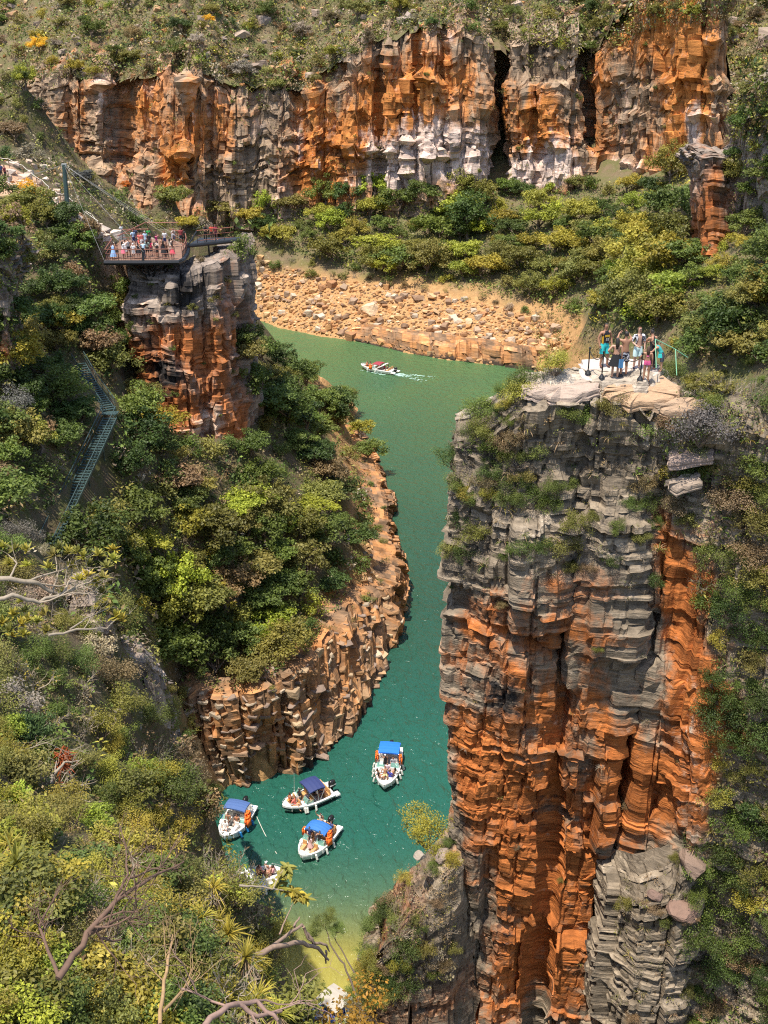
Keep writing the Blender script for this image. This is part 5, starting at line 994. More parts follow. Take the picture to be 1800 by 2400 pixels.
# ------------------------------------------------------------------ stones of the banks
STEEL = simple('dark green steel', (.05, .085, .08), .45, .2, .2, 8); BLACKST = simple('black steel', (.018, .019, .02), .45, .2, .15, 6); RUSTR = simple('reddish brown rail', (.24, .085, .05), .6, 0, .15, 5)
ROPE = simple('pale rope', (.62, .58, .50), .9, 0, .1, 30); WOODP = simple('weathered wood post', (.17, .10, .06), .85, 0, .3, 20); CABLE = simple('steel cable', (.34, .34, .32), .7, 0, .05, 20)
STONE, N, L, b_ = new_mat('loose stone'); oi = nd(N, 'ShaderNodeObjectInfo'); tc = nd(N, 'ShaderNodeTexCoord'); nz = nd(N, 'ShaderNodeTexNoise'); nz.inputs['Scale'].default_value = 2.2; nz.inputs['Detail'].default_value = 6; nz.inputs['Roughness'].default_value = .7
mp = nd(N, 'ShaderNodeMapping'); mp.inputs['Scale'].default_value = (1, 1, 5); L.new(tc.outputs['Object'], mp.inputs[0]); L.new(mp.outputs[0], nz.inputs['Vector']); mr = nd(N, 'ShaderNodeMapRange'); mr.inputs[3].default_value = .55; mr.inputs[4].default_value = 1.4; L.new(nz.outputs['Fac'], mr.inputs[0])
sc_ = nd(N, 'ShaderNodeVectorMath', operation='SCALE'); L.new(oi.outputs['Color'], sc_.inputs[0]); L.new(mr.outputs[0], sc_.inputs['Scale']); L.new(sc_.outputs[0], b_.inputs['Base Color']); b_.inputs['Roughness'].default_value = .9
bp = nd(N, 'ShaderNodeBump'); bp.inputs['Strength'].default_value = .9; bp.inputs['Distance'].default_value = .14; L.new(nz.outputs['Fac'], bp.inputs['Height']); L.new(bp.outputs[0], b_.inputs['Normal'])
def stone_mesh(seed, flat=.6, box=.5):
    r = np.random.default_rng(seed); bm = bmesh.new()
    for s in ((-1, -1, -1), (1, -1, -1), (1, 1, -1), (-1, 1, -1), (-1, -1, 1), (1, -1, 1), (1, 1, 1), (-1, 1, 1)): bm.verts.new(np.array(s) * .5 * r.uniform(1 - box, 1, 3) * np.array([1, .85, flat]))
    for _ in range(5): d = r.normal(size=3); d /= np.linalg.norm(d); bm.verts.new(d * .56 * np.array([1, .85, flat]))
    bmesh.ops.convex_hull(bm, input=bm.verts); 
    for v in [v for v in bm.verts if not v.link_faces]: bm.verts.remove(v)
    me = bpy.data.meshes.new('stone'); bm.to_mesh(me); bm.free(); me.materials.append(STONE); return me
STONES = [stone_mesh(700 + i, (.5, .65, .4, .8)[i % 4]) for i in range(12)]
BLOCKS = [stone_mesh(730 + i, (.5, .35, .8, .45)[i % 4], .42) for i in range(10)]
def mesh_vf(me):
    V = np.empty(len(me.vertices) * 3); me.vertices.foreach_get('co', V); return V.reshape(-1, 3), np.array([list(p.vertices) for p in me.polygons if len(p.vertices) == 3])
SVF = [mesh_vf(m) for m in STONES]
def rot_np(r, tilt=.6):
    q = Quaternion((0, 0, 1), r.uniform(0, 6.28)) @ Quaternion(Vector(r.normal(size=3)).normalized(), r.normal() * tilt * .5); return q
SCOL = [(.48, .28, .12), (.44, .23, .09), (.54, .35, .18), (.36, .18, .08), (.50, .40, .29), (.28, .17, .10), (.38, .26, .17)]
def rubble(parent, poly, n_big, sp, size_big, size_small, name, seed, cols, up=-.2, on=None):
    r = np.random.default_rng(seed); pts = darts(poly, sp, r, tries=7); hits = [(hit(u, v)) for u, v in pts]; hits = [h for h in hits if h and h[1].z > up and (on is None or h[2].name in on)]
    order = r.permutation(len(hits)); Vs, Fs, At, n = [], [], [], 0
    for k, i in enumerate(order):
        P = hits[i][0]; q = rot_np(r)
        if k < n_big:
            s = r.uniform(*size_big) * (1.6 if r.random() < .1 else 1); o = put('stone', STONES[r.integers(12)], parent, P + Vector((0, 0, s * .1)), None, (s, s, s)); o.rotation_mode = 'QUATERNION'; o.rotation_quaternion = q
            c = np.array(cols[r.integers(len(cols))]) * r.uniform(.75, 1.2); o.color = (*c, 1)
        else:
            V, F = SVF[r.integers(12)]; s = r.uniform(*size_small); V = V * s @ np.array(q.to_matrix()).T + np.array(P); Vs.append(V); Fs.append(F + n); n += len(V); At.append(np.tile([r.uniform(.3, 1), r.uniform(0, .75), r.random(), 0], (len(V), 1)))
    if Vs: o = put(name, mesh_np(name, np.concatenate(Vs), np.concatenate(Fs), ROCK_BANK, False, np.concatenate(At)), parent); o['kind'] = 'stuff'
FB = bpy.data.objects['far_bank']
RUB = [(520, 570), (640, 615), (760, 650), (1000, 685), (1150, 715), (1300, 760), (1340, 800), (1300, 870), (1150, 852), (950, 824), (850, 798), (700, 775), (560, 735), (500, 720)]
rubble(FB, RUB, 290, 5.6, (.9, 2.1), (.3, 1.0), 'small_stones', 801, SCOL, on=('far_bank',))
HS = bpy.data.objects['hillside']
rubble(HS, [(640, 1640), (800, 1460), (850, 1350), (850, 1150), (840, 1050), (900, 1100), (930, 1200), (945, 1360), (905, 1440), (760, 1560)], 60, 12, (.5, 1.1), (.2, .6), 'small_stones', 802, SCOL, on=('hillside',))
rubble(HS, [(-20, 375), (110, 385), (160, 420), (200, 520), (280, 560), (200, 560), (120, 500), (60, 450), (-20, 400)], 40, 12, (.5, 1.3), (.2, .5), 'small_stones', 803, [(.55, .45, .36), (.62, .52, .43), (.5, .36, .26)], on=('hillside',))
rubble(bpy.data.objects['hill'], HILL, 120, 15, (1.2, 3.2), (.5, 1.6), 'small_stones', 804, [(.30, .22, .16), (.36, .27, .2), (.42, .24, .12), (.26, .2, .16)], on=('hill',))
# pale boulders one can point at
def boulder(u, v, s, col, label, seed, sq=.8, P=None):
    r = np.random.default_rng(seed); bm = bmesh.new(); bmesh.ops.create_icosphere(bm, subdivisions=3, radius=.5)
    pl = [(Vector(r.normal(size=3)).normalized(), r.uniform(.27, .42)) for _ in range(18)]
    for w in bm.verts:
        for nn, d in pl:
            k = w.co.dot(nn)
            if k > d: w.co -= nn * (k - d)
        w.co += Vector(r.normal(size=3)) * .006; w.co.z *= sq
    me = bpy.data.meshes.new('boulder'); bm.to_mesh(me); bm.free(); me.materials.append(STONE)
    h = hit(u, v); p = P or (h[0] if h else at_d(u, v, 49)); o = put('boulder', me, None, p + Vector((0, 0, s * .12)), (r.normal() * .2, r.normal() * .2, r.uniform(0, 6)), (s, s, s)); o.color = (*col, 1); tag(o, label, 'boulder'); return o
boulder(868, 732, 4.6, (.62, .45, .28), 'biggest pale boulder on the yellow rubble bank', 1)
boulder(1100, 757, 2.4, (.60, .43, .26), 'square pale boulder on the rubble bank right of the biggest one', 2)
boulder(745, 702, 2.6, (.58, .42, .28), 'grey tan boulder high on the left part of the rubble bank', 3)
boulder(1600, 2145, 1.5, (.21, .13, .095), 'reddish boulder on the pale outcrop at the bottom right', 4, .7)
boulder(1620, 2035, 1.7, (.22, .15, .11), 'flat topped reddish rock above the round boulder of the right outcrop', 5, .55)
boulder(1040, 2010, 1.0, (.30, .23, .18), 'pale rock against the near cliff above the left outcrop', 6, .8)
boulder(1535, 2105, .8, (.2, .13, .1), 'small reddish rock among grass on the bottom right outcrop', 7, .7)
boulder(985, 2010, .7, (.34, .29, .23), 'grey angular rock below the round yellow green bush', 8, .8)
# blocks standing proud of the promontory wall
r = np.random.default_rng(811); bw = bpy.data.objects['bank_wall']; cnt = 0
for u, v in darts([(400, 1610), (595, 1640), (735, 1550), (850, 1400), (940, 1350), (950, 1420), (930, 1510), (885, 1600), (820, 1715), (756, 1775), (680, 1810), (590, 1845), (500, 1845), (430, 1800)], 17, r, tries=10):
    h = hit(u, v)
    if h is None or h[2].name != 'bank_wall' or cnt >= 290: continue
    s = r.uniform(.4, .95) * (1.5 if r.random() < .2 else 1); nrm = Vector((h[1].x, h[1].y, h[1].z * .3)).normalized(); an = math.atan2(nrm.y, nrm.x) + math.pi / 2 + r.normal() * .12
    o = put('rock_block', BLOCKS[r.integers(10)], bw, h[0] - nrm * s * .18, (r.normal() * .16, r.normal() * .16, an + r.normal() * .2), (s * r.uniform(.9, 1.7), s * .9, s * r.uniform(.35, .95))); c = np.array([(.44, .27, .14), (.40, .22, .10), (.48, .34, .20), (.32, .20, .12), (.46, .36, .25), (.28, .20, .15)][r.integers(6)]) * r.uniform(.65, 1.1); o.color = (*c, 1); cnt += 1
# low ledge at the foot of the rubble bank
LE = [(820, 797, 20), (850, 803, 30), (900, 815, 36), (960, 828, 38), (1020, 838, 40), (1080, 846, 40), (1140, 853, 38), (1200, 862, 40), (1260, 872, 40)]
b0 = [at_z(u, v, 0) for u, v, h in LE]; b1 = [at_z(u, v - h, (h / 40) * 3.4) for u, v, h in LE]
o = strata('rock_ledge', [[(p.x, p.y - .4, -1.5) for p in b0], b0, [(p.x, p.y + 1.0, p.z) for p in b1], [(p.x, p.y + 4, p.z + .6) for p in b1]], .35, beds=(.4, 1.2), big=(2, 4), cols=(2, 6), blocks=(.8, 2.5), A=(.7, .15, .2, .6), seed=113, mat=ROCK_BANK, colour=bank_col, joint=(.3, .8), warp=.5)
tag(o, 'low reddish rock ledge at the waterline of the far bank')

# ------------------------------------------------------------------ lookout: slabs, railing posts
def slab(px, th, col, seed, label=None):
    """px: (u, v, y) corners of the top face"""
    r = np.random.default_rng(seed); P = [np.array(at_y(*q)) for q in px]; Q = []
    for a, b in zip(P, P[1:] + P[:1]):
        for q in (0, .25, .5, .75): Q.append(a * (1 - q) + b * q + np.array([*r.normal(size=2) * .07, r.normal() * .03]))
    Q = np.array(Q); c = Q.mean(0); n = len(Q); mb = MB(); R = lambda k, s: c + (Q - c) * (k + r.normal(0, s, n))[:, None]
    z_ = lambda h: np.array([0, 0, h]); i = np.arange(n); ins = R(.93, .02) + z_(.035); ins2 = R(.5, .06) + z_(.05) + np.c_[np.zeros((n, 2)), r.normal(0, .03, n)]
    mb.grid(np.array([R(1.0, .05) - z_(th), R(1.03, .03) - z_(th * .7), R(.97, .02) - z_(th * .62), R(1.02, .02) - z_(th * .35), Q, ins, ins2]), close=True); mb.add(np.vstack([ins2, c + z_(.06)]), np.stack([i, (i + 1) % n, np.full(n, n)], 1))
    o = mb.build('rock_slab', STONE, near_cliff); o.color = (*col, 1)
    if label: o['label'] = label
    return o
ZL = 48.9
slab([(1362, 886, 40.7), (1366, 842, 42.3), (1440, 838, 42.5), (1535, 846, 42.3), (1566, 872, 41.3), (1500, 893, 40.5), (1430, 897, 40.3)], .3, (.54, .45, .39), 1, 'pale trodden slab under the feet of the people')
slab([(1224, 912, 39.9), (1262, 890, 40.9), (1330, 888, 40.8), (1408, 896, 40.4), (1400, 918, 39.8), (1330, 936, 39.6), (1262, 928, 39.6)], .32, (.42, .32, .25), 2)
slab([(1410, 906, 40.1), (1480, 890, 40.6), (1555, 884, 40.8), (1606, 914, 39.9), (1575, 938, 39.5), (1490, 946, 39.4), (1424, 930, 39.6)], .34, (.45, .29, .17), 3)
slab([(1536, 948, 39.3), (1600, 930, 39.8), (1664, 938, 39.6), (1662, 962, 39.1), (1560, 966, 39.1)], .3, (.40, .27, .17), 4)
slab([(1208, 884, 41.6), (1226, 872, 42.2), (1288, 872, 42.2), (1294, 884, 41.6), (1226, 897, 41.2)], .25, (.44, .36, .29), 5)
slab([(1108, 955, 41.6), (1146, 932, 42.4), (1186, 934, 42.4), (1190, 950, 41.8), (1140, 966, 41.3)], .25, (.42, .36, .3), 6)
slab([(1564, 1060, 39.0), (1620, 1036, 39.6), (1684, 1044, 39.4), (1674, 1072, 38.6), (1576, 1090, 38.4)], .3, (.33, .24, .19), 7)
slab([(1566, 1122, 38.6), (1636, 1108, 39.0), (1646, 1132, 38.4), (1580, 1146, 38.3)], .25, (.31, .24, .18), 8)
DG = update()
def stanchion(u, v):
    h = hit(u, v); p = h[0] if h and h[0].y < 46 else at_z(u, v, ZL); o = thing('railing_post', None, 'railing post', p, group='iron posts along the lookout edge'); mb = MB()
    mb.lathe([(.13, 0), (.12, .03), (.04, .15), (.03, .18)], 12); mb.build('base', BLACKST, o); mb = MB(); mb.tube([(0, 0, .2), (0, 0, 1.02)], .028, 8); mb.lathe([(.0, 1.0), (.05, 1.03), (.05, 1.07), (.0, 1.1)], 10); mb.build('post', BLACKST, o); return o
posts = [stanchion(1378, 876), stanchion(1410, 886), stanchion(1453, 882), stanchion(1500, 890)]
for o, l in zip(posts, ('black iron railing post farthest left on the lookout, behind a rope', 'black iron railing post in front of the man in the jersey', 'black iron railing post between the woman in black and the bare backed man', 'black iron railing post farthest right, near the girl in pink')): o['label'] = l
def sag(a, b, d, n=9): return [a.lerp(b, i / (n - 1)) - Vector((0, 0, d * 4 * (i / (n - 1)) * (1 - i / (n - 1)))) for i in range(n)]
for i, l in enumerate(('dark rope hanging between the two left lookout posts', 'dark rope hanging behind the woman in black', 'dark rope hanging between the right lookout posts')):
    mb = MB(); mb.tube(sag(posts[i].location + Vector((0, 0, .95)), posts[i + 1].location + Vector((0, 0, .95)), .28), .018, 5); o = mb.build('rope', simple('dark rope', (.05, .05, .04), .9)); tag(o, l, 'rope')
GREENP = simple('pale green pipe', (.25, .55, .33), .5, 0, .1, 4)
o = thing('handrail', 'pale green pipe handrail leading from the lookout into the bushes', 'handrail', at_z(1540, 850, 48.8)); w = o.location
mb = MB(); mb.tube([at_d(1536, 795, 41.5) - w, at_d(1580, 817, 42.5) - w, at_d(1612, 838, 43.5) - w], .02, 6); mb.build('rail', GREENP, o)
mb = MB(); mb.tube([at_d(1536, 795, 41.5) - w, at_d(1538, 862, 41.5) - w], .018, 6); mb.build('post', GREENP, o)
mb = MB(); mb.tube([at_d(1583, 818, 42.5) - w, at_d(1586, 880, 42.5) - w], .018, 6); mb.build('post', GREENP, o)

# ------------------------------------------------------------------ the seven people on the lookout
def foot(u, v):
    h = hit(u, v); return h[0] if h and h[0].y < 46 else at_z(u, v, ZL)
TEAL, NAVY, BLACKC = (.03, .50, .50), (.012, .014, .03), (.010, .010, .012)
m1 = person(foot(1413, 861), .35, 'man in a black and yellow sleeveless jersey and turquoise shorts on the lookout', 'contra', 1, [('tank', (.012, .013, .02), .014), ('shorts', TEAL, .016), ('shoes', (.12, .05, .03), .006)], scale=1.04, face=True)
mb = MB(); mb.box((0, -.142, 1.27), (.20, .012, .075)); q = mb.build('chest_band', PLAIN, m1); q.color = (.62, .36, .03, 1)
mb = MB()
for dx in (-.035, .035):
    for z in (0, .04, .08): mb.box((dx, -.148, 1.10 + z), (.045, .008, .012))
    for z in (.02, .06): mb.box((dx + .018, -.148, 1.10 + z), (.012, .008, .03))
q = mb.build('jersey_number', PLAIN, m1); q.color = (.62, .60, .55, 1)
for s in (-1,): mb = MB(); mb.box((s * .13, -.04, 1.12), (.03, .09, .3)); q = mb.build('side_stripe', PLAIN, m1); q.color = (.62, .36, .03, 1)
person(foot(1440, 886), 3.0, 'woman with long dark hair in black open back top and black skirt, from behind', 'hip', 0, [('swimsuit', BLACKC, .012), ('skirt', BLACKC), ('briefs', BLACKC, .014)], 'long', scale=.93)
person(foot(1460, 880), 3.3, 'bare backed man in patterned shorts raising a hand to his head', 'photo', 1, [('shorts', (.3, .2, .17), .016, PRINT2)], scale=1.02)
m4 = person(foot(1491, 866), .15, 'man with sunglasses in an open patterned shirt and pale mint shorts', 'front', 3, [('open_shirt', (1, 1, 1), .016, PRINT), ('shorts', (.55, .74, .72), .016), ('shoes', (.06, .05, .06), .012)], 'short', (.16, .06, .025), 1.0, face=True)
hm = POSES['front']['hm']; mb = MB()
for s in (-1, 1): mb.box((s * .034, hm.y - .104, hm.z + .014), (.052, .014, .036))
mb.box((0, hm.y - .106, hm.z + .02), (.03, .01, .01)); mb.build('sunglasses', DARKM, m4)
mb = MB(); mb.tube([(.243, -.05, .88), (.24, -.06, .91)], .036, 8); mb.build('wrist_watch', DARKM, m4)
person(foot(1527, 868), 3.6, 'woman in a black cross strap swimsuit bending beside the bushes', 'rail', 1, [('swimsuit', BLACKC, .012), ('trousers', BLACKC, .014)], 'bun', scale=.96)
m6 = person(foot(1549, 872), -1.9, 'dark haired child reaching down with a turquoise bag at the edge of the bushes', 'bend', 0, [('tank', (.03, .32, .32), .014), ('shorts', (.05, .05, .07), .014)], 'short', scale=.80)
o = thing('small_bag', 'small turquoise bag held by the child at the edge of the bushes', 'bag', at_d(1547, 834, 41.5)); mb = MB(); mb.box((0, 0, 0), (.16, .10, .14), taper=(.75, .6)); q = mb.build('pouch', PLAIN, o); q.color = (.03, .5, .46, 1); mb = MB(); mb.tube([(-.05, 0, .07), (-.04, 0, .16), (.04, 0, .16), (.05, 0, .07)], .01, 5); q = mb.build('strap', PLAIN, o); q.color = (.03, .5, .46, 1)
person(foot(1513, 893), 2.8, 'girl with long brown hair in a pink swimsuit standing low on the slab', 'hip', 1, [('swimsuit', (.75, .12, .26), .014), ('briefs', (.75, .12, .30), .016), ('bikini_top', (.75, .13, .26), .02)], 'long', (.06, .03, .015), .80)
o = put('towel', None); mb = MB(); mb.grid(np.array([[(x * .16, y * .03 + .02 * math.sin(7 * x), -.36 * t) for x, y in ((-.5, 0), (-.2, .5), (.1, 0), (.4, .6), (.6, .1))] for t in np.linspace(0, 1, 5)])); bpy.data.objects.remove(o)
t_ = mb.build('towel', CLOTH); t_.location = at_d(1456, 842, 41.0); t_.color = (.08, .22, .40, 1); tag(t_, 'blue towel hanging at the leg of the bare backed man', 'towel')

# ------------------------------------------------------------------ viewing deck, mast, cables
ZD = 40.6
def D(u, v, z=ZD): return at_z(u, v, z)
dk = thing('viewing_deck', 'black steel viewing deck crowded with visitors on top of the rock pillar', 'viewing deck', D(340, 600)); w = dk.location.copy()
front = [D(244, 613), D(336, 613), D(418, 612)]; curve = [D(430, 606), D(438, 595), D(441, 583), D(438, 570)]; back = [D(400, 561), D(330, 560), D(285, 562)]; leftb = [D(262, 585)]
outl = front + curve + back + leftb
mb = MB(); n = len(outl); c = sum(outl, Vector()) / n; V = [tuple(p - w) for p in outl] + [tuple(c - w)]; V2 = [(x, y, z - .12) for x, y, z in V]; i = np.arange(n)
mb.add(V, np.stack([i, (i + 1) % n, np.full(n, n)], 1)); mb.add(V2, np.stack([(i + 1) % n, i, np.full(n, n)], 1)); G = np.array([V2[:n], V[:n]]); mb.grid(G, close=True)
DECKF = simple('worn red brown deck', (.20, .11, .07), .8, 0, .35, 1.3); q = mb.build('floor', DECKF, dk)
mb = MB(); mb.tube([p - w - Vector((0, 0, .12)) for p in front + curve], .24, 8); mb.build('edge_beam', BLACKST, dk)
for a, b in ((D(300, 612), at_z(348, 645, 38.9)), (D(368, 612), at_z(358, 645, 38.9)), (D(338, 612), at_z(352, 643, 38.9)), (D(392, 606), at_z(384, 622, 39.6))): mb = MB(); mb.tube([a - w - Vector((0, 0, .2)), b - w - Vector((0, 0, .3))], .13, 6); mb.build('strut', BLACKST, dk)
mb = MB(); mb.tube([D(336, 613) - w, D(336, 613) - w + Vector((0, .1, .4)), D(336, 613) - w + Vector((0, .25, 1.3))], .13, 6); mb.build('bracket', BLACKST, dk)
def railing(parent, w, path, hgt=1.15, mat=RUSTR, step=1.3, nets=True):
    P = [Vector(p) for p in path]
    for z in (hgt, hgt * .62, .3): mb = MB(); mb.tube([p - w + Vector((0, 0, z)) for p in P], .05 if z == hgt else .03, 6); mb.build('rail', mat, parent)
    for a, b in zip(P[:-1], P[1:]):
        k = max(1, round((b - a).length / step))
        for i in range(k): mb = MB(); mb.tube([a.lerp(b, i / k) - w, a.lerp(b, i / k) - w + Vector((0, 0, hgt))], .03, 5); mb.build('rail_post', BLACKST, parent)
    if nets:
        mb = MB()
        for a, b in zip(P[:-1], P[1:]):
            k = max(2, int((b - a).length / .22))
            for i in range(k): mb.tube([a.lerp(b, i / k) - w, a.lerp(b, i / k) - w + Vector((0, 0, hgt * .62))], .014, 3, cap=False)
            for z in np.arange(.1, hgt * .6, .16): mb.tube([a - w + Vector((0, 0, z)), b - w + Vector((0, 0, z))], .012, 3, cap=False)
        o = mb.build('safety_net', BLACKST, parent)
IN = lambda p: p + (c - p) * .035
railing(dk, w, [IN(p) for p in [D(262, 585)] + front[:2] + [D(410, 612)]]); railing(dk, w, [IN(p) for p in curve + back[:1]], mat=RUSTR); railing(dk, w, [IN(p) for p in (D(285, 562), D(345, 561))], nets=False)
for a, b in ((D(278, 580), D(345, 548)), (D(345, 548), D(420, 549))): mb = MB(); mb.tube([a - w + Vector((0, 0, 1.2)), b - w + Vector((0, 0, 1.3))], .06, 6); mb.build('handrail', RUSTR, dk)
# side wing
wg = thing('viewing_deck', 'narrow black deck wing sticking out to the right behind the main deck', 'viewing deck', D(500, 566, 40.9)); w2 = wg.location.copy()
o4 = [D(441, 574, 40.9), D(500, 568, 40.9), D(565, 561, 40.9), D(565, 556, 40.9), D(468, 557, 40.9)]; n = len(o4); mb = MB(); V = np.array([tuple(p - w2) for p in o4]); V2 = V - np.array([0, 0, .15]); i = np.arange(n); cc_ = V.mean(0)
mb.add(np.vstack([V, cc_]), np.stack([i, (i + 1) % n, np.full(n, n)], 1)); mb.add(np.vstack([V2, cc_ - [0, 0, .15]]), np.stack([(i + 1) % n, i, np.full(n, n)], 1)); mb.grid(np.array([V2, V]), close=True); mb.build('floor', BLACKST, wg)
mb = MB(); mb.tube([p - w2 - Vector((0, 0, .1)) for p in o4[:3]], .2, 8); mb.build('edge_beam', BLACKST, wg); mb = MB(); mb.tube([D(488, 569, 40.9) - w2, D(488, 569, 40.9) - w2 - Vector((0, -.4, 2.2))], .1, 6); mb.build('strut', BLACKST, wg)
railing(wg, w2, [D(463, 571, 40.9), D(505, 566.5, 40.9), D(548, 562, 40.9)], 1.35, RUSTR, 1.0, False); mb = MB(); mb.tube([D(463, 571, 40.9) - w2 + Vector((0, 0, 1.3)), D(450, 573, 40.9) - w2 + Vector((0, 0, .5)), D(441, 574, 40.9) - w2], .08, 6); mb.build('end_bracket', BLACKST, wg)
mast_b = at_d(158, 492, 115.5); mast_t = at_y(150, 386, mast_b.y + .2); ms = thing('cable_mast', 'dark green steel mast holding the deck cables beside the trail', 'mast', mast_b); mb = MB(); mb.tube([Vector((0, 0, -.6)), mast_t - mast_b], [.26, .22], 10); mb.build('pole', STEEL, ms)
mb = MB(); mb.box(mast_t - mast_b, (.5, .3, .22)); mb.build('cable_head', CABLE, ms)
for e in (D(245, 612), D(336, 590, 41.9), D(441, 585), D(425, 560, 41.6), D(392, 546, 41.6), at_d(-60, 448, 128), at_d(40, 420, 126)): mb = MB(); mb.tube(sag(mast_t, e, 0.05, 7), .009, 4, cap=False); o = mb.build('cable', CABLE, ms); o.data.transform(Matrix.Translation(-mast_b))

# people on the deck: (x, feet y) in the zoom 230 + x * .211, 510 + y * .211
W_, BK_, RD_, BL_, PK_, GR_, LB_, SK_ = (.75, .73, .70), (.015, .015, .018), (.55, .05, .06), (.10, .25, .60), (.70, .16, .22), (.35, .35, .34), (.42, .58, .70), None
CR = [(175, 462, 'woman in a long light blue dress at the left end of the deck railing', 'rail', 3, [('tank', (.30, .50, .80)), ('dress', (.30, .50, .80))], 'bun', 3.4), (215, 445, 'bare armed woman with hands on her head beside the blue dress', 'wave', 0, [('bikini_top', BK_), ('shorts', (.12, .10, .09))], 'long', 2.9), (285, 455, 'person in a white top and short skirt at the deck railing', 'photo', 0, [('tee', W_), ('skirt', PK_)], 'long', 2.2), (312, 440, 'person in a white shirt and white shorts standing behind the railing', 'wave', 1, [('tee', W_), ('shorts', W_)], 'short', 3.0), (345, 430, 'dark haired person in a grey top near the left of the crowd', 'stand', 1, [('tank', GR_), ('shorts', BK_)], 'short', .3),
 (400, 462, 'person in white clothes and a dark cap at the deck railing', 'stand', 1, [('tee', W_), ('shorts', W_)], 'cap', 3.1), (455, 458, 'woman in a black dress left of the bracket post', 'stand', 0, [('tank', BK_), ('skirt', BK_)], 'long', 3.2), (478, 445, 'shirtless man in black shorts beside the black dress', 'contra', 1, [('shorts', BK_)], 'short', .4), (512, 458, 'person in a pale blue shirt leaning on the railing right of the bracket', 'rail', 0, [('tee', LB_), ('trousers', (.03, .04, .07))], 'short', 3.3), (555, 440, 'person in a grey green top in the middle of the crowd', 'contra', 1, [('tee', (.20, .24, .20)), ('shorts', BK_)], 'long', 3.0), (595, 430, 'woman in a crimson top in the middle of the crowd', 'hip', 0, [('tee', (.50, .03, .10)), ('shorts', (.03, .03, .05))], 'long', 2.6),
 (635, 458, 'bare legged person in a tan top at the railing', 'photo', 0, [('tee', (.55, .36, .25)), ('briefs', (.5, .32, .22))], 'long', 3.0), (662, 445, 'person in a black vest over a white shirt', 'front', 1, [('tee', W_), ('tank', BK_, .02), ('shorts', BK_)], 'short', 2.4), (720, 415, 'shirtless man with a bare back in the right of the crowd', 'stand', 1, [('shorts', (.05, .06, .12))], 'short', 3.1), (735, 455, 'woman in black with bare legs at the railing', 'stand', 2, [('tank', BK_), ('skirt', BK_)], 'long', 3.0), (768, 452, 'slim person in a black top and black trousers', 'hip', 2, [('bikini_top', BK_), ('trousers', BK_)], 'short', .2), (832, 462, 'girl in a bright pink red swimsuit at the right end of the railing', 'stand', 0, [('swimsuit', (.80, .10, .13)), ('skirt', (.80, .10, .13))], 'long', 3.3), (808, 420, 'person raising an arm behind the girl in pink red', 'wave', 0, [('tee', (.6, .5, .4)), ('shorts', W_)], 'long', 2.5),
 (398, 320, 'man in a pale shirt and navy shorts at the back left of the deck', 'contra', 1, [('tee', LB_), ('shorts', (.02, .03, .10))], 'short', .8), (425, 300, 'person in navy clothes at the back left of the deck', 'stand', 1, [('tee', (.02, .025, .06)), ('trousers', (.02, .025, .05))], 'short', -.4), (468, 335, 'woman in a salmon red dress in the back row', 'front', 0, [('tee', (.70, .14, .12)), ('dress', (.70, .14, .12))], 'long', .2), (492, 340, 'person in a coral top beside the salmon dress', 'stand', 1, [('tee', (.72, .20, .17)), ('shorts', W_)], 'short', .6), (530, 330, 'person in pale blue clothes and a white cap in the back row', 'stand', 0, [('tee', LB_), ('trousers', LB_)], 'cap', .1), (568, 300, 'person in a bright green shirt at the back of the deck', 'stand', 1, [('tee', (.02, .28, .06)), ('shorts', BK_)], 'short', .3), (578, 360, 'person in black in front of the green shirt', 'stand', 1, [('tee', BK_), ('shorts', BK_)], 'short', 2.8), (655, 350, 'woman in a magenta top in the back row', 'photo', 0, [('tee', (.50, .04, .20)), ('shorts', (.05, .06, .10))], 'long', 1.2),
 (745, 320, 'man in a white shirt and navy shorts at the back right of the deck', 'hip', 1, [('tee', W_), ('shorts', (.02, .03, .10))], 'short', .5), (828, 330, 'person in a grey shirt leaning over the back rail', 'rail', 1, [('tee', (.25, .25, .27)), ('shorts', BK_)], 'short', 2.2), (845, 300, 'person in a beige top near the curved corner of the deck', 'stand', 0, [('tee', (.5, .4, .32)), ('shorts', (.1, .1, .14))], 'long', .6), (925, 300, 'person in dark red at the far corner of the deck', 'stand', 1, [('tee', (.30, .05, .05)), ('shorts', BK_)], 'short', .4), (955, 295, 'person in dark clothes at the far corner of the deck', 'contra', 2, [('tee', (.04, .035, .035)), ('trousers', BK_)], 'short', .1)]
NOCAST = {}
for k, (x, y, lab, po, sk, wr, hr, rz) in enumerate(CR):
    p = D(230 + x * .211, 510 + y * .211); person(p + Vector((0, 0, .01)), rz, lab, po, sk, wr, hr, (.02 + .03 * (k % 3 == 0), .014, .01) if hr != 'cap' else (.6, .6, .6), .92 + .03 * (k % 5), 'visitors on the viewing deck')
for x, lab, po, wr in ((482, 'person in black on the narrow deck wing', 'rail', [('tee', BK_), ('trousers', BK_)]), (497, 'person in a red top on the narrow deck wing', 'stand', [('tee', (.6, .08, .04)), ('shorts', BK_)]), (506, 'person in dark red clothes at the end of the narrow deck wing', 'contra', [('tee', (.28, .03, .05)), ('shorts', (.1, .03, .04))])):
    person(D(x, 563.5, 40.9) + Vector((0, 0, .01)), .4, lab, po, 1, wr, 'short', scale=.98, group='visitors on the viewing deck')
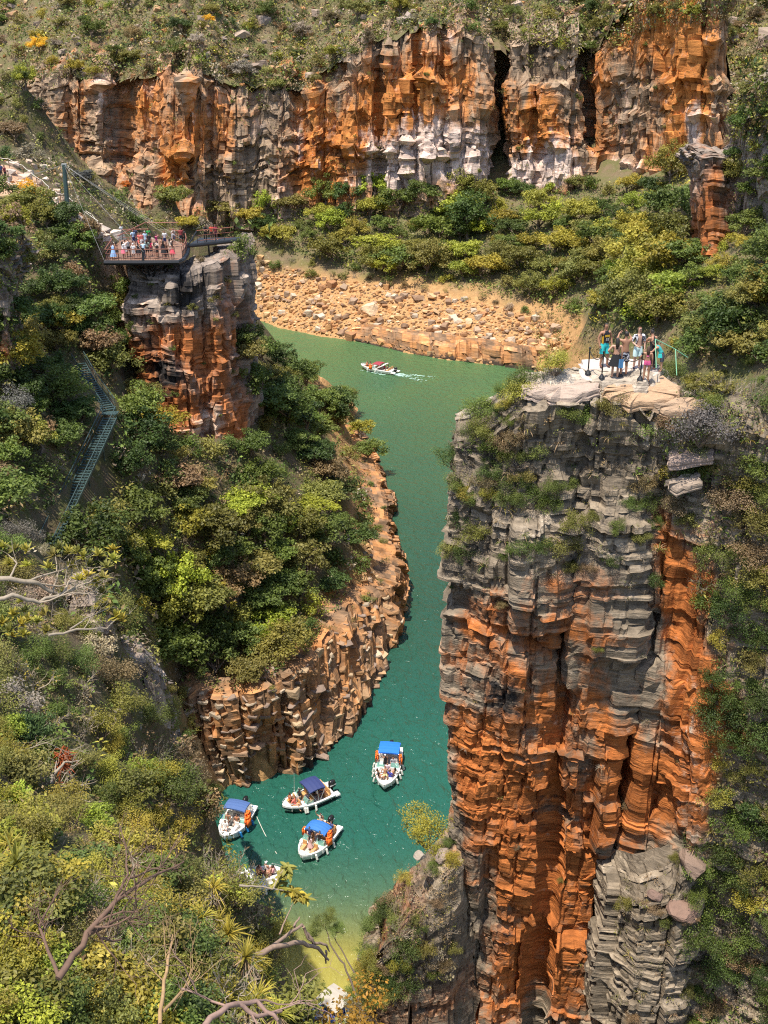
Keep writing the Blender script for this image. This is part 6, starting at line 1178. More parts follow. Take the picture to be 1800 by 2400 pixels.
# people on the trail
for u, v, lab, po, wr in ((103, 487, 'person in a pale blue shirt walking down the stone steps of the trail', 'contra', [('tee', LB_), ('trousers', (.2, .3, .45))]), (122, 489, 'person in a black shirt and jeans on the trail steps', 'stand', [('tee', BK_), ('trousers', (.06, .10, .2))]), (22, 436, 'person with a light bag at the upper end of the trail', 'stand', [('tee', (.5, .36, .28)), ('trousers', (.55, .5, .45))]), (5, 420, 'person in dark blue at the left edge of the trail', 'contra', [('tee', (.02, .04, .12)), ('trousers', BK_)]), (14, 424, 'person in a dark red shirt at the left edge of the trail', 'stand', [('tee', (.2, .03, .04)), ('shorts', BK_)]), (286, 560, 'person in a white shirt on the path just left of the deck', 'stand', [('tee', W_), ('shorts', (.3, .2, .15))])):
    person(march(u, v) + Vector((0, 0, .05)), random.uniform(-.5, 2.8), lab, po, 1, wr, 'short', scale=1.0)
# rope fence and steps along the trail
rf = thing('rope_fence', 'rope fence on thin wooden posts along both sides of the dirt trail', 'fence', TRAIL[3]); w3 = rf.location.copy(); TR2 = []
for a, b in zip(TRAIL[:-1], TRAIL[1:]):
    k = max(1, int((b - a).length / 1.6)); TR2 += [a.lerp(b, i / k) for i in range(k)]
for sd in (-1, 1):
    ends = []
    for i, p in enumerate(TR2):
        t = (TR2[min(i + 1, len(TR2) - 1)] - TR2[max(i - 1, 0)]); nn = Vector((-t.y, t.x, 0)).normalized() * (1.0 + (1.1 if p.x < -40 else 0)) * sd; q = drop(p.x + nn.x, p.y + nn.y, 70); mb = MB(); mb.tube([q - w3 - Vector((0, 0, .1)), q - w3 + Vector((0, 0, 1.1))], .05, 5); mb.build('post', WOODP, rf); ends.append(q - w3 + Vector((0, 0, 1.05)))
    mb = MB()
    for a, b in zip(ends[:-1], ends[1:]): mb.tube(sag(a, b, .08, 5), .03, 4, cap=False)
    mb.build('rope', ROPE, rf)
r = np.random.default_rng(77)
for i, p in enumerate(TR2[6:]):
    for q_ in range(2):
        pp = p.lerp(TR2[min(i + 7, len(TR2) - 1)], q_ * .5); q = drop(pp.x, pp.y, 70); s = r.uniform(1.1, 1.7); o = put('stone_step', STONES[i % 12], HS, q + Vector((0, 0, .08)), (0, 0, r.uniform(0, 3)), (s, s * .7, .35)); o.color = (.58, .45, .34, 1)

# ------------------------------------------------------------------ metal stairs in the gorge
st = thing('metal_stairs', 'long dark green metal staircase with a bend in the gorge left of the pillar', 'stairs', at_d(262, 968, 92.5)); w4 = st.location.copy(); mbt = MB(); mbt.box((0, 0, 0), (1.15, .26, .05)); tread = mbt.mesh('step', STEEL)
def flight(a, b, n, wd=1.15):
    a, b = Vector(a), Vector(b); d = b - a; h = Vector((d.x, d.y, 0)).normalized(); s = Vector((h.y, -h.x, 0)); an = math.atan2(s.y, s.x)
    for i in range(n): o = put('step', tread, st, a.lerp(b, (i + .5) / n) - w4, (0, 0, an), (wd / 1.15, 1, 1))
    for q in (-1, 1):
        off = s * wd / 2 * q; mb = MB(); mb.bar(a - w4 + off - Vector((0, 0, .1)), b - w4 + off - Vector((0, 0, .1)), .07, .24); mb.build('stringer', STEEL, st)
        mb = MB(); mb.tube([a - w4 + off + Vector((0, 0, 1.0)), b - w4 + off + Vector((0, 0, 1.0))], .04, 5); mb.tube([a - w4 + off + Vector((0, 0, .55)), b - w4 + off + Vector((0, 0, .55))], .022, 4); mb.build('handrail', STEEL, st)
        k = max(2, int(d.length / 1.8))
        for i in range(k + 1): p = a.lerp(b, i / k) - w4 + off; mb = MB(); mb.tube([p, p + Vector((0, 0, 1.0))], .025, 4); mb.build('rail_post', STEEL, st)
flight(at_d(184, 850, 99.5), at_d(212, 900, 96.8), 9); flight(at_d(212, 900, 96.8), at_d(256, 962, 93), 13); flight(at_d(258, 978, 92.3), at_d(112, 1285, 79.2), 46)
mb = MB(); mb.box(at_d(258, 968, 92.7) - w4, (1.35, .9, .06)); mb.build('landing', STEEL, st)
for f_ in (.15, .4, .65, .9): p = at_d(258, 978, 92.3).lerp(at_d(112, 1285, 79.2), f_) - w4; mb = MB(); mb.tube([p - Vector((0, 0, .15)), p - Vector((0, 0, 4))], .06, 5); mb.build('support_leg', STEEL, st)
# ------------------------------------------------------------------ boats
GEL = simple('white gelcoat', (.80, .79, .76), .25, 0, .03, 2); NAVYH = simple('dark hull paint', (.02, .022, .03), .3, 0, .05, 2); FLOORB = simple('cockpit floor', (.50, .46, .40), .7, 0, .1, 6); TAN = simple('tan vinyl', (.58, .32, .13), .5, 0, .06, 6); WHV = simple('white vinyl', (.72, .70, .66), .5, 0, .05, 6)
GREYV = simple('grey vinyl', (.10, .11, .14), .5, 0, .05, 6); ENG = simple('black outboard cowl', (.015, .015, .017), .25, 0, .05, 4); ALU = simple('aluminium tube', (.70, .70, .70), .3, .7, .03, 4)
FENDW = simple('white fender', (.74, .73, .66), .4, 0, .04, 4); ORJ = simple('orange life jacket', (.85, .16, .015), .7, 0, .12, 14); STRAP = simple('black strap', (.03, .03, .03), .7)
GLASS, N, L, b_ = new_mat('tinted windscreen'); b_.inputs['Base Color'].default_value = (.25, .55, .48, 1); b_.inputs['Roughness'].default_value = .05; tr_ = nd(N, 'ShaderNodeBsdfTransparent'); tr_.inputs[0].default_value = (.75, .95, .88, 1); m_ = nd(N, 'ShaderNodeMixShader'); m_.inputs[0].default_value = .55; L.new(b_.outputs[0], m_.inputs[1]); L.new(tr_.outputs[0], m_.inputs[2]); L.new(m_.outputs[0], N['Material Output'].inputs[0])
def fabric(name, c): return simple(name, c, .75, 0, .12, 3)
BLUEF, NAVYF, STEELF, REDF, BEIGEF = fabric('bright blue canopy', (.012, .15, .62)), fabric('navy canopy', (.025, .04, .14)), fabric('faded blue canopy', (.06, .12, .30)), fabric('maroon canopy', (.28, .035, .05)), fabric('beige canopy', (.40, .36, .30))
ST = np.array([-.5, -.46, -.3, -.1, .1, .25, .36, .44, .485, .5])           # stations along the length
HB = np.array([.92, .96, 1.0, 1.0, .94, .80, .58, .33, .13, .02])             # half beam
def boat(name, bow, stern, label, canopy=BLUEF, beam=2.35, stripe=False, seat=TAN, can=(-.27, .06), canz=1.95, fend=((-.2, 1), (.02, 1), (.2, 1), (-.05, -1), (.2, -1)), fcol=FENDW, arch=False, scr=.12, group='speedboats on the green water', open_=False, arc=.16, canw=.8):
    bow, stern = Vector(bow), Vector(stern); Ln = (bow - stern).xy.length; c = (bow + stern) / 2; rz = math.atan2(bow.y - stern.y, bow.x - stern.x)
    o = thing('motorboat', label, 'boat', (c.x, c.y, 0), rz, group); b = HB * beam / 2; x = ST * Ln; sh = .62 + .28 * np.clip((ST + .1) / .6, 0, 1) ** 1.5; ch = .10 + .55 * np.clip((ST - .2) / .3, 0, 1) ** 1.6; kl = -.28 + .75 * np.clip((ST - .25) / .25, 0, 1) ** 1.8
    G = []
    for i in range(len(ST)): G.append([(x[i], -b[i], sh[i]), (x[i], -b[i] * .97, sh[i] - .16), (x[i], -b[i] * .86 * (1 - .15 * (ST[i] > .3)), ch[i]), (x[i] - .12 * (ST[i] > .45), 0, kl[i]), (x[i], b[i] * .86 * (1 - .15 * (ST[i] > .3)), ch[i]), (x[i], b[i] * .97, sh[i] - .16), (x[i], b[i], sh[i])])
    G = np.array(G); mb = MB()
    for j in range(6): mb.grid(G[:, j:j + 2], 1 if (stripe and j in (1, 4)) else 0)
    mb.add(G[0], [[0, 1, 5, 6], [1, 2, 4, 5]], 0); mb.add(G[0], [[2, 3, 4]], 0); mb.build('hull', [GEL, NAVYH], o)
    # deck with cockpit and bow well: gunwale, inner wall, floor
    mb = MB(); fl = .34; gw = .2
    def ring(i0x, i1x, wellz, front_close):
        xs_ = np.linspace(i0x * Ln, i1x * Ln, 9); bb = np.interp(xs_, x, b); ss = np.interp(xs_, x, sh); wi = np.maximum(bb - gw, .04)
        for s in (-1, 1):
            mb.grid(np.array([[(xs_[k], s * bb[k], ss[k]), (xs_[k], s * bb[k] * .985, ss[k] + .05), (xs_[k], s * (wi[k] + .02), ss[k] + .05), (xs_[k], s * wi[k], ss[k] - .02), (xs_[k], s * wi[k] * .97, wellz)] for k in range(9)]))
        mb2.grid(np.array([[(xs_[k], -wi[k] * .97, wellz), (xs_[k], wi[k] * .97, wellz)] for k in range(9)])); return xs_, wi, ss
    mb2 = MB(); ring(-.40, scr - .015, fl, 0); ring(scr + .055, .37, fl + .16, 0)
    for xa, xb in ((-.5, -.40), (.37, .5)):                               # aft deck and foredeck
        xs_ = np.linspace(xa * Ln, xb * Ln, 6); bb = np.interp(xs_, x, b); ss = np.interp(xs_, x, sh); mb.grid(np.array([[(xs_[k], -bb[k], ss[k]), (xs_[k], -bb[k] * .9, ss[k] + .05), (xs_[k], 0, ss[k] + .08), (xs_[k], bb[k] * .9, ss[k] + .05), (xs_[k], bb[k], ss[k])] for k in range(6)]))
        xe = xb if xa < 0 else xa; be = np.interp(xe * Ln, x, b); se = np.interp(xe * Ln, x, sh); mb.add([(xe * Ln, -be, se + .05), (xe * Ln, be, se + .05), (xe * Ln, be, fl), (xe * Ln, -be, fl)], [[0, 1, 2, 3]])
    mb.build('deck', GEL, o); mb2.build('cockpit_floor', FLOORB, o)
    bs_ = np.interp(scr * Ln, x, b); zs = np.interp(scr * Ln, x, sh); gap = .28
    for s in (-1, 1):                                                     # consoles and windscreen
        mb = MB(); mb.box((scr * Ln + .02 * Ln, s * (bs_ + gap) / 2, (zs + fl) / 2 + .06), (.07 * Ln, bs_ - gap, zs - fl + .12)); mb.build('console', GEL, o)
        y0, y1 = s * gap, s * (bs_ - .1); xf = scr * Ln + .02; z0 = zs + .08; P = np.array([(xf, y0, z0), (xf, y1, z0), (xf - .32, y1 * .93, z0 + .42), (xf - .3, y0, z0 + .45)]); mb = MB(); mb.add(P, [[0, 1, 2, 3]]); mb.add(np.array([(xf, y1, z0), (xf - .16 * Ln, s * (bs_ - .06), z0), (xf - .16 * Ln, s * (bs_ - .12), z0 + .2), (xf - .32, y1 * .93, z0 + .42)]), [[0, 1, 2, 3]]); w_ = mb.build('windscreen', GLASS, o)
        mb = MB(); mb.tube(list(P) + [P[0]], .022, 5); mb.tube([(xf, y1, z0), (xf - .16 * Ln, s * (bs_ - .06), z0), (xf - .16 * Ln, s * (bs_ - .12), z0 + .2), (xf - .32, y1 * .93, z0 + .42)], .02, 5); mb.build('frame', ALU, w_)
        q = np.interp(.3 * Ln, x, b) - gw; mb = MB(); mb.box(((scr + .06 + .36) / 2 * Ln, s * q * .72, fl + .32), ((.30 - scr) * Ln, q * .5, .3), taper=(.97, .9)); mb.box(((scr + .08) * Ln, s * q * .8, fl + .62), (.1, q * .62, .42), taper=(.8, .95)); mb.build('bow_seat', seat, o)
        mb = MB(); mb.box(((scr - .12) * Ln, s * bs_ * .5, fl + .22), (.5, .52, .42), taper=(.95, .95)); mb.box(((scr - .12) * Ln - .25, s * bs_ * .5, fl + .62), (.1, .5, .5), taper=(.8, .9)); mb.build('seat', seat, o)
    mb = MB(); mb.box((-.37 * Ln, 0, fl + .22), (.55, beam * .78, .42), taper=(.95, .97)); mb.box((-.405 * Ln, 0, fl + .62), (.12, beam * .78, .5), taper=(.8, .97)); mb.build('bench', seat, o)
    for s in (-1, 1): mb = MB(); mb.box((-.55 * Ln, s * beam * .33, .42), (.12 * Ln, beam * .24, .14), taper=(.95, .9)); mb.build('swim_platform', GEL, o)
    e = thing('outboard_motor', None, None, (0, 0, 0)); e.parent = o; e.location = (-.555 * Ln, 0, .5); mb = MB()
    mb.grid(np.array([[(dx * w_, dy * w_ * .75, z) for dx, dy in ((-.3, -.2), (-.36, 0), (-.3, .2), (0, .27), (.28, .2), (.33, 0), (.28, -.2), (0, -.27))] for z, w_ in ((.15, .8), (.25, 1.0), (.6, 1.05), (.78, .92), (.86, .6), (.88, .02))]), close=True); mb.build('cowl', ENG, e, True)
    mb = MB(); mb.box((.02, 0, -.25), (.22, .14, .85)); mb.box((.32, 0, .1), (.4, .3, .2)); mb.build('motor_leg', ENG, e); mb = MB(); mb.box((-.02, 0, .46), (.62, .43, .05)); mb.build('cowl_stripe', ALU, e)
    # canopy on its frame
    if canopy:
        xa, xb = can[0] * Ln, can[1] * Ln; hw = beam / 2 * canw; mb = MB(); nx, ny = 9, 9
        top = np.array([[(xa + (xb - xa) * i / (nx - 1), hw * (2 * j / (ny - 1) - 1), canz - .10 * (2 * i / (nx - 1) - 1) ** 2 - arc * abs(2 * j / (ny - 1) - 1) ** 2.4 + .009 * math.cos(i * math.pi)) for j in range(ny)] for i in range(nx)])
        mb.grid(top); mb.grid((top - np.array([0, 0, .035]))[:, ::-1]); rim = np.concatenate([top[0], top[1:, -1], top[-1, ::-1][1:], top[1:-1, 0][::-1]]); mb.grid(np.array([rim - np.array([0, 0, .12]), rim]), close=True); cn = mb.build('canopy', canopy, o, False)
        for s in (-1, 1):
            for xt, xf in ((xa, (can[0] + can[1]) / 2 * Ln - .15), (xb, (can[0] + can[1]) / 2 * Ln + .15), ((xa + xb) / 2, (can[0] + can[1]) / 2 * Ln)): mb = MB(); mb.tube([(xf, s * (beam / 2 - .08), zs + .05), (xt, s * hw * .98, canz - arc - .1)], .022, 5); mb.build('canopy_pole', ALU, o)
    if arch:
        mb = MB(); hw = beam / 2 - .06
        mb.grid(np.array([[(xx + dx, yy, zz) for dx in (-.16, .16)] for xx, yy, zz in ((-.02 * Ln, -hw, .7), (-.14 * Ln, -hw * .97, 1.2), (-.24 * Ln, -hw * .9, 1.62), (-.25 * Ln, 0, 1.72), (-.24 * Ln, hw * .9, 1.62), (-.14 * Ln, hw * .97, 1.2), (-.02 * Ln, hw, .7))])); g = mb.build('radar_arch', GEL, o); sd_ = g.modifiers.new('t', 'SOLIDIFY'); sd_.thickness = .1
    for fx, s in fend:
        bb = np.interp(fx * Ln, x, b); zz = np.interp(fx * Ln, x, sh); mb = MB(); mb.tube([(0, 0, .1), (0, 0, .04)], .02, 5); mb.tube([(0, 0, .05), (0, s * .04, .0), (0, s * .14, -.42), (0, s * .15, -.47)], [.03, .095, .1, .05], 8); q = mb.build('fender', fcol, o); q.location = (fx * Ln, s * (bb + .08), zz - .08)
    mb = MB(); xs_ = np.linspace(.3, .49, 6) * Ln; bb = np.interp(xs_, x, b) * .86; ss = np.interp(xs_, x, sh) + .28
    for s in (-1, 1):
        mb.tube([(xs_[k], s * max(bb[k], .05), ss[k]) for k in range(6)], .016, 5); [mb.tube([(xs_[k], s * max(bb[k], .05), ss[k] - .25), (xs_[k], s * max(bb[k], .05), ss[k])], .014, 4) for k in (0, 2, 4)]
    if not open_: mb.build('bow_rail', ALU, o)
    return o, Ln
def in_boat(bt, x, y, z): 
    M = Matrix.Translation(bt.location) @ Matrix.Rotation(bt.rotation_euler.z, 4, 'Z'); return M @ Vector((x, y, z))
JK = None
def jacket(bt, x, y, z, label, rz=0, s=1.0, tilt=.0):
    """an orange life vest: two front panels, back, collar, straps"""
    global JK
    if JK is None:
        a = MB()
        for q in (-1, 1): a.box((q * .12, -.08, 0), (.20, .10, .52), taper=(.8, .8)); a.box((q * .12, -.09, .30), (.11, .09, .16), taper=(.8, .8))
        a.box((0, .08, .02), (.42, .10, .56), taper=(.8, .8)); a.tube([(-.12, -.06, .36), (-.1, .06, .42), (.1, .06, .42), (.12, -.06, .36)], .06, 6)
        b = MB(); [b.box((0, -.08, zz), (.46, .125, .035)) for zz in (-.14, .08)]; JK = (a.mesh('vest', ORJ, True), b.mesh('strap', STRAP))
    o = thing('life_jacket', label, 'life jacket', in_boat(bt, x, y, z), bt.rotation_euler.z + rz, 'orange life jackets on the boats'); o.rotation_euler.x = tilt; o.scale = (s, s, s); put('vest', JK[0], o); put('strap', JK[1], o); return o
def aboard(bt, x, y, z, label, po, sk, wr, hr='short', rz=0, sc=.98, hcol=(.02, .014, .01), cap=None): return person(in_boat(bt, x, y, z), bt.rotation_euler.z + math.pi / 2 + rz, label, po, sk, wr, hr, cap or hcol, sc, 'people aboard the boats')
Wp = lambda u, v, z=.6: at_z(u, v, z)
SIT = -.08          # a seated body's origin is this far below the cockpit floor
# boat A: bright blue canopy, bow towards the viewer
A_, LA = boat('motorboat', Wp(900, 1847), Wp(917, 1757), 'white boat with a bright square blue canopy, bow pointing at the viewer', BLUEF, 2.35, seat=WHV, can=(-.40, -.1), canz=2.0, scr=.03, fend=((-.12, 1), (.02, 1), (.14, 1), (.28, 1), (-.12, -1), (.02, -1), (.14, -1), (.28, -1)), arc=.06)
for k, (x, y, lab, po, sk, wr, hr, rz) in enumerate(((.30, -.5, 'dark haired woman in pink at the bow of the bright blue canopy boat', 'sitback', 1, [('bikini_top', PK_), ('briefs', PK_)], 'long', 2.6), (.22, -.62, 'tanned person lying on the left bow seat of the bright blue canopy boat', 'sitback', 2, [('briefs', BK_)], 'short', 2.2), (.2, -.1, 'bare chested man in yellow shorts in the bow of the bright blue canopy boat', 'sitback', 1, [('shorts', (.6, .52, .25))], 'short', .2), (.26, .38, 'person in a blue top bending in the bow of the bright blue canopy boat', 'sit', 1, [('tee', (.05, .06, .35)), ('shorts', (.05, .06, .3))], 'short', 2.8), (.17, .62, 'tanned woman in an orange swimsuit in the bow of the bright blue canopy boat', 'sitback', 1, [('swimsuit', (.7, .2, .1))], 'long', -2.2), (.08, .02, 'person in a white and pink shirt in the walkway of the bright blue canopy boat', 'sit', 0, [('tee', (.65, .5, .55)), ('shorts', (.3, .3, .4))], 'short', .1), (-.02, -.25, 'person in a white cap stretching an arm under the bright blue canopy', 'wave', 1, [('tank', BK_), ('shorts', BK_)], 'cap', .3), (-.08, .45, 'person in grey at the helm of the bright blue canopy boat', 'sit', 1, [('tee', (.3, .3, .34)), ('shorts', BK_)], 'short', .0))):
    aboard(A_, x * LA, y, (-.1 if po.startswith('sit') else .36), lab, po, sk, wr, hr, rz, cap=(.7, .7, .7) if hr == 'cap' else None)
jacket(A_, -.12 * LA, -1.08, 1.15, 'bundle of orange life jackets on the left side of the bright blue canopy boat'); jacket(A_, -.18 * LA, -1.08, 1.2, 'second orange life jacket behind the left bundle of the bright blue canopy boat', .3); jacket(A_, -.1 * LA, 1.1, 1.2, 'orange life jacket on the right side of the bright blue canopy boat', .2, 1.2)
# boat B: navy canopy, dark striped hull, bow to the lower left
B_, LB = boat('motorboat', Wp(662, 1894), Wp(772, 1848), 'white boat with a navy canopy and a dark hull stripe, bow to the lower left', NAVYF, 2.3, True, TAN, (-.30, .03), 2.05, ((.16, 1), (.12, 1), (-.05, 1)))
for k, (x, y, lab, po, sk, wr, hr, rz) in enumerate(((.3, -.35, 'person in an orange life vest in the bow of the navy canopy boat', 'sit', 1, [('life_vest', (.85, .16, .015), .05), ('shorts', BK_)], 'short', 2.8), (.28, .4, 'person in a red top lying in the bow of the navy canopy boat', 'sitback', 0, [('tee', (.7, .16, .12)), ('briefs', (.6, .2, .16))], 'short', 2.2), (.1, -.3, 'person in a black cap and black shirt by the windscreen of the navy canopy boat', 'sit', 1, [('tee', BK_), ('shorts', GR_)], 'cap', .2), (.03, .45, 'person in dark clothes at the helm under the navy canopy', 'sit', 1, [('tee', (.03, .03, .05)), ('shorts', BK_)], 'short', .1), (-.2, .2, 'person in a white shirt under the back of the navy canopy', 'sit', 0, [('tee', W_), ('shorts', BK_)], 'short', -.5), (-.33, .35, 'person with a pink top on the stern bench of the navy canopy boat', 'sit', 0, [('tee', (.75, .4, .42)), ('shorts', (.1, .1, .14))], 'short', -.2), (-.3, -.4, 'dark haired person on the far side of the stern of the navy canopy boat', 'sit', 1, [('tee', BK_), ('shorts', BK_)], 'long', -.2))): aboard(B_, x * LB, y, -.1, lab, po, sk, wr, hr, rz, cap=BK_ if hr == 'cap' else None)
o = thing('antenna', 'thin white antenna rod on the far side of the navy canopy boat', 'antenna', in_boat(B_, .12 * LB, -1.1, .9)); mb = MB(); mb.tube([(0, 0, 0), (.05, .05, 1.9)], [.018, .01], 5); mb.build('rod', FENDW, o); mb = MB(); mb.box((0, 0, .02), (.08, .08, .06)); mb.build('base', ALU, o)
# boat C: mid blue canopy, cream bow, bow to the lower left
C_, LC = boat('motorboat', Wp(706, 2012), Wp(772, 1934), 'white boat with a rounded blue canopy and a tan bow seat, nearest to the viewer', fabric('mid blue canopy', (.03, .15, .45)), 2.4, seat=TAN, can=(-.24, .03), canz=2.0, scr=.1, fend=((.32, 1), (.08, 1), (-.14, 1)), arc=.26)
for k, (x, y, lab, po, sk, wr, hr, rz) in enumerate(((.22, .1, 'woman in a pale pink dress standing in the bow of the rounded canopy boat', 'stand', 0, [('tee', (.6, .38, .36)), ('skirt', (.6, .38, .36))], 'long', 2.9), (.02, -.5, 'man in a navy shirt at the helm of the rounded canopy boat', 'front', 1, [('tee', (.03, .035, .12)), ('shorts', BK_)], 'short', .1), (.03, .5, 'person with bare arms behind the right windscreen of the rounded canopy boat', 'photo', 0, [('tank', BK_), ('shorts', BK_)], 'short', .4), (-.34, -.3, 'shirtless man on the stern of the rounded canopy boat', 'stand', 0, [('shorts', BK_)], 'short', 2.0), (-.36, .1, 'person in black on the stern of the rounded canopy boat', 'sit', 1, [('tee', BK_), ('shorts', BK_)], 'short', .6), (-.3, .75, 'person in navy on the right rear side of the rounded canopy boat', 'stand', 0, [('tee', (.06, .07, .2)), ('shorts', (.5, .15, .15))], 'long', -.4), (-.4, -.55, 'person waving at the back of the rounded canopy boat', 'wave', 0, [('tank', W_), ('shorts', GR_)], 'short', .3))): aboard(C_, x * LC, y, (-.1 if po.startswith('sit') else .36), lab, po, sk, wr, hr, rz, .95)
jacket(C_, -.02 * LC, -1.1, 1.15, 'orange life jackets hanging left of the rounded blue canopy'); jacket(C_, -.1 * LC, 1.12, 1.25, 'upper orange life jacket right of the rounded blue canopy', .2, 1.2); jacket(C_, -.04 * LC, 1.2, .95, 'lower orange life jacket right of the rounded blue canopy', -.3, 1.15)
# boat D: faded blue canopy at the left bushes
D_, LD = boat('motorboat', Wp(524, 1966), Wp(573, 1889), 'white boat with a faded blue canopy half hidden by the left bushes', STEELF, 2.4, seat=WHV, can=(-.31, -.02), canz=2.0, scr=.05, fend=((.26, 1), (.06, 1), (-.16, 1), (-.16, -1)), fcol=simple('bright blue fender', (.02, .22, .55), .4), arc=.1)
for k, (x, y, lab, po, sk, wr, hr, rz) in enumerate(((.02, -.5, 'tanned person under the front of the faded blue canopy', 'sit', 1, [('shorts', BK_)], 'short', .1), (.02, .3, 'second tanned person under the front of the faded blue canopy, nearer the life jackets', 'sit', 1, [('bikini_top', (.6, .2, .1)), ('briefs', BK_)], 'long', .2), (.25, -.3, 'person in white in the bow behind the left bushes', 'sit', 0, [('tee', W_), ('shorts', W_)], 'short', .2))): aboard(D_, x * LD, y, -.1, lab, po, sk, wr, hr, rz)
jacket(D_, -.04 * LD, 1.22, 1.2, 'big orange life jacket on the boat with the faded blue canopy', .1, 1.5); jacket(D_, .02 * LD, 1.3, .95, 'lower orange life jacket on the boat with the faded blue canopy', -.2, 1.3)
mb = MB(); mb.tube(sag(in_boat(D_, -.3 * LD, 1.5, .5), in_boat(D_, .45 * LD, 4.6, .03), .3), .025, 5); tag(mb.build('mooring_rope', ROPE), 'pale mooring rope trailing beside the boat with the faded blue canopy', 'rope')
o = thing('buoy', 'blue plastic buoy floating behind the boat with the faded blue canopy', 'buoy', Wp(589, 1899, .1)); mb = MB(); mb.lathe([(0, -.15), (.2, -.05), (.24, .15), (.2, .4), (.06, .55), (0, .56)], 10); mb.build('float', simple('blue plastic', (.02, .16, .42), .4), o, True); mb = MB(); mb.tube([(0, 0, .55), (.06, 0, .68), (0, 0, .62)], .02, 5); mb.build('ring', ROPE, o)
# boat E: open white boat behind the lower left bushes
E_, LE_ = boat('motorboat', Wp(661, 2044), Wp(572, 2068), 'open white boat without canopy behind the lower left bushes', None, 2.4, seat=WHV, fend=((.2, -1), (-.05, -1)), scr=-.1)
for k, (x, y, lab, po, sk, wr, hr, rz) in enumerate(((.0, .3, 'sunburnt person with pink straps in the open white boat', 'sitback', 0, [('bikini_top', PK_), ('briefs', PK_)], 'long', -.4), (.05, -.3, 'tanned person facing away in the open white boat', 'sit', 1, [('briefs', (.6, .3, .1))], 'short', .5), (.2, .1, 'person in a red swimsuit near the tip of the open white boat', 'sitback', 0, [('swimsuit', (.6, .05, .08))], 'short', 2.2), (.27, -.1, 'person in a striped top at the tip of the open white boat', 'sit', 0, [('tee', (.6, .3, .3)), ('shorts', BK_)], 'short', 2.6), (-.12, .2, 'person in orange at the middle of the open white boat', 'sit', 1, [('tee', (.7, .3, .1)), ('shorts', BK_)], 'short', .2), (.13, .45, 'person in a white hat in the open white boat', 'sit', 0, [('tank', W_), ('shorts', W_)], 'cap', .6))): aboard(E_, x * LE_, y, -.05, lab, po, sk, wr, hr, rz, cap=(.7, .7, .7) if hr == 'cap' else None)
# boat F: far white cruiser with arch and maroon canopy, under way
F_, LF = boat('motorboat', Wp(846, 855, .7), Wp(923, 870, .5), 'far white motorboat with a maroon canopy leaving a wake', REDF, 2.7, seat=TAN, can=(-.16, .06), canz=1.85, fend=((.2, 1), (-.05, 1)), arch=True, scr=.1, group=None)
for k, (x, y, lab, po, sk, wr, hr, rz) in enumerate(((.33, -.3, 'tanned person at the bow of the far boat', 'sitback', 1, [('briefs', BK_)], 'short', 2.), (.28, .3, 'person in an orange life vest at the bow of the far boat', 'sit', 1, [('life_vest', (.85, .16, .015), .05), ('shorts', BK_)], 'short', 1.), (.22, -.2, 'bare backed person in the bow seat of the far boat', 'sit', 1, [('shorts', BK_)], 'short', .4), (.17, .45, 'person with a red top in front of the maroon canopy', 'sit', 0, [('tee', (.75, .2, .12)), ('shorts', BK_)], 'short', -.4), (-.05, .3, 'person in white under the maroon canopy', 'sit', 1, [('tee', W_), ('shorts', BK_)], 'short', .1), (-.25, .4, 'person in dark red at the stern of the far boat', 'sit', 1, [('tee', (.3, .04, .04)), ('shorts', BK_)], 'short', -.6), (-.3, -.3, 'tanned person on the stern bench of the far boat', 'sit', 1, [('shorts', (.6, .5, .4))], 'short', .4), (-.33, .1, 'person in black in the middle of the stern bench of the far boat', 'sit', 1, [('tank', BK_), ('shorts', BK_)], 'long', .1))): aboard(F_, x * LF, y, .0, lab, po, sk, wr, hr, rz)
jacket(F_, .1 * LF, 1.36, .95, 'orange life jacket hanging on the side of the far boat', 0, 1.3)
FOAM, N, L, b_ = new_mat('wake foam'); b_.inputs['Base Color'].default_value = (.36, .55, .46, 1); b_.inputs['Roughness'].default_value = .6
r = np.random.default_rng(91); mb = MB(); Mi = Matrix.Translation(F_.location) @ Matrix.Rotation(F_.rotation_euler.z, 4, 'Z')
for i in range(120):
    q = r.random() ** 1.6; xx = -LF * .55 - q * 8; sp = .5 + 2.4 * q; yy = r.choice([-1, 1]) * sp * r.uniform(.55, 1.0) if r.random() < .6 else r.normal() * sp * .4; s = r.uniform(.08, .38) * (1 - .6 * q); p = Mi @ Vector((xx, yy, .03 + .02 * r.random())); a = r.uniform(0, 6.28); k = 6; an = a + np.arange(k) * 2 * np.pi / k; rr = s * r.uniform(.5, 1, k); V = np.stack([p.x + rr * 1.8 * np.cos(an), p.y + rr * np.sin(an), np.full(k, p.z)], 1); mb.add(V, [[0, 1, 2], [0, 2, 3], [0, 3, 4], [0, 4, 5]])
for i in range(40):
    s_ = r.choice([-1, 1]); q = r.random(); xx = LF * (.42 - .8 * q); yy = s_ * (1.15 + .9 * q * r.random() + .15); s = r.uniform(.06, .22); p = Mi @ Vector((xx, yy, .04)); an = np.arange(5) * 2 * np.pi / 5; V = np.stack([p.x + s * 2 * np.cos(an), p.y + s * np.sin(an), np.full(5, p.z)], 1); mb.add(V, [[0, 1, 2], [0, 2, 3], [0, 3, 4]])
tag(mb.build('wake_foam', FOAM), kind='stuff')
# boat G: beige canopy at the bottom edge
G_, LG = boat('motorboat', Wp(812, 2345), Wp(735, 2412), 'boat with a beige canopy and blue seats at the bottom edge of the shallows', BEIGEF, 2.4, seat=simple('blue vinyl', (.02, .07, .30), .5), can=(-.12, .42), canz=1.9, fend=(), scr=.1, arc=.08)

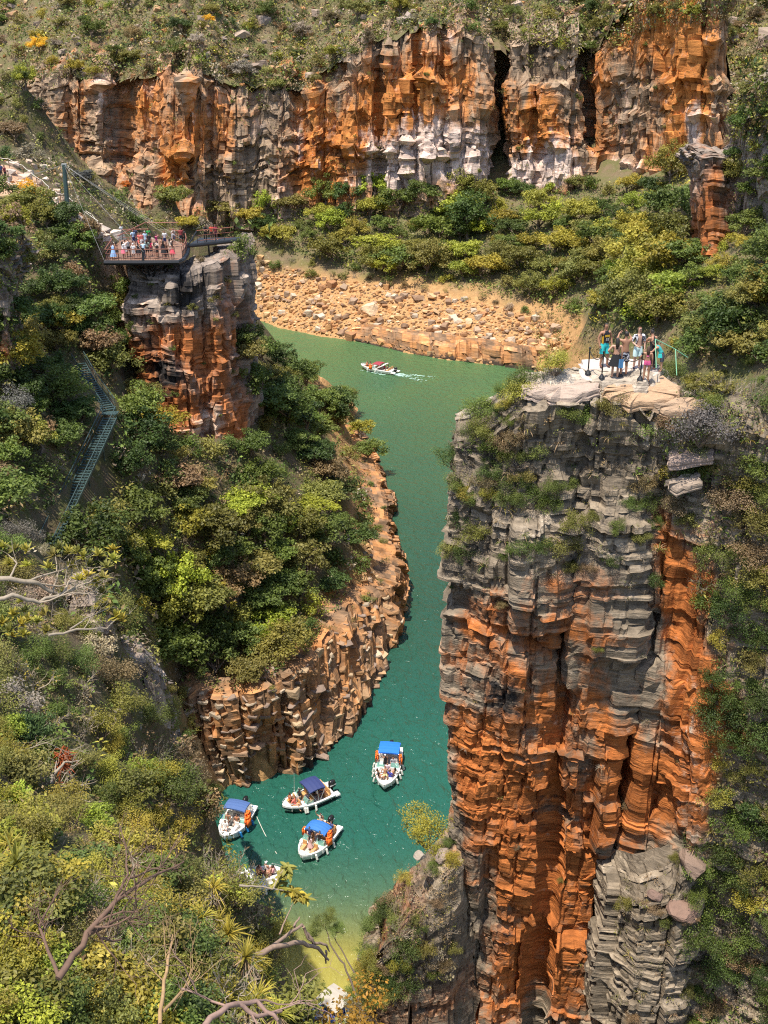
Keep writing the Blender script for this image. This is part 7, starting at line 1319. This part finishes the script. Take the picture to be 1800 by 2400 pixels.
# ------------------------------------------------------------------ foreground branches and plants with big leaves
def branch_thing(name, label, cat, paths, mat, rad_k=1.0, twigs=0, seed=1, base=None):
    """paths: lists of (u, v, depth, radius) from the trunk outwards"""
    r = np.random.default_rng(seed); P0 = base or at_d(*paths[0][0][:3]); o = thing(name, label, cat, P0); tips = []
    for pi_, path in enumerate(paths):
        P = [at_d(u, v, d) - P0 for u, v, d, _ in path]; R_ = [q[3] * rad_k for q in path]; Q, RR = [], []
        for i in range(len(P) - 1):
            for t in np.linspace(0, 1, 5)[:-1]: Q.append(P[i].lerp(P[i + 1], t) + Vector(r.normal(size=3)) * R_[i] * .35); RR.append(R_[i] * (1 - t) + R_[i + 1] * t)
        Q.append(P[-1]); RR.append(R_[-1]); mb = MB(); mb.tube(Q, RR, 7)
        for _ in range(twigs):
            k = r.integers(len(Q) // 3, len(Q)); d = (Q[k] - Q[k - 1]).normalized() + Vector(r.normal(size=3)) * .7; twig_tree(mb, r, np.array(Q[k]), np.array(d.normalized()), .35 + RR[k] * 8, RR[k] * .55, 4, 0)
        mb.build('trunk' if pi_ == 0 else 'branch', mat, o, True); tips.append(Q[-1] + P0)
    return o, tips
branch_thing('bare_tree', 'reddish brown bare tree leaning right in the lower left tangle', 'tree', [[(140, 2290, 14.5, .085), (205, 2190, 15, .07), (270, 2110, 15.5, .055), (350, 2060, 16.2, .04), (430, 2020, 17, .022)], [(205, 2190, 15, .05), (290, 2150, 16, .03), (330, 2155, 16.6, .012)], [(270, 2110, 15.5, .045), (300, 2050, 16.2, .03), (295, 1990, 16.8, .018), (280, 1930, 17.4, .01)], [(300, 2060, 16, .03), (380, 2030, 16.8, .02), (420, 1960, 17.4, .01)], [(140, 2290, 14.5, .05), (90, 2170, 15.2, .03), (140, 2080, 16, .014)]], BARK_RED, .62, 10, 5, at_d(140, 2330, 14.5))
branch_thing('bare_tree', 'pale brown bare trunk standing upright between bushes at the bottom left', 'tree', [[(372, 2400, 14, .05), (385, 2300, 14.6, .042), (398, 2235, 15, .03), (405, 2190, 15.4, .012)], [(385, 2370, 14.2, .04), (430, 2320, 14.8, .03), (455, 2285, 15.2, .012)]], simple('ochre bark', (.30, .19, .09), .9, 0, .4, 12), .6, 5, 6)
branch_thing('fallen_branch', 'weathered dead branch reaching over the yellow shallows', 'branch', [[(600, 2240, 24, .10), (655, 2215, 24.5, .085), (700, 2205, 25, .075), (745, 2222, 25.4, .06), (770, 2250, 25.7, .035)], [(640, 2220, 24.4, .06), (680, 2185, 25, .055), (708, 2168, 25.3, .045), (718, 2185, 25.4, .05), (735, 2208, 25.5, .05), (765, 2215, 25.8, .04), (772, 2230, 26, .02)], [(690, 2172, 25.2, .045), (702, 2150, 25.5, .025)], [(764, 2228, 25.7, .04), (764, 2258, 25.8, .025)], [(712, 2172, 25.3, .05), (722, 2200, 25.4, .035), (732, 2206, 25.5, .02)], [(655, 2190, 24.4, .03), (672, 2150, 24.8, .02), (686, 2118, 25, .008)]], simple('weathered wood', (.25, .17, .12), .9, 0, .45, 14), .75, 0, 7, at_d(590, 2246, 23.8))
branch_thing('fallen_branch', 'thick pinkish dead branch lying along the bottom edge', 'branch', [[(460, 2420, 13, .07), (530, 2360, 13.5, .06), (600, 2345, 14, .05), (650, 2390, 14, .045)], [(560, 2352, 13.7, .05), (600, 2380, 13.8, .05), (660, 2370, 14.2, .03)]], simple('pinkish dead wood', (.27, .17, .13), .9, 0, .4, 14), .62, 3, 8)
# the tree with pale limbs and rosettes of thick leaves at the left edge
lr, tips = branch_thing('rosette_tree', 'pale limbed tree with rosettes of thick yellow green leaves at the left edge', 'tree', [[(-60, 1350, 21, .075), (20, 1360, 21, .065), (90, 1368, 21.4, .055), (140, 1395, 21.8, .045), (200, 1368, 22.2, .03), (240, 1350, 22.4, .015)], [(-60, 1420, 20.6, .06), (30, 1395, 20.8, .055), (90, 1410, 21.2, .05), (150, 1390, 21.6, .035), (170, 1345, 22, .02), (160, 1310, 22.2, .012)], [(60, 1362, 21.2, .035), (110, 1345, 21.6, .025), (150, 1335, 22, .018), (190, 1310, 22.2, .01)], [(115, 1490, 21, .035), (180, 1475, 21.4, .03), (250, 1472, 21.8, .018), (285, 1440, 22, .01)], [(165, 1475, 21.3, .025), (200, 1450, 21.7, .018), (255, 1425, 22, .01)], [(20, 1360, 21, .03), (40, 1320, 21.3, .02), (20, 1300, 21.5, .01)], [(120, 1395, 21.6, .03), (135, 1350, 21.8, .018), (130, 1300, 22, .01)]], BARK_PALE, .8, 2, 9, at_d(-90, 1390, 20.8))
r = np.random.default_rng(17); mb = MB()
RO = [(160, 1300), (185, 1305), (230, 1290), (270, 1295), (210, 1320), (240, 1330), (150, 1325), (120, 1310), (130, 1290), (40, 1300), (15, 1285), (70, 1310), (20, 1330), (60, 1295), (225, 1375), (245, 1360), (235, 1400), (285, 1440), (255, 1425), (270, 1450), (60, 1430), (30, 1440), (70, 1450), (90, 1470), (40, 1470), (15, 1460), (20, 1500), (60, 1490), (100, 1440), (50, 1410), (20, 1470), (110, 1480), (190, 1300), (255, 1310), (120, 1330), (175, 1365), (215, 1345)]
P0 = lr.location; roset = []
for k, (u, v) in enumerate(RO):
    mb = MB(); c0 = np.zeros(3)
    for i in range(22): blade(mb, r, c0, r.uniform(0, 6.28), r.uniform(.14, .24), .055, r.uniform(.1, 1.45), r.uniform(0, .25), 0, r.uniform(.2, 1), 3)
    q = mb.build('leaf_rosette', LEAF, lr, tone=True); q.location = at_d(u + r.normal() * 6, v + r.normal() * 6, r.uniform(21, 22.4)) - P0; q.color = col_of('yellow green' if r.random() < .6 else 'olive', r)
# rosette plants and rust coloured dead tufts
special('sparse', 545, 2010, .75, 'yellow green', 'sparse yellow green bush in front of the faded blue canopy boat', 801, P=march(515, 2030)); special('fine', 600, 2095, .8, 'olive', 'olive bush in front of the open white boat', 802, P=march(545, 2120)); special('dry', 620, 2060, .95, 'brownish', 'bare twiggy shrub reaching over the open white boat', 803, P=march(548, 2100)); special('sparse', 575, 2085, .7, 'lime green', 'sparse lime green bush by the stern of the open white boat', 804, P=march(530, 2100))
for k, (u, v, s, lab) in enumerate(((40, 2060, .75, 'strap leaved rosette plant at the left edge above the bare tree'), (495, 2080, .62, 'rosette plant with a long skirt of dead leaves below the open white boat'), (510, 2140, .6, 'rosette plant left of the dead branch, upper one of the pair'), (555, 2240, .66, 'rosette plant just left of the foot of the dead branch'), (600, 2250, .6, 'rosette plant beside the foot of the dead branch over the shallows'), (590, 2330, .62, 'strap leaved rosette plant under the dead branch'), (640, 2385, .6, 'strap leaved rosette plant at the bottom beside the boat with the beige canopy'), (520, 2270, .55, 'rosette plant with brown dead leaves among dark trunks'), (15, 1985, .6, 'rosette plant with brown hanging leaves at the left edge'))):
    p = march(u, v + 50); plant('yucca', p, s, 'yellow green', '', np.random.default_rng(900 + k), u, v, lab, 'plant')
for k, (u, v, d, lab) in enumerate(((150, 1775, 30, 'upper rust red dead leaf tuft on the bare branch'), (118, 1850, 29, 'middle rust red dead leaf tuft on the bare branch'), (100, 1930, 28, 'lowest rust red dead leaf tuft on the bare branch'))):
    mb = MB(); rr = np.random.default_rng(40 + k)
    for i in range(60): blade(mb, rr, rr.normal(size=3) * .1, rr.uniform(0, 6.28), rr.uniform(.3, .55), .05, rr.uniform(-.9, .6), rr.uniform(.2, .7), 0, rr.uniform(.3, 1), 3)
    o = mb.build('dead_leaf_tuft', LEAF, tone=True); o.location = at_d(u, v, d); o.color = (.30, .085, .02, 1); tag(o, lab, 'dead leaves')
branch_thing('bare_branch', 'pale twisting bare branch with rust red tufts at the left', 'branch', [[(-30, 1990, 27.5, .12), (60, 1910, 28, .10), (118, 1872, 28.6, .07), (122, 1820, 29.2, .05), (150, 1785, 29.8, .035), (185, 1783, 30, .015)], [(118, 1872, 28.6, .05), (165, 1868, 29, .03), (190, 1855, 29.3, .012)], [(60, 1910, 28, .05), (20, 1850, 28.4, .03), (50, 1760, 29, .02), (110, 1740, 29.4, .012), (170, 1770, 29.8, .008)]], BARK_PALE, 1, 5, 10, at_d(-60, 2000, 27.5))
# a leafy branch and a feathery young tree reaching over the water
lb, _t = branch_thing('leafy_branch', 'branch with big yellow green leaves reaching over the open white boat', 'branch', [[(560, 2075, 23, .03), (600, 2078, 23.2, .022), (650, 2085, 23.4, .016), (700, 2090, 23.6, .01)], [(640, 2083, 23.3, .016), (655, 2050, 23.5, .012), (672, 2030, 23.6, .008)]], BARK_PALE, 1, 1, 21, at_d(545, 2080, 22.8)); r = np.random.default_rng(23)
for u, v in ((672, 2030), (682, 2042), (660, 2048), (655, 2060), (700, 2090), (710, 2098), (690, 2100), (680, 2092), (665, 2080), (715, 2105), (650, 2075), (690, 2085)):
    mb = MB()
    for i in range(9): blade(mb, r, np.zeros(3), r.uniform(0, 6.28), r.uniform(.16, .28), .09, r.uniform(-.5, .7), r.uniform(.1, .4), 0, r.uniform(.2, 1), 3)
    q = mb.build('leaf_spray', LEAF, lb, tone=True); q.location = at_d(u, v, 23.5) - lb.location; q.color = col_of('yellow green' if r.random() < .6 else 'olive', r)
ft, tips = branch_thing('feathery_tree', 'thin stemmed feathery young tree leaning over the yellow shallows', 'tree', [[(835, 2330, 46, .05), (805, 2260, 46, .04), (775, 2215, 46, .03), (762, 2170, 46, .015)], [(830, 2280, 46, .035), (800, 2225, 46, .025), (778, 2190, 46, .012)]], BARK, 1, 1, 22, at_d(850, 2370, 46))
for u, v, s_ in ((752, 2160, .55), (790, 2175, .45), (735, 2185, .4), (772, 2140, .4)): q = put('crown', FINE[int(u) % 4], ft, at_d(u, v + 10, 46) - ft.location, (0, 0, u), (s_, s_, s_ * .7)); q.color = col_of('green', r)
for k, (u, v, s_, lab) in enumerate(((530, 2190, .6, 'rosette plant among dead stems above the dead branch'), (620, 2290, .62, 'rosette plant hanging under the middle of the dead branch'), (480, 2160, .55, 'rosette plant at the edge of the bush tangle, left of two others'), (575, 2365, .6, 'rosette plant by the pinkish dead branch'), (540, 2310, .55, 'small rosette plant above the pinkish dead branch'))): plant('yucca', march(u, v + 45), s_, 'yellow green', '', np.random.default_rng(930 + k), u, v, lab, 'plant')
# ------------------------------------------------------------------ a label for every plant
def _ord(k): return ('', 'second', 'third', 'fourth', 'fifth', 'sixth', 'seventh', 'eighth', 'ninth')[k]
MARKS = {'on the hill above the canyon wall': [(100, 130, 'near the golden tree'), (330, 150, 'over its left bend'), (640, 200, 'above its grey streaked part'), (900, 90, 'over its tall orange part'), (1160, 80, 'over the black slot'), (1400, 80, 'over the second slot'), (1650, 60, 'beside the highest orange face')],
 'on the far canyon wall': [(200, 280, 'at its left end'), (480, 300, 'behind the mast cables'), (770, 330, 'left of the white stain'), (1000, 300, 'above the white stain'), (1240, 280, 'between the slots'), (1480, 250, 'right of the second slot')],
 'in the wood below the canyon wall': [(600, 520, 'by the deck wing'), (760, 540, 'left of the lime trees'), (900, 600, 'among the lime trees'), (1100, 500, 'under the black slot'), (1120, 640, 'right of the lime trees'), (1330, 460, 'under the second slot'), (1330, 620, 'around the wide yellow green tree'), (1560, 480, 'under the highest orange face'), (1520, 660, 'left of the buttress')],
 'on the slope by the right buttress': [(1750, 250, 'above it'), (1770, 500, 'right of it'), (1680, 780, 'below it')],
 'on the hill beyond the dirt trail': [(40, 260, 'at the far left'), (220, 370, 'behind the mast'), (400, 490, 'behind the deck')],
 'in the gorge left of the pillar': [(60, 530, 'under the trail'), (210, 640, 'under the deck'), (60, 760, 'by the dark rock face'), (220, 800, 'above the stairs'), (60, 1000, 'left of the upper stairs'), (100, 1150, 'left of the lower stairs')],
 'on the wooded slope below the pillar': [(320, 1020, 'right of the stairs'), (450, 1130, 'at the pillar foot'), (500, 1290, 'around the golden olive tree'), (700, 1050, 'beside the far shore'), (800, 1200, 'along the channel'), (700, 1400, 'above the rock bank'), (480, 1500, 'over the near rock bank'), (300, 1440, 'over the grey spur')],
 'on the steep slope at the right': [(1720, 850, 'level with the people'), (1650, 1150, 'right of the grey ledges'), (1760, 1300, 'by the upper edge strip'), (1720, 1650, 'right of the orange fin'), (1740, 2000, 'above the pale outcrop'), (1740, 2280, 'beside the pale outcrop')],
 'on the left slope below the stairs': [(60, 1320, 'by the pale limbs'), (250, 1500, 'over the grey spur'), (150, 1650, 'above the rust tufts'), (380, 1800, 'above the hidden boats')],
 'in the lower left bush tangle': [(100, 1800, 'by the rust tufts'), (400, 1900, 'beside the boats'), (200, 2050, 'left of the bare tree'), (450, 2100, 'right of the bare tree'), (100, 2300, 'under the bare tree'), (350, 2300, 'around the ochre trunk'), (560, 2280, 'by the dead branch')]}
_rk = {}
for rec in PL:
    mk = MARKS.get(rec[1]); ph = min(mk, key=lambda q: (q[0] - rec[4]) ** 2 + (q[1] - rec[5]) ** 2)[2] if mk else ''
    _rk.setdefault((rec[1], ph, rec[2], rec[3]), []).append(rec)
for (where, ph, tone, nm), L_ in _rk.items():
    L_.sort(key=lambda q: q[4]); w_ = where
    for a, b in (('on the hill above the canyon wall', 'on the top hill'), ('on the wooded slope below the pillar', 'below the pillar'), ('in the wood below the canyon wall', 'in the far wood'), ('on the slope by the right buttress', 'by the right buttress'), ('on the steep slope at the right', 'on the right slope'), ('on the left slope below the stairs', 'below the stairs'), ('in the lower left bush tangle', 'in the left tangle'), ('on the hill beyond the dirt trail', 'beyond the trail'), ('in the gorge left of the pillar', 'in the left gorge')): w_ = w_.replace(a, b)
    w_ += ', ' + ph if ph else ''
    if len(L_) == 1: L_[0][0]['label'] = f'{tone} {nm} {w_}'
    else:
        for k, rec in enumerate(L_):
            rec[0]['group'] = f'{tone} {nm} plants {where}'
            if len(L_) > 9: rec[0]['label'] = f'{tone} {nm} {w_}'
            else: rec[0]['label'] = ('leftmost ' if k == 0 else 'rightmost ' if k == len(L_) - 1 else _ord(k) + ' from left ') + f'{tone} {nm} {w_}'
